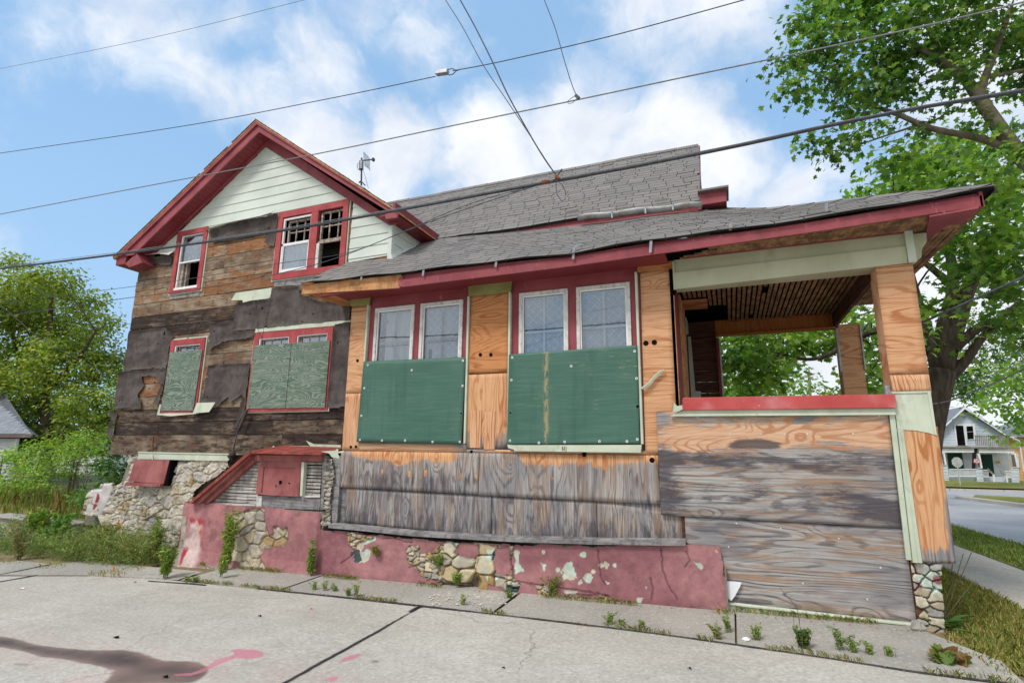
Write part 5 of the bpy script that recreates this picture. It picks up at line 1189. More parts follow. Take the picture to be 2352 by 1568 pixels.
# pink base wall of the sunroom
qb = lambda pts, c='P': XZ(c, pts, 6.85)
bare = [qb([(0,345),(0,262),(60,300),(40,330),(60,300),(185,240),(395,240),(590,265),(588,430),(640,475),(622,520),(560,512),(450,462),(458,555),(350,545),(190,520),(185,460),(90,440),(40,380)]),
        qb([(700,480),(780,460),(830,500),(800,572),(738,572),(735,500)]), qb([(945,542),(1040,540),(1030,582),(950,582)]), qb([(1090,540),(1130,545),(1132,572)]),
        qb([(205,1052),(330,1080),(410,1095),(270,1160),(275,1205),(215,1165)], 'F'), qb([(715,1180),(760,1170),(930,1200),(930,1250),(800,1250),(850,1300),(900,1440),(1000,1480),(870,1440),(830,1400),(812,1330),(715,1270)], 'F')]
isl = [qb([(250,300),(290,242),(395,250),(390,325),(330,330)]), qb([(490,270),(572,258),(588,380),(575,425),(500,410),(480,335)]), qb([(60,250),(130,245),(150,290),(60,300)])]
mint = [qb([(205,237),(282,240),(242,302),(300,312),(390,338),(385,352),(250,345),(225,290)]), qb([(405,370),(435,290),(500,258),(492,330),(462,412),(432,432)]), qb([(600,290),(626,290),(630,352),(652,392),(610,415)]),
        qb([(752,355),(797,350),(790,370),(775,402)]), qb([(870,405),(880,390),(905,350),(932,350),(962,440),(890,445)]), qb([(895,512),(960,518),(955,532),(900,530)]), qb([(1120,455),(1155,465),(1135,482)]), qb([(1118,352),(1145,362),(1130,385)]),
        qb([(1630,348),(1665,352),(1675,375),(1665,384)]), qb([(1305,558),(1340,552),(1335,580),(1312,580)]), qb([(440,420),(530,425),(500,450),(455,450)]), qb([(1752,262),(1768,262),(1765,290),(1755,290)]),
        qb([(290,1150),(440,1098),(442,1108),(340,1165),(322,1222),(402,1200),(385,1290),(300,1312),(262,1290),(270,1200)], 'F')]
dkp = [qb([(560,470),(635,490),(630,520),(585,525)]), qb([(470,300),(492,270),(495,310),(480,340)]), qb([(265,1205),(300,1200),(330,1290),(290,1315),(262,1300)], 'F'), qb([(225,1225),(265,1225),(240,1252)], 'F')]
dots = [(1025,435,.05),(995,305,.03),(850,388,.025),(980,464,.02),(1100,370,.02),(1178,370,.014),(1053,405,.016),(770,290,.02),(1272,468,.012),(1358,490,.014)]
dots = [(at(x, y, 6.85, 'P'), r) for x, y, r in dots]
cracks = [qb([(1085,280),(1088,360),(1095,430),(1130,480)]), qb([(1440,270),(1455,340),(1450,400),(1490,490),(1540,560)]), qb([(0,380),(100,340),(230,330)]), qb([(580,240),(580,300),(600,440)]), qb([(395,245),(400,330),(385,440),(380,560)]), qb([(640,460),(560,450),(700,470),(1140,535)]),
          qb([(150,1320),(200,1280),(240,1250),(262,1215)], 'F'), qb([(500,1110),(600,1100),(680,1130),(760,1140)], 'F'), qb([(1590,290),(1610,340),(1580,380)]), qb([(1380,440),(1400,500),(1390,560)]), qb([(860,575),(920,530),(1140,540),(1200,590)])]
TOPB = [(-5.9,.60),(-5.0,.585),(-4.2,.57),(-3.3,.585),(-2.6,.60),(-1.6,.655),(-.56,.755),(-.1,.76)]
tx, tz = np.array([t[0] for t in TOPB]), np.array([t[1] for t in TOPB])
def fb(X, Z):
    n = fbm(X*8, Z*8, 22, 4)-.5; n2 = fbm(X*20, Z*20, 24, 3)-.5
    tp = np.interp(X, tx, tz)-.025+(fbm(X*6, Z*0, 8, 3)-.5)*.05*(X < -1)
    right = -.19+(.76-Z)*.08
    keep = (Z < tp) & (X < right+n2*.015) & (X > -5.86)
    sb = np.minimum.reduce([sdpoly(X, Z, p) for p in bare])+n*.09+n2*.02
    si = np.minimum.reduce([sdpoly(X, Z, p) for p in isl])+n*.04; sb = np.maximum(sb, -si)
    sm = np.minimum.reduce([sdpoly(X, Z, p) for p in mint]+[np.hypot(X-c[0], Z-c[2])-r for c, r in dots])+n*.06+n2*.03
    sd = np.minimum.reduce([sdpoly(X, Z, p) for p in dkp])+n*.04
    h, j, c = stones(X, Z, 90, .10, .062, .3, .12); hb, jb, cb = stones(X, Z, 93, .27, .2, .25, .15)
    big = (X > -3.72) & (X < -2.8); h = np.where(big, hb, h); j = np.where(big, jb, j); c = np.where(big[..., None], cb*np.array([1.12,1.06,.88]), c*np.array([1.1,1.05,.94]))
    c = lerp(c, c*.5, j*.8); c = c*(.8+.4*fbm(X*18, Z*18, 4, 4))[..., None]
    cav = ss(.06, -.02, sdpoly(X, Z, qb([(190,470),(330,500),(360,455),(395,430),(405,460),(350,560),(190,530)]))+n*.05)
    c = lerp(c, np.broadcast_to(C3(104,92,80), c.shape), cav*.85)
    p = np.broadcast_to(C3(168,119,120), c.shape)*(.80+.36*fbm(X*2.1, Z*2.6, 31, 5))[..., None]*(.86+.28*fbm(X*17, Z*17, 32, 4))[..., None]
    p = lerp(p, np.broadcast_to(C3(126,80,88), p.shape), ss(.5, .68, fbm(X*.9+3, Z*1.5, 71, 4))*.6)
    mc = lerp(np.broadcast_to(MINT, p.shape), np.broadcast_to(CREAM, p.shape), ss(.45, .6, fbm(X*9, Z*9, 2, 3)))*(.85+.3*fbm(X*14, Z*14, 3, 3))[..., None]
    p = np.where((sm < 0)[..., None], mc, p); c = np.where(((sm < 0) & (fbm(X*7, Z*7, 44, 2) > .42))[..., None], mc*.98, c)
    c2 = np.where((sb < 0)[..., None], c, p); c2 = np.where((sd < 0)[..., None], np.broadcast_to(DKG, c2.shape), c2)
    ck = np.minimum.reduce([sdline(X+n*.05, Z+n2*.03, l) for l in cracks]); ckm = ss(.013, .002, ck); web = worley(X*3.2+n*.6, Z*3.2+n2*.4, 66); wk = ss(.035, .0, web[1]-web[0])*ss(.5,.62,fbm(X*1.3, Z*1.3, 12, 2)); c2 = lerp(c2, c2*.62, wk*.8*(sb > 0))
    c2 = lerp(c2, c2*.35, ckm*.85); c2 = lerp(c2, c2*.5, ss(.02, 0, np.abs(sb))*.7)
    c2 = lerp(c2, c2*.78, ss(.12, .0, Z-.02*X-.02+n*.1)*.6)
    y = np.where(sb < 0, 6.885-h*.065+.03*j+cav*.09, 6.845+(fbm(X*5, Z*5, 18, 4)-.5)*.028)+np.where((sm < 0) & (sb >= 0), .006, 0)+ckm*.012-np.clip(.35-Z, 0, .6)*.10
    return keep, y, c2
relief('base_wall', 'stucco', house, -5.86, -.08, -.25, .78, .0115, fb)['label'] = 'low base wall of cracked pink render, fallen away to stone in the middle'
b = MB(); b.box(-5.84, -.22, 6.92, 7.3, -.3, .52); b.vprism([(-.22,6.92),(-.16,6.92),(-.16,6.80),(-.14,6.8),(-.14,7.0),(-.22,7.0)], -.1, .5); part('base_core', b, 'mortar_core')
b = MB(); P_ = qb([(1820,460),(1905,466),(1898,490),(1868,545),(1848,572),(1830,560)]); b.prism(P_, 6.85, 6.86); part('plastic_scrap', b, 'paper')
# stone pier under the pillar
def fq(X, Z):
    h, j, c = stones(X, Z, 5, .125, .088, .2, .1); n = fbm(X*7, Z*7, 2, 3)-.5
    c = c*1.12; mi = ss(.03,-.0, np.hypot((X-1.75)/1.2, Z-.52)-.09+n*.12); c = lerp(c, np.broadcast_to(MINT, c.shape), mi)
    pk = ss(.01,-.01, np.minimum(np.hypot(X-1.67, Z-.47)-.035, np.hypot(X-1.82, Z-.54)-.04)+n*.05); c = lerp(c, np.broadcast_to(PINK*.8, c.shape), pk)
    c = lerp(c, c*.4, j*.8)
    return (X > 1.612-(.7-Z)*.01+n*.02) & (X < 1.875-(.69-Z)*.07+n*.02) & (Z < .72), 6.93-h*.05+j*.02+0*X, c
relief('stone_pier', 'masonry', house, 1.58, 1.92, -.05, .73, .009, fq)['label'] = 'small stone pier with mint paint flakes under the corner pillar'
b = MB(); b.box(1.63,1.83,6.95,7.3,-.1,.71); b.box(1.8,1.84,6.93,7.2,.0,.6); part('pier_core', b, 'mortar_core')
# television antenna
an = thing('tv_antenna', 'small grid television antenna on a tripod behind the gable ridge', 'antenna', (-6.97, 8.6, 7.2))
V_ = lambda x, y, Y=8.6: at(x, y, Y, 'V')
b = MB(); b.cyl(V_(163,480), V_(168,140), .018, 8); b.bar(V_(163,430), V_(210,480), .03, .02); b.bar(V_(163,430), V_(135,445), .03, .02); part('mast', b, 'cable', an)
b = MB(); b.tube([V_(162,280), V_(165,180)], .05, 8); part('amplifier_box', b, 'metal', an)
b = MB(); b.bar(V_(155,175), V_(305,160), .02, .02); b.box(*[v for v in (V_(303,160)[0], V_(322,160)[0], 8.57, 8.63, V_(310,178)[2], V_(310,145)[2])]); part('boom', b, 'cable', an)
b = MB()
for k in range(7):
    x0 = 193+k*12; y0 = 65+k*14; b.cyl(V_(x0, y0), V_(x0+2, y0+170-k*6-(0 if k < 1 else 0) if k else 175), .007, 4)
b.cyl(V_(192,65), V_(270,150), .006, 4); b.cyl(V_(200,200), V_(276,298), .006, 4); part('grid_reflector', b, 'metal', an)
b = MB(); b.tube([V_(x,y) for x,y in [(155,190),(120,210),(112,250),(125,285),(160,300)]], .006, 4); b.tube([V_(x,y) for x,y in [(185,290),(215,380),(240,480),(252,515)]], .004, 4); part('aerial_lead', b, 'cable', an)

# ------------------------------------------------------------------ ground
def structure(o, lab=None): o['kind'] = 'structure'; return o
JO = [(-60,4.6),(-14,5.0),(-10.52,5.24),(-9.22,5.7),(-7.84,5.93),(-6.08,5.95),(-4.66,5.97),(-3.54,5.96),(-1.74,5.93),(-.84,5.89),(-.12,5.82),(.65,5.73),(1.25,5.63),(1.9,5.6),(60,5.6)]
jx, jy = np.array([p[0] for p in JO]), np.array([p[1] for p in JO])
gzv = np.vectorize(gz)
xs = np.concatenate([np.arange(-60,-12,4.), np.arange(-12, 3.2, .026), np.arange(4, 70, 4.)]); ts = np.concatenate([[-20,-14,-9,-5,-2.4], np.linspace(-1.2, 1., 118)])
X, T = np.meshgrid(xs, ts); YJ = np.interp(X, jx, jy); Yg = np.where(T < -1.2, T, YJ-(1-T)/2.2*(YJ-1.9))
Zg = gzv(X, 0)+.0
OG = lambda pts: [ong(x, y, 'O') for x, y in pts]
wet = OG([(-400,700),(0,770),(110,790),(210,822),(330,836),(500,852),(720,850),(870,880),(960,912),(1080,912),(1160,920),(1205,942),(1205,985),(1150,1030),(1100,1048),(560,1060),(620,1000),(635,972),(500,940),(350,910),(220,900),(150,868),(0,840),(-400,800)])
core = OG([(0,790),(300,850),(700,880),(1000,950),(1180,960),(1150,1000),(800,960),(400,900),(0,830)])
pk1 = OG([(1000,990),(1100,988),(1180,955),(1240,912),(1340,882),(1330,850),(1450,850),(1510,866),(1512,895),(1412,906),(1350,898),(1240,945),(1170,978),(1100,1000),(1010,1002)])
pk2 = OG([(1915,955),(1960,905),(2000,882),(2080,875),(2060,900),(1980,922)]); pk3 = OG([(1780,1045),(1850,1005),(1950,995),(1952,1030),(1880,1050)])
blot = OG([(35,932),(110,922),(215,932),(180,950),(60,948)]); bsp = OG([(2115,915),(2150,905),(2195,910),(2180,928),(2130,930)]); blush = OG([(300,1050),(420,990),(560,1000),(520,1060)]); bl2 = OG([(1500,930),(1900,960),(2200,1045),(1500,1045)])
sdv = lambda P: sdpoly(X, Yg, P)
a0 = np.maximum(ss(.1, -.1, sdv(wet))*.75+ss(.1,-.1,sdv(core))*.25, ss(.09,-.07,sdv(blot))*.62); a0 = np.maximum(a0, ss(.08,-.05,sdv(bsp))*.6)
a1 = np.maximum.reduce([ss(.05, -.05, sdv(pk1)), ss(.07, -.07, sdv(pk2))*.85, ss(.1, -.09, sdv(pk3))*.62]); a2 = np.maximum(ss(.3, -.3, sdv(blush)), ss(.4, -.3, sdv(bl2))*.3)
a2 = np.maximum(a2, ss(.35, .05, np.abs(sdv(wet)))*.35)
far_ = (X < -12) | (X > 3.3); a0 = np.where(far_, 0, a0)
nx, ny = X.shape[1], X.shape[0]; idx = np.arange(nx*ny).reshape(ny, nx)
F = np.stack([idx[:-1, :-1], idx[:-1, 1:], idx[1:, 1:], idx[1:, :-1]], -1).reshape(-1, 4)
structure(npmesh('alley', np.stack([X.ravel(), Yg.ravel(), Zg.ravel()], 1), F, 'alley_concrete', None, np.stack([a0.ravel(), a1.ravel(), a2.ravel()], 1)))
def sheet(name, poly, m, dz=.0, sub=None, zf=None, kind='structure', label=None):
    """flat lie-of-the-land sheet; cut into bands along Y so it follows the slope"""
    ys = [p[1] for p in poly]; y = min(ys); b = MB(); zf = zf or gz
    P0 = [(x, yy_) for x, yy_ in poly]; st = sub or 4.
    while y < max(ys)-1e-6:
        P = clip_z(P0, y, y+st)
        if len(P) > 2:
            ar = sum(P[i-1][0]*P[i][1]-P[i][0]*P[i-1][1] for i in range(len(P)))
            if ar < 0: P = P[::-1]
            b.add([(px_, py_, zf(px_, py_)+dz) for px_, py_ in P], [tuple(range(len(P)))])
        y += st
    o = b.build(name, m); o['kind'] = kind; return o
# base ground to the horizon
b = MB(); xs_ = [-900,-300,-80,-30,-14,0,1,2,3,4,8,30,80,300,900]; ys_ = [-900,-200,-40,-10,5,7,90,150,300,900]
b.add([(x, y, gz(x, y)-.09) for y in ys_ for x in xs_], [(j*len(xs_)+i, j*len(xs_)+i+1, (j+1)*len(xs_)+i+1, (j+1)*len(xs_)+i) for j in range(len(ys_)-1) for i in range(len(xs_)-1)])
structure(b.build('ground', 'meadow'))
# concrete strip along the house, panels with joints
b = MB(); R5 = random.Random(5)
for a, c in [(-16,-13.2),(-13.15,-10.6),(-10.55,-7.6),(-7.55,-5.72),(-5.68,-2.62),(-2.58,-.085),(-.065,1.95)]:
    n = 8; 
    for i in range(n):
        x0, x1 = a+(c-a)*i/n, a+(c-a)*(i+1)/n; f = lambda x: float(np.interp(x, jx, jy))+.018
        yb = 7.0 if a > -9 else (6.35 if a > -11 else 5.95)
        y0, y1 = f(x0), f(x1)
        if a == -.065: e0, e1 = min(yb, 7.0-(max(0, x0-1.5))*2.2), min(yb, 7.0-(max(0, x1-1.5))*2.2)
        else: e0 = e1 = yb
        b.add([(x0,y0,gz(x0,0)+.012),(x1,y1,gz(x1,0)+.012),(x1,e1,gz(x1,0)+.045),(x0,e0,gz(x0,0)+.045),(x0,y0,gz(x0,0)-.05),(x1,y1,gz(x1,0)-.05)], [(0,1,2,3),(4,5,1,0)])
structure(b.build('pavement', 'old_concrete'))
sheet('soil_bed', [(-30,4.84),(-14,4.98),(-10.52,5.22),(-9.22,5.68),(-8.95,5.9),(-8.95,7.3),(-11.5,7.6),(-30,7.6)], 'soil', .008)['name'] = 'soil'
sheet('soil_strip', [(-9.9,5.6),(2.1,5.5),(2.1,5.85),(1.9,7.1),(-9.9,7.1)], 'soil', -.012)
def seal(pts, w0=.028, seed=1):
    rr = random.Random(seed); P = []
    for (x0, y0), (x1, y1) in zip(pts[:-1], pts[1:]):
        L = math.hypot(x1-x0, y1-y0); n = max(1, int(L/.06))
        P += [(x0+(x1-x0)*i/n, y0+(y1-y0)*i/n) for i in range(n)]
    P.append(pts[-1]); vs = []; w_ = w0
    for i, (x, y) in enumerate(P):
        a, c = P[max(0, i-1)], P[min(len(P)-1, i+1)]; dx, dy = c[0]-a[0], c[1]-a[1]; L = math.hypot(dx, dy) or 1
        w_ += rr.uniform(-.006, .006); w_ = min(w0*1.7, max(w0*.45, w_)); j = rr.uniform(-.004, .004)
        vs += [(x-dy/L*(w_/2+j), y+dx/L*(w_/2+j), gz(x, 0)+.013), (x+dy/L*(w_/2-j), y-dx/L*(w_/2-j), gz(x, 0)+.006)]
    return vs, [(2*i+1, 2*i+3, 2*i+2, 2*i) for i in range(len(P)-1)]
b = MB(); G_ = lambda c, pts: [ong(x, y, c) for x, y in pts]
b.add(*seal([(x, y) for x, y in JO if -6.9 < x < 1.95], .026, 2)); b.add(*seal(G_('d', [(965,1393),(850,1460),(740,1520),(655,1568),(560,1620)]), .022, 3))
for pts in ([(1605,515),(1650,480),(1700,452)], [(1605,520),(1700,488),(1815,449)], [(-60,475),(0,466),(230,425),(400,385),(460,372)], [(850,462),(1100,478),(1180,486)]): b.add(*seal(G_('O', pts), .022, len(pts)))
b.add(*seal(G_('P', [(1700,648),(1790,655),(1815,660)]), .02, 5)); b.add(*seal(G_('P', [(1815,655),(1818,720),(1822,800)]), .014, 6)); b.add(*seal(G_('P', [(0,640),(40,618),(80,604)]), .05, 7))
b.add(*seal(G_('P', [(1835,652),(1945,668)]), .012, 8)); b.add(*seal(G_('P', [(290,620),(330,585),(365,570)]), .016, 9))
b.add(*seal([(-9.2,5.72),(-8.6,5.86),(-7.9,5.95),(-6.9,5.96)], .016, 11))
structure(b.build('joint_sealant', 'sealant'))
# low broken kerb wall at the left
LY = 7.25
kw = thing('low_wall', 'low broken concrete kerb wall with pink paint in front of the overgrown yard', 'wall', (-16, LY, -.3))
for i, (x0, x1, h) in enumerate([(-26,-18.9,.24),(-18.8,-16.2,.24),(-15.9,-15.4,.02),(-15.3,-12.4,.22)]):
    b = MB(); r3 = random.Random(i); b.hexa([(x0,LY-.05,-.5),(x1,LY-.04,-.5),(x1,LY+.3,-.5),(x0,LY+.3,-.5),(x0,LY+.02,h),(x1,LY+.03,h-.03),(x1,LY+.28,h-.02),(x0,LY+.3,h+.01)])
    part('wall_block', b, 'pink_panel' if i < 2 else 'old_concrete', kw, bevel=.02)
b = MB(); b.hexa([(-26,LY-.07,.245),(-16.2,LY-.07,.24),(-16.2,LY+.34,.24),(-26,LY+.34,.245),(-26,LY-.07,.29),(-16.2,LY-.07,.285),(-16.2,LY+.34,.285),(-26,LY+.34,.29)]); b.hexa([(-15.3,LY-.06,.225),(-12.4,LY-.06,.195),(-12.4,LY+.34,.20),(-15.3,LY+.34,.23),(-15.3,LY-.06,.27),(-12.4,LY-.06,.24),(-12.4,LY+.34,.245),(-15.3,LY+.34,.275)]); part('coping', b, 'old_concrete', kw, bevel=.015)
yardz = lambda x, y: .20+.012*(y-7)
sheet('yard', [(-120,7.4),(-11.9,7.4),(-11.9,90),(-120,90)], 'meadow', 0, zf=yardz)
sheet('back_yard', [(-12,15.2),(1.9,10.2),(1.9,90),(-12,90)], 'meadow', .02)
# street side
sheet('lawn', [(1.92,5.86),(2.92,5.86),(2.92,120),(1.9,120),(1.9,7.0),(1.72,6.75)], 'turf', .01)
sheet('walkway', [(2.92,5.62),(4.1,5.62),(4.1,120),(2.92,120)], 'walk_concrete', .02)
sheet('verge', [(4.1,5.86),(5.4,5.86),(5.4,34.5),(4.1,34.5)], 'turf', .03)
b = MB()
for i in range(19): y0 = 5.6+i*1.5; b.hexa([(5.4,y0,gz(5.4,y0)-.12),(5.55,y0,gz(5.4,y0)-.12),(5.55,y0+1.48,gz(5.4,y0+1.5)-.12),(5.4,y0+1.48,gz(5.4,y0+1.5)-.12),(5.4,y0,gz(5.4,y0)+.04),(5.55,y0,gz(5.4,y0)+.035),(5.55,y0+1.48,gz(5.4,y0+1.5)+.035),(5.4,y0+1.48,gz(5.4,y0+1.5)+.04)])
structure(b.build('kerb', 'walk_concrete'))
sheet('street', [(5.5,1),(70,1),(70,47.4),(5.5,47.4)], 'street_paving', -.035)
sheet('cross_street', [(-40,35.5),(5.5,35.5),(5.5,47.4),(-40,47.4)], 'street_paving', -.03)
isl_ = [ong(x, y, 'Q') for x, y in [(520,213),(915,262),(1100,285),(1300,225),(915,212),(545,193)]]
sheet('traffic_island', isl_, 'turf', .09, sub=2)
b = MB(); P_ = [ong(x, y, 'Q') for x, y in [(380,200),(520,213),(915,262),(1100,285)]]; Q_ = [ong(x, y, 'Q') for x, y in [(390,205),(520,222),(915,272),(1100,296)]]
for i in range(3): b.add([(*P_[i], gz(*P_[i])+.10), (*P_[i+1], gz(*P_[i+1])+.10), (*Q_[i+1], gz(*Q_[i+1])+.10), (*Q_[i], gz(*Q_[i])+.10), (*Q_[i+1], gz(*Q_[i+1])-.05), (*Q_[i], gz(*Q_[i])-.05)], [(0,3,2,1),(3,5,4,2)])
P_ = [ong(x, y, 'Q') for x, y in [(380,200),(520,213),(545,193),(430,192)]]; b.add([(x, y, gz(x, y)+.08) for x, y in P_], [(0,1,2,3)])
structure(b.build('island_kerb', 'walk_concrete'))
sheet('far_verge', [(-60,47.6),(90,47.6),(90,120),(-60,120)], 'turf', .06)
b = MB()
for i in range(16): x0 = 2+i*3; b.box(x0, x0+2.95, 47.35, 47.6, gz(8, 47)-.1, gz(8, 47)+.09)
structure(b.build('far_kerb', 'walk_concrete'))

# ------------------------------------------------------------------ foliage
MAPLE = np.array([(0,-.5),(.1,-.16),(.42,-.28),(.34,-.02),(.52,.14),(.24,.2),(.0,.55),(-.24,.2),(-.52,.14),(-.34,-.02),(-.42,-.28),(-.1,-.16)])
DIAM = np.array([(0,-.5),(.3,-.02),(0,.5),(-.3,-.02)])
BLADE = np.array([(-.05,-.5),(.05,-.5),(.04,.15),(0,.5)])
def leafmesh(name, pos, size, cols, shape, parent, rs, up=.6, out=None, m='leaf', align=None):
    N = len(pos); k = len(shape)
    n = rs.normal(size=(N, 3)); n[:, 2] = np.abs(n[:, 2])+up
    if out is not None: n += out*.8
    n /= np.linalg.norm(n, axis=1)[:, None]
    t = rs.normal(size=(N, 3)) if align is None else align+rs.normal(size=(N, 3))*.35
    t -= n*(t*n).sum(1)[:, None]; t /= np.linalg.norm(t, axis=1)[:, None]; bt = np.cross(n, t)
    s = (size*rs.uniform(.65, 1.25, N))[:, None, None]
    sh = shape[None]; bend = (sh[:, :, 0:1]**2)*-.35+(sh[:, :, 1:2]**2)*-.25
    V = pos[:, None]+s*(bt[:, None]*sh[:, :, 0:1]+t[:, None]*sh[:, :, 1:2]+n[:, None]*bend)
    F = np.arange(N*k).reshape(N, k)
    return npmesh(name, V.reshape(-1, 3), F, m, parent, np.repeat(cols, k, 0))
def pal(rs, N, cols, var=.16):
    P = np.array([C3(*c) for c in cols]); c = P[rs.integers(0, len(P), N)]; return c*(1+rs.normal(size=(N, 1))*var).clip(.4, 1.7)
def crown(parent, clumps, leaf, shape, cols, seed, dens=1., depth=.35, name='crown', sub=9):
    """clumps: (px, py, Y, r px): leafy boughs; each is broken into small sprays so gaps show"""
    rs = np.random.default_rng(seed); PS = []; OU = []; CL = []; cen = []
    for (x, y, Y, r) in clumps:
        d = ray(x, y); Yc = Y*(1+rs.uniform(-depth, depth)*.4); c = d*Yc/d[1]; c[2] += H0; R = r*np.linalg.norm(d)*Yc/d[1]/FPX/np.linalg.norm(d)*1.0; R = r/FPX*Yc/d[1]
        cen.append(c)
        ns = max(4, int(.11*sub*(R/leaf)**2)); tone = rs.uniform(.8, 1.2)
        for k in range(ns):
            u = rs.normal(size=3); u /= np.linalg.norm(u); q = c+u*R*rs.uniform(.15, 1.)**.6*np.array([1, 1.1, .85])
            nl = int(rs.integers(14, 30)*dens); rr_ = leaf*rs.uniform(1.3, 2.9)
            p = q+rs.normal(size=(nl, 3))*rr_*np.array([.75, .75, .4]); PS.append(p); o_ = p-c; OU.append(o_/np.linalg.norm(o_, axis=1)[:, None])
            cc = pal(rs, nl, cols, .12)*tone*rs.uniform(.82, 1.2); CL.append(cc)
    P = np.vstack(PS); return leafmesh(name, P, leaf, np.vstack(CL), shape, parent, rs, .5, np.vstack(OU)), cen
def limb(b, pts, r0, r1, rs=None, seg=7):
    P = [Vector(p) for p in pts]; Q = []
    for i in range(len(P)-1):
        a, c = P[i], P[i+1]; p0 = P[max(0, i-1)]; p3 = P[min(len(P)-1, i+2)]
        for k in range(5):
            t = k/5; Q.append(.5*((2*a)+(c-p0)*t+(2*p0-5*a+4*c-p3)*t*t+(3*a-p0-3*c+p3)*t**3))
    Q.append(P[-1]); n = len(Q); b.tube(Q, [r0+(r1-r0)*i/(n-1) for i in range(n)], seg)
def twigs(b, cen, tips, r, rng):
    for c in cen:
        q = min(tips, key=lambda p: (Vector(p)-Vector(c)).length); m_ = Vector(q).lerp(Vector(c), .5)+Vector((rng.uniform(-.2,.2), rng.uniform(-.2,.2), rng.uniform(-.1,.3)))
        limb(b, [q, m_, c], r, r*.25, seg=5)
GREEN = [(62,96,38),(78,116,44),(52,84,36),(92,128,50),(70,104,52)]
LIME = [(124,154,56),(144,168,64),(104,142,52),(160,172,74),(112,146,66)]
YEL = [(136,150,56),(154,164,64),(116,138,50),(146,154,70),(100,128,50)]
# left tree
def tree(name, label, base, clumps, leaf, shape, cols, seed, limbs, r0, dens=1., group=None, bark='bark', sub=9, depth=.35, tw=.035):
    t = thing(name, label, 'tree', base, group); rg = random.Random(seed)
    _, cen = crown(t, clumps, leaf, shape, cols, seed, dens, depth, sub=sub)
    b = MB(); tips = []
    for L in limbs: limb(b, L[0], L[1], L[2]); tips += L[0][1:]
    twigs(b, [tuple(c) for c in cen], tips, tw, rg)
    part('trunk', b, bark, t, smooth=True); return t
def A_(x, y, Y): return at(x, y, Y)
lb = (ong(90,1130)[0]*1.0, 14, .3); lb = (at(110,1100,14)[0], 14, .3)
tree('broadleaf_tree', 'big yellow green tree left of the house beyond the yard', lb,
     [(60,640,14,55),(130,645,14,50),(190,690,14,50),(40,720,14,70),(120,740,14,70),(205,765,14,55),(246,735,14,26),(60,820,14,80),(150,840,14,80),(238,850,14,50),(30,900,14,80),(120,930,14,80),(210,930,14,65),(258,820,14,34),(90,1000,14,75),(180,1000,14,65),(262,960,14,40),(30,600,14,26),(-60,700,14,110),(-80,860,15,130),(150,790,15,60),(80,680,15,60),(-40,1000,14,90),(20,1010,14,60)],
     .17, DIAM, YEL+[(150,158,68),(104,124,46)], 11, [([lb, A_(105,960,14), A_(110,820,14), A_(120,660,14)], .28, .06), ([A_(105,960,14), A_(50,850,14), A_(20,720,14)], .16, .04), ([A_(108,900,14), A_(180,820,14), A_(220,760,14)], .14, .04)], .28, dens=1.0, sub=15)
for i, (x, y, Y, r, lab) in enumerate([(285,900,22,55,'pale tree top showing right behind the big left tree'),(235,1010,20,50,'small green tree before the brown roofed house')]):
    bb = (at(x, 1090, Y)[0], Y, .3); tree('small_tree', lab, bb, [(x, y, Y, r), (x-25, y+60, Y, r*.8), (x+15, y+90, Y, r*.8), (x, y-35, Y, r*.6)], .2, DIAM, LIME, 30+i, [([bb, A_(x, y+60, Y), A_(x, y-30, Y)], .12, .03)], .1, dens=.9)
# shrubs in the yard
for i, (cl, Y, cols, lab, leaf) in enumerate([
    ([(55,1060,45),(95,1040,40),(30,1100,45),(80,1100,40),(20,1050,34),(60,1130,40),(110,1080,36),(20,1130,36),(100,1130,30)], 9.2, LIME, 'light green sapling shrub before the garage wall', .085),
    ([(160,1018,36),(200,1010,34),(185,1045,36),(230,1030,26),(150,1050,30),(165,1080,24)], 10.5, LIME, 'spindly sapling with pale leaves above the fence', .075),
    ([(265,1030,36),(250,1070,36),(290,1090,28),(272,1110,30),(240,1110,28)], 8.9, GREEN, 'dark green vine bush against the left corner of the house', .09),
    ([(225,1135,30),(195,1150,28),(250,1150,22),(215,1165,22)], 8.2, [(86,128,52),(104,144,60),(72,112,46)], 'bright green bush behind the broken render slab', .07)]):
    cx = sum(c[0] for c in cl)/len(cl); bb = (at(cx, 1150, Y)[0], Y, .22); t = thing('shrub', lab, 'shrub', bb)
    _, cen = crown(t, [(x, y, Y, r) for x, y, r in cl], leaf, DIAM if i < 2 else MAPLE, cols, 50+i, .9, .12, name='foliage', sub=8)
    b = MB()
    for c in cen: limb(b, [bb, (bb[0]*.5+c[0]*.5, bb[1], (bb[2]+c[2])*.5+.05), tuple(c)], .015, .005, seg=4)
    part('stem', b, 'bark_young', t)
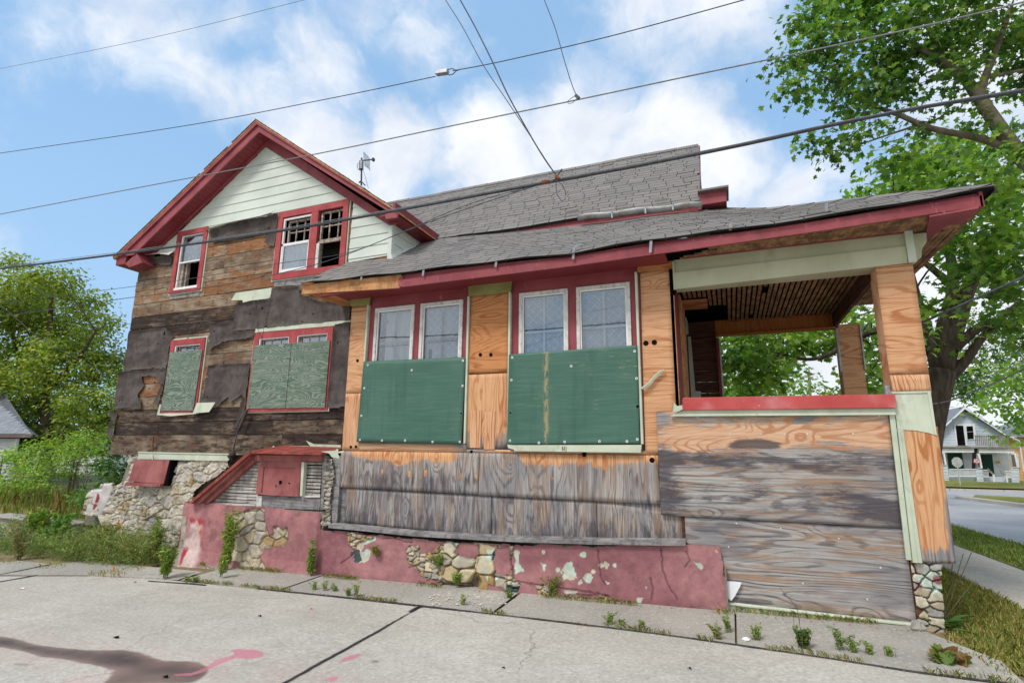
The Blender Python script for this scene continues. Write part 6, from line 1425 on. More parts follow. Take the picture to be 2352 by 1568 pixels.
# big maple on the verge
mb_ = (*ong(2098, 1243), -.1)
MY = mb_[1]
tree('maple_tree', 'large maple with a dark forked trunk on the grass verge behind the porch', mb_,
     [(1990,440,MY,40),(2050,395,MY,60),(2140,360,MY,70),(2230,400,MY,75),(2320,430,MY,75),(2170,470,MY,70),(2270,520,MY,80),(2340,600,MY,80),(2200,570,MY,55),(2290,640,MY,60),(2140,560,MY,40),(2320,720,MY,60),(2350,800,MY,50),
      (2105,770,MY,34),(2125,700,MY,30),(2110,860,MY,36),(2070,420,MY,50),(2120,420,MY,60),(2240,330,MY,50),(2200,640,MY,30),(2335,520,MY,70),
      (1690,800,MY,45),(1745,790,MY,55),(1800,800,MY,45),(1860,780,MY,45),(1910,780,MY,45),(1720,850,MY,50),(1770,860,MY,40),(1700,900,MY,40),(2000,760,MY,36),(1990,840,MY,36),(2045,800,MY,34),(2050,870,MY,34),(1975,890,MY,34),(2290,450,MY,60),(2190,360,MY,60),(2230,600,MY,50),(2330,660,MY,50),(2120,480,MY,50),(1890,820,MY,22),(1960,730,MY,40),(1700,760,MY+2,60),(1780,770,MY+2,60),(1850,760,MY+2,55),(1690,850,MY+2,55),(1740,840,MY+2,50),(1800,840,MY+2,36),(1670,900,MY+2,50),(1750,900,MY+2,45),(1930,770,MY+2,50),(2010,820,MY+2,40),(2030,740,MY+2,50),(2140,800,MY,20),(2000,900,MY,28)],
     .17, MAPLE, [(92,128,52),(122,156,60),(146,172,70),(78,112,48),(110,144,56),(138,164,60)], 21,
     [([mb_, A_(2118,1080,MY), A_(2143,940,MY), A_(2165,850,MY)], .34, .26),
      ([A_(2160,880,MY), A_(2130,760,MY), A_(2108,690,MY), A_(2085,600,MY)], .15, .06), ([A_(2163,860,MY), A_(2165,760,MY), A_(2190,650,MY), A_(2170,520,MY), A_(2160,400,MY)], .17, .05),
      ([A_(2165,850,MY), A_(2205,720,MY), A_(2235,640,MY), A_(2300,520,MY), A_(2320,420,MY)], .2, .05), ([A_(2165,880,MY), A_(2215,830,MY), A_(2260,770,MY), A_(2345,690,MY)], .14, .05),
      ([A_(2190,800,MY), A_(2270,740,MY), A_(2352,760,MY)], .12, .05), ([A_(2130,760,MY-.5), A_(2060,745,MY-1), A_(1960,780,MY), A_(1900,815,MY), A_(1850,825,MY), A_(1790,812,MY)], .1, .025), ([A_(2170,640,MY), A_(2120,600,MY), A_(2060,560,MY)], .09, .03)],
     .5, dens=.9, sub=11, depth=.5, tw=.03)
# near maple reaching in from the right
NY = 9.6; nb = (5.0, 10.4, .0)
tree('maple_tree', 'nearby maple reaching large leafy boughs in from the upper right', nb,
     [(1850,50,NY,50),(1900,110,NY,55),(1835,130,NY,30),(1960,50,NY,75),(2040,120,NY,75),(1930,175,NY,50),(2000,210,NY,55),(2080,190,NY,60),(2150,110,NY,60),(2110,30,NY,65),(2220,50,NY,55),(2300,90,NY,50),(2205,180,NY,40),(2340,50,NY,55),
      (2010,285,NY,32),(1950,322,NY,20),(1865,215,NY,16),(1790,155,NY,10),(1825,200,NY,12),(1940,255,NY,22),(2120,300,NY,26),(2345,190,NY,40),(2270,280,NY,24),(1960,-60,NY,90),(2120,-70,NY,90),(2280,-60,NY,90),(2420,120,NY,90),(2400,330,NY,70),(2330,340,NY,36),(1870,330,NY,8),(1915,360,NY,10),(2230,230,NY,30)],
     .118, MAPLE, [(76,112,48),(98,134,54),(64,96,44),(118,150,62),(134,156,68),(86,120,58)], 23,
     [([nb, (5.0,10.3,1.2), (4.95,10.2,2.5), A_(2480,480,NY+.3)], .26, .15), ([A_(2480,480,NY+.3), A_(2352,368,NY), A_(2262,245,NY), A_(2215,180,NY), A_(2160,140,NY), A_(2090,100,NY)], .13, .035), ([A_(2330,345,NY), A_(2240,315,NY), A_(2140,295,NY), A_(2060,262,NY), A_(1985,235,NY), A_(1930,195,NY), A_(1850,160,NY), A_(1795,150,NY)], .06, .01),
      ([A_(2250,235,NY), A_(2262,180,NY), A_(2290,110,NY), A_(2320,20,NY)], .07, .03), ([A_(2262,180,NY), A_(2352,160,NY)], .03, .02), ([A_(2170,150,NY), A_(2130,60,NY), A_(2100,-20,NY)], .05, .02), ([A_(2100,290,NY), A_(2010,320,NY), A_(1940,345,NY)], .02, .008), ([A_(2090,100,NY), A_(2000,70,NY), A_(1900,60,NY)], .04, .012)],
     .3, dens=.95, bark='bark_young', sub=13, depth=.22, tw=.012)
# trees further down the street
for i, (cl, Y, cols, lab) in enumerate([
    ([(2290,905,40),(2345,870,50),(2262,925,26),(2330,950,45),(2380,900,60),(2300,860,22),(2352,990,30)], 30, [(112,146,54),(132,160,60),(96,132,50)], 'bright young tree on the right before the far houses'),
    ([(2210,790,45),(2245,850,50),(2215,900,40),(2300,790,50),(2340,830,50),(2270,740,45),(2340,740,50),(2190,720,30),(2240,900,40),(2190,870,40)], 48, GREEN, 'tall darker trees standing behind the far white house'),
    ([(1690,880,50),(1740,900,40),(1800,870,45),(1850,900,40),(1790,910,45),(1660,900,40),(1900,915,26),(1820,850,24)], 34, [(104,140,56),(90,126,52),(120,150,60)], 'light green trees seen low through the porch opening'),
    ([(1990,880,36),(2060,860,40),(2110,880,34),(1960,905,26),(2080,920,40),(2130,930,30),(2060,760,40),(2110,940,40)], 30, GREEN, 'dark green tree seen between the porch pillars')]):
    cx = sum(c[0] for c in cl)/len(cl); cx = (2440, 2135, 1600, 2060)[i]; bb = (at(cx, 1100, Y)[0], Y, gz(10, Y)-.1)
    tree('street_tree', lab, bb, [(x, y, Y, r) for x, y, r in cl], .27, DIAM, cols, 70+i, [([bb, A_(cx, 980, Y), A_(cx+8, 900, Y)], .22, .08)], .2, dens=.9, sub=9, tw=.03)

# ------------------------------------------------------------------ houses around
def FR(c, pts, Y): return [(at(x, y, Y, c)[0], at(x, y, Y, c)[2]) for x, y in pts]
def tpart(t, name, m, polys, Y0, Y1, label=None, parent=None):
    b = MB()
    for p in polys: b.prism(p, Y0, Y1)
    return part(name, b, m, parent or t, **({'label': label} if label else {}))
HY = 66.
fh = thing('corner_house', 'pale derelict corner house with upper porch railing and boarded doors across the intersection', 'house', (at(1060,1425,HY,'L')[0], HY, gz(10, HY)))
L_ = lambda pts, Y=HY: FR('L', pts, Y)
def lap(name, poly, Y, ex, m, t):
    b = MB(); clapboards(b, poly, Y, ex, 0., lip=.03); return part(name, b, m, t)
lap('gable_wall', L_([(862,590),(575,850),(590,1010),(1400,1010),(1345,885)]), HY, .28, 'blue_siding', fh)
lap('lower_wall', L_([(600,1075),(1400,1075),(1400,1370),(600,1400)]), HY, .28, 'white_siding', fh)
tpart(fh, 'shell', 'blue_siding', [L_([(862,600),(580,860),(600,1430),(1410,1440),(1345,890)])], HY+.05, HY+9)
A0, B0, C0_ = L_([(860,552)])[0], L_([(520,870)])[0], L_([(1375,895)])[0]
b = MB()
for p, q_ in ((A0, B0), (A0, C0_)):
    b.add([(p[0],HY-.6,p[1]),(q_[0],HY-.6,q_[1]),(q_[0],HY+9.3,q_[1]),(p[0],HY+9.3,p[1])]+[(p[0],HY-.6,p[1]-.18),(q_[0],HY-.6,q_[1]-.18),(q_[0],HY+9.3,q_[1]-.18),(p[0],HY+9.3,p[1]-.18)], [(0,1,2,3),(4,7,6,5),(0,4,5,1),(1,5,6,2)])
part('roof', b, 'far_shingle', fh)
tpart(fh, 'barge_board', 'white_siding', [L_([(860,556),(560,838),(560,856),(860,585)]), L_([(860,556),(1340,886),(1330,892),(860,585)])], HY-.66, HY-.6)
P_ = L_([(615,500),(680,495),(680,640),(615,640)], HY+4); tpart(fh, 'chimney', 'brick', [P_], HY+4, HY+5)
wn = tpart(fh, 'window', 'white_siding', [L_([(755,755),(1000,755),(1018,930),(912,935),(915,1000),(790,1000)])], HY-.1, HY-.04)
tpart(fh, 'opening', 'void', [L_([(778,770),(862,770),(890,995),(802,995)])], HY-.14, HY-.1, parent=wn)
tpart(fh, 'pane', 'void', [L_([(902,778),(972,776),(978,835),(906,838)]), L_([(908,845),(980,842),(985,920),(914,924)])], HY-.14, HY-.1, parent=wn)
tpart(fh, 'porch_roof', 'railing_grey', [L_([(585,1008),(1000,1012),(1490,1012),(1495,1032),(1030,1030),(590,1022)], HY-2.5)], HY-3, HY)
tpart(fh, 'porch_fascia', 'white_siding', [L_([(600,1030),(980,1035),(980,1078),(605,1078)], HY-2.5), L_([(1030,1035),(1440,1040),(1440,1082),(1035,1080)], HY-2.5)], HY-2.8, HY-2.6)
b = MB()
for k in range(13): x = 1005+k*21; b.prism(L_([(x,885),(x+12,885),(x+18,1000),(x+6,1000)], HY-2.6), HY-2.65, HY-2.6)
b.prism(L_([(985,880),(1275,880),(1275,888),(985,888)], HY-2.6), HY-2.7, HY-2.6); part('balcony_railing', b, 'railing_grey', fh)
b = MB()
for k in range(6): x = 1272+k*20; b.prism(L_([(x,885),(x+16,885),(x+22,1008),(x+6,1008)], HY-2.6), HY-2.65, HY-2.6)
for k in range(3): x = 572+k*17; b.prism(L_([(x,882),(x+6,882),(x+12,1000),(x+5,1000)], HY-2.6), HY-2.65, HY-2.6)
b.prism(L_([(560,878),(620,880),(620,886),(560,885)], HY-2.6), HY-2.7, HY-2.6)
part('grey_railing', b, 'railing_grey', fh)
for k, p in enumerate([[(682,1080),(850,1078),(875,1265),(700,1268)], [(1045,1102),(1195,1098),(1226,1352),(1060,1352)]]):
    tpart(fh, 'door_board', 'dark_green', [L_(p)], HY-.12, HY-.05)
tpart(fh, 'burnt_post', 'burnt', [L_([(982,1010),(1030,1010),(1012,1140),(1005,1270),(976,1268),(985,1120)], HY-2.6)], HY-2.7, HY-2.4)
for p in ([(600,1082),(645,1082),(668,1222),(622,1222)], [(1018,1090),(1045,1090),(1078,1258),(1025,1258)], [(1405,1088),(1462,1088),(1492,1248),(1422,1248)]):
    o = tpart(fh, 'tapered_post', 'white_siding', [L_(p, HY-2.6)], HY-2.9, HY-2.5); q_ = [(p[0][0]+14,p[0][1]+10),(p[1][0]-8,p[1][1]+10),(p[2][0]-10,p[2][1]-10),(p[3][0]+16,p[3][1]-10)]; tpart(fh, 'post_panel', 'garage_trim', [L_(q_, HY-2.92)], HY-2.93, HY-2.91, parent=o)
for p in ([(612,1222),(690,1222),(710,1420),(632,1420)], [(1012,1265),(1090,1265),(1106,1428),(1030,1428)], [(1415,1250),(1505,1250),(1520,1440),(1430,1440)]): lap('porch_pier', L_(p, HY-2.8), HY-2.8, .3, 'blue_siding', fh)
for x0, x1, y0, y1 in ((702,1018,1268,1348),(1094,1166,1278,1352),(1340,1425,1290,1360)):
    b = MB(); n = int((x1-x0)/13)
    for k in range(n): x = x0+k*13+4; b.prism(L_([(x,y0),(x+5,y0),(x+9,y1),(x+4,y1)], HY-2.7), HY-2.75, HY-2.7)
    b.prism(L_([(x0,y0-3),(x1,y0-3),(x1,y0+5),(x0,y0+5)], HY-2.7), HY-2.8, HY-2.7); b.prism(L_([(x0,y1-2),(x1,y1-2),(x1,y1+8),(x0,y1+8)], HY-2.7), HY-2.8, HY-2.7); part('porch_railing', b, 'white_siding', fh)
tpart(fh, 'porch_floor', 'blue_siding', [L_([(700,1355),(1425,1362),(1425,1438),(700,1425)], HY-2.5)], HY-2.5, HY)
for p in ([(1150,1255),(1225,1330),(1225,1345),(1150,1290)], [(1290,1285),(1370,1335),(1370,1350),(1290,1310)]): tpart(fh, 'stair_rail', 'railing_grey', [L_(p, HY-3.2)], HY-3.3, HY-3.2)
tpart(fh, 'stair_post', 'white_siding', [L_([(1205,1330),(1225,1330),(1232,1432),(1212,1432)], HY-3.4), L_([(1352,1335),(1372,1335),(1385,1435),(1365,1435)], HY-3.4)], HY-3.5, HY-3.4)
ys_g = thing('notice_sign', 'small yellow notice on the white wall of the corner house', 'sign', (at(1270,1190,HY,'L')[0], HY-.06, at(1270,1190,HY,'L')[2]))
tpart(ys_g, 'plate', 'yellow_sign', [L_([(1246,1177),(1295,1177),(1296,1200),(1247,1200)], HY-.1)], HY-.12, HY-.08); tpart(ys_g, 'marking', 'dark_green', [L_([(1262,1183),(1280,1183),(1280,1189),(1262,1189)], HY-.13)], HY-.135, HY-.125)
xs_g = thing('hazard_sign', 'white square sign with a red border and red cross on the burnt post', 'sign', (at(1022,1172,HY-3,'L')[0], HY-3, at(1022,1172,HY-3,'L')[2]))
tpart(xs_g, 'plate', 'sign_white', [L_([(988,1148),(1054,1150),(1056,1198),(990,1196)], HY-3)], HY-3.02, HY-3)
b = MB(); z = HY-3.03
for p, q_ in (((990,1150),(1053,1152)),((990,1195),(1054,1197)),((990,1150),(991,1196)),((1053,1151),(1055,1197)),((1002,1158),(1044,1190)),((1044,1158),(1002,1190))): b.bar(at(*p, z, 'L'), at(*q_, z, 'L'), .07, .02)
part('red_cross', b, 'sign_red', xs_g)
sg = thing('stop_sign', 'stop sign seen from its grey back, leaning pole by the corner', 'sign', (*ong(843,1490,'L'), gz(15, 51)))
SY = sg.location.y
b = MB(); b.prism([(at(800,1190,SY,'L')[0]+.35*math.cos(math.pi/8+k*math.pi/4), at(800,1190,SY,'L')[2]+.40*math.sin(math.pi/8+k*math.pi/4)) for k in range(8)], SY-.01, SY+.01); b.v = [(x*1., y, z) for x, y, z in b.v]; part('sign_face', b, 'sign_back', sg)
b = MB(); b.cyl(at(790,1150,SY-.04,'L'), at(843,1492,SY-.04,'L'), .045, 8); part('pole', b, 'sign_back', sg)
oh = thing('tan_house', 'orange tan house with a white downpipe at the far right', 'house', (at(1500,1400,72,'L')[0], 72, gz(10, 72)))
lap('wall', L_([(1385,905),(2000,905),(2000,1420),(1385,1420)], 72), 72, .3, 'tan_siding', oh)
tpart(oh, 'shell', 'tan_siding', [L_([(1388,905),(2000,905),(2000,1420),(1388,1420)], 72)], 72.05, 80)
tpart(oh, 'roof', 'far_shingle', [L_([(1330,900),(1380,815),(2100,640),(2100,905)], 71.5)], 71.4, 81); tpart(oh, 'eave', 'white_siding', [L_([(1380,898),(1480,895),(1480,908),(1380,910)], 71.3)], 71.2, 71.4)
b = MB(); b.tube([at(x,y,71.2,'L') for x,y in [(1430,900),(1440,915),(1510,940),(1520,980),(1568,1300)]], .07, 6); part('downpipe', b, 'white_siding', oh)
wn = tpart(oh, 'window', 'white_siding', [L_([(1462,1095),(1490,1095),(1503,1245),(1478,1245)], 72)], 71.8, 71.9); tpart(oh, 'pane', 'void', [L_([(1468,1103),(1486,1103),(1498,1238),(1482,1238)], 71.8)], 71.75, 71.8, parent=wn)
# garage at the far left
GY = 11.5
ga = thing('garage', 'white sided garage with a grey shingled roof at the left edge', 'garage', (at(20,1100,GY)[0], GY, .2))
R_ = lambda pts, Y=GY: FR('R', pts, Y)
gp = R_([(-900,420),(182,415),(140,585),(120,640),(100,860),(60,960),(-900,1020)])
P_ = [at(172,420,GY,'R'), at(-900,430,GY,'R')]; gx = P_[0][0]; gzt = P_[0][2]
lap('wall', [(gx-9,.1),(gx,.1),(gx,gzt),(gx-9,gzt)], GY, .12, 'white_siding', ga)
k_ = 1.3; b = MB(); b.vprism([(gx-9,GY+.04),(gx-.03,GY+.04),((gx-.4)*k_,GY*k_),((gx-9)*1.0,GY*k_)], .1, gzt); part('shell', b, 'white_siding', ga)
b = MB(); b.box(gx-.07, gx+.02, GY-.06, GY+.02, .1, gzt); part('corner_board', b, 'white_gloss', ga)
e0 = at(302,378,GY-.3,'R'); e1 = at(300,412,GY-.3,'R'); rp = at(-75,857,GY+2.6)
b = MB(); b.box(e0[0]-10, e0[0], GY-.34, GY-.28, e1[2], e0[2]); part('fascia', b, 'garage_trim', ga)
b = MB(); b.box(e0[0]-10, e0[0]-.05, GY-.28, GY+.0, e1[2]+.02, e1[2]+.04); part('soffit', b, 'garage_trim', ga)
def Pg(u, v):
    t = v/3.6; return (u, GY-.34+(rp[1]-GY+.34)*t, e0[2]+.01+(rp[2]-e0[2])*t), (0, -.4, .9)
bk = (e0[0]*k_, GY*k_, e0[2]); b = MB(); b.add([(e0[0]-10,GY-.34,e0[2]), (e0[0],GY-.34,e0[2]), rp, (e0[0]-10,rp[1],rp[2]), bk], [(0,1,2,3),(1,4,2)]); part('roof_deck', b, 'far_shingle', ga)
b = MB(); tabs(b, Pg, e0[0]-9, e0[0], 0, 3.55, lambda u, v: u < e0[0]-.1+(rp[0]-e0[0])*v/3.6, .13, .3, .008, 3); part('roof', b, 'far_shingle', ga)
# brown roofed house and white house among the trees at the left
bh = thing('brown_roofed_house', 'house with a brown roof half hidden by trees behind the yard', 'house', (at(270,1020,24)[0], 24, .3))
b = MB(); p = [at(x, y, 24, 'R') for x, y in [(560,355),(1100,370),(1100,215),(700,205)]]; b.add([p[0], p[1], (p[2][0], 27, p[2][2]+.5), (p[3][0], 27, p[3][2]+.5)], [(0,1,2,3)])
b.add([(p[0][0],24,p[0][2]-.15),(p[1][0],24,p[1][2]-.15),p[1],p[0]], [(0,1,2,3)]); part('roof', b, 'brown_shingle', bh)
tpart(bh, 'wall', 'tan_wall', [FR('R', [(600,380),(1100,390),(1100,820),(600,820)], 24.5)], 24.5, 30)
wh = thing('white_house', 'low white house with window boxes behind the chain link fence', 'house', (at(190,1080,19)[0], 19, .3))
lap('wall', FR('R', [(290,505),(1000,520),(1000,840),(290,820)], 19), 19, .16, 'white_siding', wh)
tpart(wh, 'shell', 'white_siding', [FR('R', [(292,505),(1000,520),(1000,840),(292,820)], 19)], 19.05, 23)
tpart(wh, 'roof', 'brown_shingle', [FR('R', [(250,500),(1010,512),(960,455),(330,450)], 19)], 18.7, 24)
for p in ([(640,570),(680,570),(680,600),(640,600)], [(330,560),(400,560),(400,590),(330,590)]): tpart(wh, 'window', 'garage_trim', [FR('R', p, 18.9)], 18.85, 18.95)
tpart(wh, 'door', 'white_gloss', [FR('R', [(680,560),(790,560),(790,760),(680,760)], 18.9)], 18.85, 18.95); tpart(wh, 'cellar_door', 'tan_wall', [FR('R', [(310,725),(445,715),(440,775),(310,790)], 18.8)], 18.7, 18.85)
# chain link fence
FY = 10.2
fe = thing('chain_link_fence', 'sagging chain link fence across the overgrown yard', 'fence', (at(200,1100,FY)[0], FY, .2))
xa, xb = at(-700,680,FY,'R')[0], at(900,655,FY,'R')[0]; zt = at(500,660,FY,'R')[2]; zb = .22
b = MB()
k = xa
while k < xb: b.bar((k, FY, zb), (min(k+zt-zb, xb+1), FY, zt), .006, .006); b.bar((k, FY+.01, zt), (k+zt-zb, FY+.01, zb), .006, .006); k += .085
part('mesh', b, 'metal', fe)
b = MB(); b.cyl((xa, FY, zt), (xb, FY, zt), .02, 6); part('top_rail', b, 'cable', fe)
for x in (680, 715, 20, 380): q_ = at(x, 660, FY, 'R'); b = MB(); b.cyl((q_[0], FY-.03, zb-.2), (q_[0]+.02, FY-.03, zt+.12), .028, 8); part('post', b, 'garage_trim', fe)
# utility pole seen through the porch
up = thing('utility_pole', 'distant utility pole with a cross arm seen through the porch opening', 'pole', (at(1862,1040,70)[0], 70, -.9))
b = MB(); b.cyl((*at(1864,1040,70)[:2], -1.2), at(1859,868,70), .16, 8); b.cyl(at(1859,868,70), at(1858,842,70), .06, 6); part('pole', b, 'railing_grey', up)
b = MB(); b.bar(at(1838,866,69.8), at(1868,866,69.8), .12, .12); b.bar(at(1838,866,69.8), at(1838,858,69.8), .1, .1); part('cross_arm', b, 'railing_grey', up)

# ------------------------------------------------------------------ overhead wires
def wire(name, label, pts, Y, r, m='cable', sag=0, cat='cable', dY=0.):
    n = 48; P = [at(x, y, Y+dY*i/max(1, len(pts)-1)) for i, (x, y) in enumerate(pts)]; V = [Vector(p) for p in P]; Q = []
    for i in range(len(V)-1):
        a, c = V[i], V[i+1]; p0 = V[max(0, i-1)]; p3 = V[min(len(V)-1, i+2)]
        for k in range(8):
            t = k/8; Q.append(.5*((2*a)+(c-p0)*t+(2*p0-5*a+4*c-p3)*t*t+(3*a-p0-3*c+p3)*t**3))
    Q.append(V[-1]); off = lambda p: p[0] < 0 or p[0] > 2352 or p[1] < 0
    if off(pts[0]): d_ = (Q[0]-Q[1]).normalized(); Q = [Q[0]+d_*18]+Q            # run on towards the next pole
    if off(pts[-1]): d_ = (Q[-1]-Q[-2]).normalized(); Q.append(Q[-1]+d_*18)
    b = MB(); b.tube(Q, r, 8); o = b.build(name, m, None, smooth=True); tag(o, label, cat, 'overhead wires over the alley'); return o
cb = wire('telephone_cable', 'thick black cable crossing the whole picture in front of the gable', [(-300,650),(0,617),(300,580),(640,531),(930,480),(1230,424),(1480,378),(1700,334),(1900,290),(2100,250),(2352,208),(2700,140)], 4.2, .0135)
b = MB(); b.tube([at(x, y-4.2, 4.17) for x, y in [(-300,650),(0,617),(300,580),(640,531),(930,480),(1230,424),(1480,378),(1700,334),(1900,290),(2100,250),(2352,208),(2700,140)]], .0035, 5); part('support_strand', b, 'cable_light', cb)
wire('power_line', 'grey wire passing over the gable to the upper right corner', [(-300,550),(0,492),(350,425),(720,355),(1000,297),(1300,235),(1560,180),(1790,132),(2100,65),(2352,5),(2600,-60)], 4.4, .0062, 'cable_light')
pl = wire('power_line', 'upper wire with the metal strain insulator in the open sky', [(-300,395),(0,352),(420,290),(750,228),(1000,176)], 5.2, .0055)
wire('power_line', 'upper wire continuing right from the metal insulator', [(1040,163),(1150,142),(1400,84),(1710,0),(1900,-55)], 5.2, .0055)
wire('power_line', 'thin faint wire high in the upper left sky', [(-200,195),(0,158),(350,87),(700,0),(900,-50)], 9, .006, 'cable_light')
ins = thing('wire_insulator', 'square metal strain insulator hanging in the wire above the roof', 'insulator', at(1015,168,5.2))
b = MB(); c0, c1 = Vector(at(1003,170,5.2)), Vector(at(1030,166,5.2)); b.bar(c0, c1, .05, .05); b.bar(c0+Vector((0,-.03,0)), c1+Vector((0,-.03,0)), .02, .055); part('body', b, 'metal', ins, bevel=.006)
b = MB(); b.tube([at(1029,160,5.2), at(1040,158,5.2), at(1048,163,5.2), at(1056,160,5.2)], .006, 5); b.tube([at(1031,173,5.2), at(1040,171,5.2), at(1048,163,5.2)], .006, 5); part('loop', b, 'cable', ins)
d0 = wire('service_drop', 'left strand of the service drop coming down to the black cable', [(1010,-25),(1023,0),(1062,62),(1110,150),(1160,225),(1210,300),(1250,362),(1279,405)], 4.2, .0042, dY=0)
d1 = wire('service_drop', 'right doubled strand of the service drop coming down to the black cable', [(1046,-25),(1057,0),(1090,60),(1130,140),(1165,215),(1205,288),(1245,356),(1279,405)], 4.15, .0065)
wire('service_drop', 'thin wire dropping from the top to the loop on the second wire', [(1240,-30),(1250,0),(1275,65),(1295,135),(1312,190),(1323,218)], 4.4, .0042)
cl = thing('cable_clamp', 'clamp with a hanging wire loop where the drops meet the black cable', 'clamp', at(1280,415,4.2))
b = MB(); b.tube([at(x,y,4.15) for x,y in [(1279,404),(1277,430),(1280,448),(1290,462),(1298,458),(1299,440),(1292,425),(1280,415)]], .0035, 5); b.tube([at(x,y,4.15) for x,y in [(1262,421),(1275,412),(1283,400),(1291,388)]], .006, 5); part('wire_loop', b, 'cable', cl)
b = MB(); b.bar(at(1276,404,4.15), at(1284,411,4.15), .03, .02); part('clamp_body', b, 'rust', cl)
b = MB(); b.bar(at(1244,419,4.17), at(1260,417,4.17), .022, .022); part('splice', b, 'rust', cl)
c2 = thing('cable_clamp', 'small clamp and loop on the thinner wire in the sky', 'clamp', at(1325,222,4.4))
b = MB(); b.tube([at(x,y,4.37) for x,y in [(1322,220),(1312,226),(1303,234),(1306,239),(1316,236),(1325,227)]], .003, 5); b.bar(at(1322,219,4.36), at(1330,226,4.36), .02, .025); part('wire_loop', b, 'cable', c2)
wire('service_line', 'lower thin line running from the clamp across the planks to the left', [(1230,426),(1080,468),(945,524),(800,580),(640,605),(450,638),(320,656),(150,678),(-100,712)], 4.6, .0035)
wire('service_line', 'second thin line running from the clamp down across the lower wall', [(1230,427),(1100,470),(960,520),(750,600),(560,645),(420,668),(250,690),(100,713),(-100,740)], 4.3, .0042)
wire('service_line', 'slanting thin line crossing the left tree top', [(-60,600),(10,620),(100,672),(200,715),(303,746)], 8.2, .006)
wire('service_line', 'slanting thin line crossing the middle of the left tree', [(-60,690),(5,706),(90,775),(200,835),(270,885)], 8.2, .006)
wire('service_cable', 'black cable slanting up to the right between the pillar and the big maple', [(2112,743),(2140,731),(2230,690),(2352,636),(2500,570)], 8.6, .016)
wire('service_line', 'pale line above the far white house roof', [(2120,930),(2180,920),(2270,885),(2352,848),(2500,780)], 14, .016, 'cable_light')
wire('service_line', 'faint upper line behind the maple trunk', [(2160,906),(2230,880),(2352,830),(2450,790)], 16, .012, 'cable_light')

# ------------------------------------------------------------------ weeds, grass and litter
def blades(name, pos, h, w, cols, seed, lean=.35, parent=None, kind=None):
    rs = np.random.default_rng(seed); N = len(pos); a = rs.uniform(0, 2*np.pi, N); hh = h*rs.uniform(.5, 1.3, N)
    dirv = np.stack([np.cos(a), np.sin(a), 0*a], 1); ln = rs.uniform(0, lean, N)[:, None]*hh[:, None]; side = np.stack([-np.sin(a), np.cos(a), 0*a], 1)*w*rs.uniform(.6, 1.3, N)[:, None]
    b0 = pos-side; b1 = pos+side; m_ = pos+dirv*ln*.35+np.array([0,0,1])*hh[:, None]*.6; t = pos+dirv*ln+np.array([0,0,1])*hh[:, None]
    V = np.stack([b0, b1, m_+side*.7, t, m_-side*.7], 1).reshape(-1, 3); F = np.arange(N*5).reshape(N, 5)
    o = npmesh(name, V, F, 'blade', parent, np.repeat(cols, 5, 0)); 
    if kind: o['kind'] = kind
    return o
def scatter(x0, x1, y0, y1, N, seed, zf, keep=None):
    rs = np.random.default_rng(seed); x = rs.uniform(x0, x1, N); y = rs.uniform(y0, y1, N)
    if keep is not None: k = keep(x, y); x, y = x[k], y[k]
    return np.stack([x, y, np.array([zf(a, b_) for a, b_ in zip(x, y)])], 1)
rs = np.random.default_rng(1)
DRY = [(190,172,104),(164,156,84),(128,138,64),(150,150,78),(166,134,90),(176,164,96)]; FRESH = [(96,128,52),(118,144,62),(84,112,44),(140,150,80)]
P = scatter(1.7, 2.95, 5.75, 13, 15000, 3, lambda a, b_: gz(a, b_)+.01, lambda x, y: (x > 1.92-(y < 6.9)*.0) | ((y < 6.9) & (x > 1.72+np.abs(y-6.4)*.2)))
blades('lawn_grass', P, .055, .004, pal(rs, len(P), DRY+DRY+FRESH), 4, .9, kind='stuff')
P = scatter(4.08, 5.42, 7, 30, 14000, 5, lambda a, b_: gz(a, b_)+.03); blades('verge_grass', P, .07, .006, pal(rs, len(P), FRESH+FRESH+[(150,150,90)]), 6, .8, kind='stuff')
P = scatter(-26, -11.2, 7.6, 13, 16000, 7, yardz, lambda x, y: fbm(x*.6, y*.8, 4, 3) > .36); hgt = .10
blades('yard_grass', P, .2, .008, pal(rs, len(P), [(176,164,104),(150,150,80),(120,134,62),(104,132,58),(186,176,126)]), 8, .6, kind='stuff')
P = scatter(-18, -11.6, 7.7, 10.5, 1000, 17, yardz, lambda x, y: fbm(x*1.1, y*1., 14, 3) > .42)
blades('dry_stalks', P, .5, .006, pal(rs, len(P), [(132,84,60),(150,140,80),(120,136,60),(104,128,60),(160,150,96)]), 9, .35, kind='stuff')
# weed bed in front of the foundation
def feathery(name, x0, x1, y0, y1, N, h, cols, seed, zf, parent=None, kind=None, leaf=.05, keep=None):
    rs = np.random.default_rng(seed); B = scatter(x0, x1, y0, y1, N, seed, zf, keep); PS = []; 
    for p in B:
        hh = h*rs.uniform(.3, 1.15)*(.45+1.1*float(fbm(np.array([p[0]*1.4]), np.array([p[1]*2.]), seed, 2)[0])); a = rs.uniform(0, 6.28); ln = rs.uniform(.2, 1.2)*hh; k = int(hh/.014); t = np.linspace(.05, 1, k)[:, None]
        P_ = p+np.array([math.cos(a), math.sin(a), 0])*ln*t**2+np.array([0, 0, 1])*hh*t*(1-.25*t); PS.append(P_+rs.normal(size=P_.shape)*.028*(1.15-t*.7))
    P = np.vstack(PS); return leafmesh(name, P, leaf, pal(rs, len(P), cols, .2), np.array([(0,-.5),(.09,0),(0,.5),(-.09,0)]), parent, rs, .3, None, 'blade')
WG = [(112,138,74),(134,154,88),(96,122,64),(154,164,102),(122,146,68)]
o = feathery('weeds', -14.2, -8.95, 6.15, 7.2, 900, .56, WG, 21, lambda a, b_: gz(a, 0)+.02, leaf=.06, keep=lambda x, y: fbm(x*1.3, y*1.3, 3, 2) > .34); o['kind'] = 'stuff'
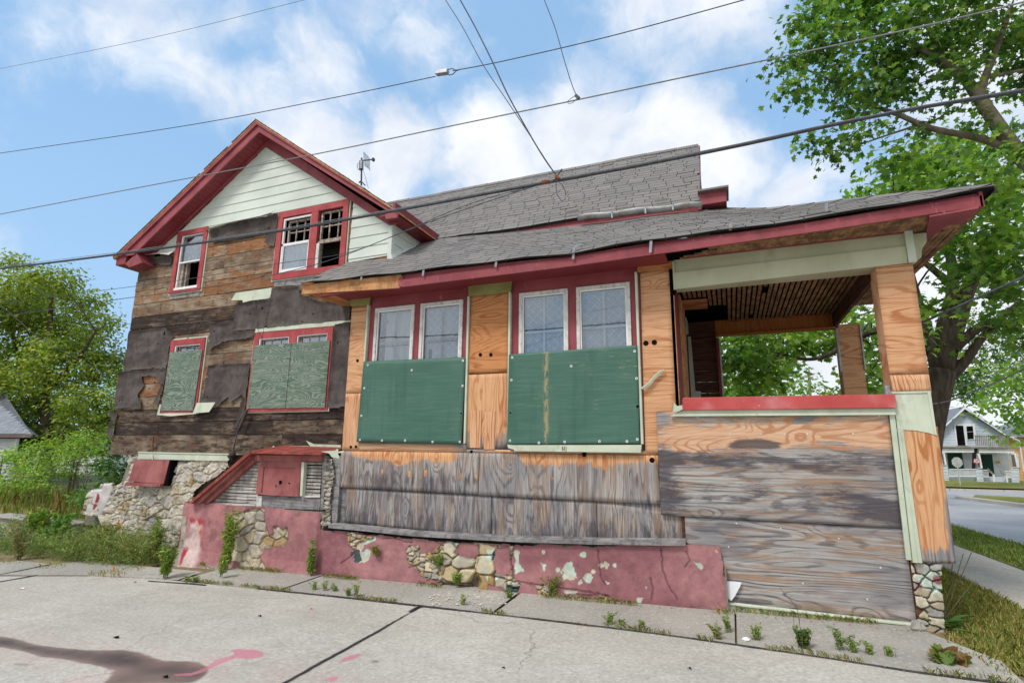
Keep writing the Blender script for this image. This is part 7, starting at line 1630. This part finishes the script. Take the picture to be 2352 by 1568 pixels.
o = feathery('weeds', -10.9, -9.0, 6.2, 6.9, 380, .52, WG+[(150,120,70)], 22, lambda a, b_: gz(a, 0)+.02, leaf=.06); o['kind'] = 'stuff'
P = scatter(-14, -8.6, 5.7, 6.5, 1500, 24, lambda a, b_: gz(a, 0)+.01, lambda x, y: fbm(x*2, y*3, 5, 2) > .5); blades('edge_grass', P, .06, .005, pal(rs, len(P), DRY), 25, .9, kind='stuff')
def plant(name, label, cat, base, h, nst, leaf, shape, cols, seed, spread=.3, lw=1, per=40, stemc='bark_young', group=None, stemr=.004, leafup=.3, lean=(0, 0)):
    t = thing(name, label, cat, base, group); rs = np.random.default_rng(seed); PS = []; b = MB(); AL = []
    for i in range(nst):
        a = rs.uniform(0, 6.28); ln = spread*h*rs.uniform(.1, 1); hh = h*rs.uniform(.6, 1.05); d_ = np.array([math.cos(a)*ln+lean[0]*h, math.sin(a)*ln*.6+lean[1]*h, 0])
        tt = np.linspace(0, 1, 7)[:, None]; C_ = np.array(base)+rs.normal(size=3)*np.array([.02,.02,0])+d_*tt**1.6+np.array([0, 0, hh])*tt*(1-.08*tt)
        b.tube([tuple(p) for p in C_], [stemr*(1-.6*k/6) for k in range(7)], 4)
        u = rs.uniform(.12, 1, per)[:, None]; q_ = np.array(base)+d_*u**1.6+np.array([0, 0, hh])*u*(1-.08*u); th = rs.uniform(0, 6.28, per); rad = np.stack([np.cos(th), np.sin(th), .35+0*th], 1)
        PS.append(q_+rad*leaf*.5*(1.1-.6*u)); AL.append(rad)
    P = np.vstack(PS); leafmesh('foliage', P, leaf, pal(rs, len(P), cols, .16), shape, t, rs, leafup, None, 'blade', align=np.vstack(AL)); part('stem', b, stemc, t); return t
NARR = np.array([(0,-.5),(.1,-.15),(.08,.2),(0,.5),(-.08,.2),(-.1,-.15)]); BROAD = np.array([(0,-.5),(.16,-.3),(.24,.05),(.16,.35),(0,.5),(-.16,.35),(-.24,.05),(-.16,-.3)])
GO = [(112,142,60),(134,158,70),(94,124,54),(156,166,76)]; GT = [(150,150,80),(120,132,60),(104,124,54),(168,156,104)]
g0 = ong(505,1316); plant('tall_weed', 'tall leafy weed column growing against the cellar pedestal', 'weed', (g0[0], 6.62, gz(g0[0],0)+.03), .98, 17, .085, NARR, [(124,150,66),(146,166,74),(104,134,58),(168,174,78)], 61, .2, per=80)
plant('tall_weed', 'short bright sprig at the foot of the tall weed column', 'weed', (*ong(508,1330), gz(-6.6,0)+.03), .32, 5, .08, NARR, GO[:2]+[(160,168,70)], 62, .2, per=34)
plant('tall_weed', 'slim green weed in the corner where pedestal meets base wall', 'weed', (-5.86, 6.72, -.08), .62, 5, .09, NARR, GO, 63, .06, per=60)
gr = 'weeds sprouting from the pavement cracks'
for i, (c, x, y, h, n_, lab, cols) in enumerate([
    ('d',765,1318,.22,9,'yellowing grass tuft right of the slim corner weed',GT),('d',428,1340,.10,6,'low weed in the strip joint at the far left',GO),('d',448,1338,.08,5,'flat weed in the joint before the cellar pedestal',GO),
    ('d',722,1357,.13,3,'small sprig leftmost of the row before the pink base wall',GO),('d',745,1358,.13,3,'second small sprig of the row before the pink base wall',GO),('d',770,1360,.10,3,'third tiny sprig of the row before the pink base wall',GO),('d',800,1370,.10,5,'low cluster weed of the row before the pink base wall',GO),('d',818,1372,.2,3,'tallest sprig at the right end of the row before the pink wall',GO),
    ('d',1062,1392,.14,3,'single sprig by the crossing of the pavement joints',GO),('d',1170,1378,.14,7,'grass tuft under the stone patch of the base wall',FRESH),('d',1272,1376,.36,4,'upright weed against the right half of the pink base wall',GT),
    ('P',1150,715,.13,6,'bushy sprig in the long joint under the pink wall',GO),('P',1218,718,.05,3,'tiny sprout beside the bushy joint sprig',GO),('P',1335,732,.08,2,'thin sprout in the long joint',GO),('P',1770,800,.14,9,'dry grass tuft by the vertical pavement joint',GT),('P',1832,765,.2,4,'green sprig in the vertical pavement joint',GO),
    ('P',1995,805,.14,3,'leafy sprig left of the seed stalks',GO),('J',50,1210,.12,3,'leafy sprig right of the white pebble',GO),('J',770,1300,.2,6,'fern like sprig in the joint before the porch sheet',FRESH),('J',890,1320,.12,6,'low sprig right of the fern like one',GO),('J',1020,1335,.1,5,'small sprig further right in the joint',GO),('J',1190,1350,.08,4,'tiny sprig near the yellow leaves',GO)]):
    gxy = ong(x, y, c); plant('crack_weed', lab, 'weed', (*gxy, gz(gxy[0],0)+.01), h*1.1, n_+2, .04, NARR, cols, 100+i, .75, per=int(14+h*70), group=gr, stemr=.0025)
s_ = ong(455,1275,'J'); t = plant('seed_stalk_weed', 'weed with tall thin bare seed stalks before the porch sheet', 'weed', (*s_, gz(s_[0],0)+.01), .18, 9, .06, BROAD, [(70,100,44),(92,120,56),(110,110,50)], 140, .5, per=22)
b = MB()
for pts in ([(440,1260),(415,1000),(390,900)], [(420,1260),(375,1100),(362,955)], [(390,905),(320,830),(250,745)], [(450,1240),(420,1060),(400,960)]): b.tube([at(x, y, s_[1]+.02, 'J') for x, y in pts], .003, 4)
part('seed_stalk', b, 'bark_young', t)
for i, (c, x, y, Y, h, lab) in enumerate([('F',450,1230,6.80,.16,'clump of dry grass rooted in a crack of the pink wall'),('F',990,1330,6.80,.22,'trailing weed growing among the exposed base stones'),('F',1150,1480,6.80,.2,'leafy weed at the foot of the exposed stones'),('P',830,520,6.80,.25,'weed leaning on the wall near the small stone patch')]):
    q_ = at(x, y, Y, c); plant('wall_weed', lab, 'weed', (q_[0], q_[1], q_[2]-.05), h, 9, .06, NARR, GT if i in (0, 3) else GO, 160+i, .8, per=26, group='weeds growing on the base wall', stemr=.0025, lean=(0, -.15))
# dock plant by the pier
q_ = ong(1640,1110,'J'); t = thing('dock_plant', 'broad leaved dock plant with drooping leaves at the stone pier', 'weed', (q_[0], q_[1], gz(*q_)+.01)); R6 = np.random.default_rng(9); b = MB(); LV = MB()
for i in range(26):
    a = R6.uniform(0, 6.28); L = R6.uniform(.14, .30); up_ = R6.uniform(.35, 1.2); w_ = L*.16; base = Vector((q_[0]+R6.normal()*.02, q_[1]+R6.normal()*.02, gz(*q_)+.02)); d_ = Vector((math.cos(a), math.sin(a)*.8, 0)); sd_ = Vector((-d_.y, d_.x, 0)); P_ = []
    for k in range(7):
        t_ = k/6; c_ = base+d_*L*t_+Vector((0,0,1))*L*up_*(t_-.55*t_*t_); ww = w_*math.sin(min(1, t_*1.05+.08)*math.pi)**.7*(1+.12*math.sin(k*4+i)); P_.append((c_-sd_*ww, c_+Vector((0,0,-.012)), c_+sd_*ww))
    LV.c = tuple(C3(*[(92,128,66),(112,146,84),(78,112,58),(130,150,90)][i % 4])*R6.uniform(.85, 1.15))+(1,)
    LV.add([v for p in P_ for v in p], [(k*3+j, k*3+j+1, k*3+j+4, k*3+j+3) for k in range(6) for j in (0, 1)])
LV.build('leaf', 'blade', t, smooth=True)
for pts in ([(1620,1080),(1730,830),(1760,690),(1830,450)], [(1640,1060),(1800,840),(1885,740)], [(1600,1050),(1740,700),(1730,600),(1735,540)], [(1780,720),(1850,560),(1900,440)], [(1740,700),(1700,580)]): b.tube([at(x, y, q_[1]+.05, 'J') for x, y in pts], .004, 4)
part('flower_stalk', b, 'bark_young', t)
q2 = ong(1700,1400,'J'); plant('dock_plant', 'flattened reddish dock rosette in the front joint', 'weed', (*q2, gz(q2[0],0)+.01), .07, 9, .14, BROAD, [(116,132,60),(140,110,70),(96,120,54)], 171, 2.2, per=6)
b = MB(); R7 = random.Random(4)
for i in range(26):
    x, y = ong(1500+R7.random()*330, 1140+R7.random()*110, 'J'); b.bar((x, y, gz(x, y)+.02), (x+R7.uniform(-.12,.12), y+R7.uniform(-.06,.06), gz(x, y)+.03), .008, .005)
tag(b.build('dead_stems', 'litter'), 'heap of dead brown stems beside the dock plant', 'plant litter', kind='stuff')
# rubble, paper, leaves
def lump(name, label, cat, c, x, y, r, m, seed, dz=.0, group=None, sq=.6):
    q_ = ong(x, y, c); rr = random.Random(seed); b = MB(); n = 7; vs = []
    for j, (zz_, k) in enumerate(((0, .8), (.5, 1), (1, .55))):
        vs += [(q_[0]+r*k*math.cos(i*6.283/n+j*.3)*rr.uniform(.7, 1.2), q_[1]+r*k*math.sin(i*6.283/n+j*.3)*rr.uniform(.7, 1.2), gz(*q_)+.012+dz+zz_*r*sq*rr.uniform(.8, 1.1)) for i in range(n)]
    b.add(vs, [(j*n+i, j*n+(i+1) % n, (j+1)*n+(i+1) % n, (j+1)*n+i) for j in (0, 1) for i in range(n)]+[tuple(2*n+i for i in range(n))]); return tag(b.build(name, m), label, cat, group)
lump('stone', 'white pebble lying on the joint before the porch', 'stone', 'P', 1932, 808, .045, 'paper', 1)
lump('stone', 'concrete chunk at the foot of the stone pier', 'stone', 'J', 1445, 1150, .07, 'old_concrete', 2, sq=1.6)
lump('stone', 'flat pale chip beside the pier chunk', 'stone', 'J', 1352, 1152, .04, 'pebble', 3, sq=.3)
rr = random.Random(6); b = MB()
for i in range(150):
    c, x, y = ('P', rr.uniform(110, 560), rr.uniform(545, 612)) if i < 90 else ('O', rr.uniform(640, 1900), rr.uniform(385, 432))
    x_, y_ = ong(x, y, c); r = rr.uniform(.006, .022); z = gz(x_, 0)+.03
    b.add([(x_-r, y_, z), (x_, y_-r, z), (x_+r, y_+.2*r, z), (x_, y_+r, z), (x_+.2*r, y_, z+r*.8)], [(0,1,4),(1,2,4),(2,3,4),(3,0,4)])
tag(b.build('mortar_crumbs', 'pebble'), 'crumbs of fallen mortar along the wall foot', 'rubble', kind='stuff')
for i, (c, x, y, w_, m, lab) in enumerate([('O',62,412,.05,'paper','scrap of white paper at the left edge of the alley'),('O',125,504,.05,'paper','second white paper scrap lower on the alley'),('O',665,786,.045,'hole','dark dead leaf above the wet stain'),('O',1490,664,.03,'hole','small dark leaf in the middle of the alley'),('O',948,1014,.035,'hole','dark leaf lying on the wet stain'),('O',773,468,.035,'litter','brown leaf near the left joint'),('P',538,963,.018,'hole','dark speck of leaf at the lower middle'),('P',1607,966,.02,'hole','dark speck of leaf at the lower right'),('O',1786,624,.02,'sign_red','curled bit of pink plastic on the alley'),('J',490,1297,.035,'litter','pinkish dead leaf by the seed stalk weed')]):
    x_, y_ = ong(x, y, c); z = gz(x_, y_)+.008; b = MB(); b.add([(x_-w_, y_, z), (x_-.2*w_, y_-.5*w_, z+.01), (x_+w_, y_-.1*w_, z), (x_+.3*w_, y_+.5*w_, z+.012), (x_-.4*w_, y_+.4*w_, z)], [(0,1,2,3,4)]); o = b.build('litter_scrap', m); tag(o, lab, 'litter', 'litter scraps on the alley'); s3 = o.modifiers.new('t', 'SOLIDIFY'); s3.thickness = .002
q_ = ong(972/2.94*1.96, 425-0, 'O'); st = at(972,1400,5.98,'C'); b = MB(); b.box(st[0]-.012, st[0]+.012, 5.97, 5.99, gz(st[0],0), at(972,1345,5.98,'C')[2]); tag(b.build('wooden_stake', 'bare_wood'), 'short orange wooden stake in the left joint', 'stake')

for i, (x, y, h, n_, cols, lab) in enumerate([(70,1235,.55,9,LIME,'bushy green weed with small yellow flowers at the left edge of the weed bed'),(125,1240,.5,10,[(96,140,58),(116,156,66)],'bright leafy weed in front of the low wall'),(40,1262,.5,5,[(130,130,84),(150,146,96)],'dry feathery weed at the picture edge'),
        (262,1205,.62,8,[(134,80,58),(150,96,66),(118,70,54)],'rust red dock stalks before the render slab'),(352,1262,.5,9,GO,'leafy weed leaning on the left side of the pedestal'),(230,1255,.45,8,GT,'yellowing weed in the middle of the weed bed'),(378,1300,.3,8,GO,'low bright weed by the pedestal corner'),(178,1215,.5,5,[(140,84,60),(156,104,72)],'thin red-brown stalk behind the weed bed')]):
    gx_, gy_ = ong(x, y+30); plant('bushy_weed', lab, 'weed', (gx_, min(gy_, 7.0), gz(gx_,0)+.02), h*1.5, n_+5, .085, NARR if i not in (0, 1) else BROAD, cols, 300+i, .5, per=70)

# fine growth in the joints and along the foot of the wall
rs = np.random.default_rng(77); n = 2600; x = rs.uniform(-9.2, 1.9, n); k = fbm(x*1.7, x*0, 5, 3) > .56; x = x[k]
y = np.interp(x, jx, jy)+rs.normal(size=len(x))*.02+.02; P = np.stack([x, y, np.array([gz(a, 0)+.01 for a in x])], 1)
blades('joint_grass', P, .045, .003, pal(rs, len(P), FRESH+DRY), 78, 1.1, kind='stuff')
x = rs.uniform(-8.9, 1.6, 3000); k = fbm(x*2.1, x*0, 15, 3) > .55; x = x[k]; y = np.where(x < -.1, 6.82-.09, 6.84)-np.abs(rs.normal(size=len(x)))*.03
P = np.stack([x, y, np.array([gz(a, 0)+.045 for a in x])], 1); blades('wall_foot_grass', P, .05, .003, pal(rs, len(P), DRY+GO), 79, 1.2, kind='stuff')
b = MB(); rr = random.Random(31)
for i in range(420):
    x_ = rr.uniform(-8.8, 1.7); y_ = (float(np.interp(x_, jx, jy))+rr.gauss(0, .05)) if i % 2 else 6.74-abs(rr.gauss(0, .05)); r = rr.uniform(.004, .013); z = gz(x_, 0)+(.014 if i % 2 else .043)
    b.add([(x_-r, y_, z), (x_, y_-r*.7, z), (x_+r, y_+.2*r, z), (x_, y_+r*.7, z), (x_+.1*r, y_, z+r*.6)], [(0,1,4),(1,2,4),(2,3,4),(3,0,4)])
tag(b.build('grit', 'litter'), 'grit and crumbs lying in the joints and along the wall', 'grit', kind='stuff')

# far belt of trees closing the horizon
rs = np.random.default_rng(91); n = 16000; x = rs.uniform(-150, 130, n); top = 3.2+3.4*fbm(x*.09, x*0, 6, 4)
P = np.stack([x, rs.uniform(96, 108, n), top*rs.uniform(0, 1, n)**.7-1.6], 1)
leafmesh('distant_trees', P, .9, pal(rs, n, GREEN+[(96,124,60)], .15), DIAM, None, rs, .3)['kind'] = 'stuff'
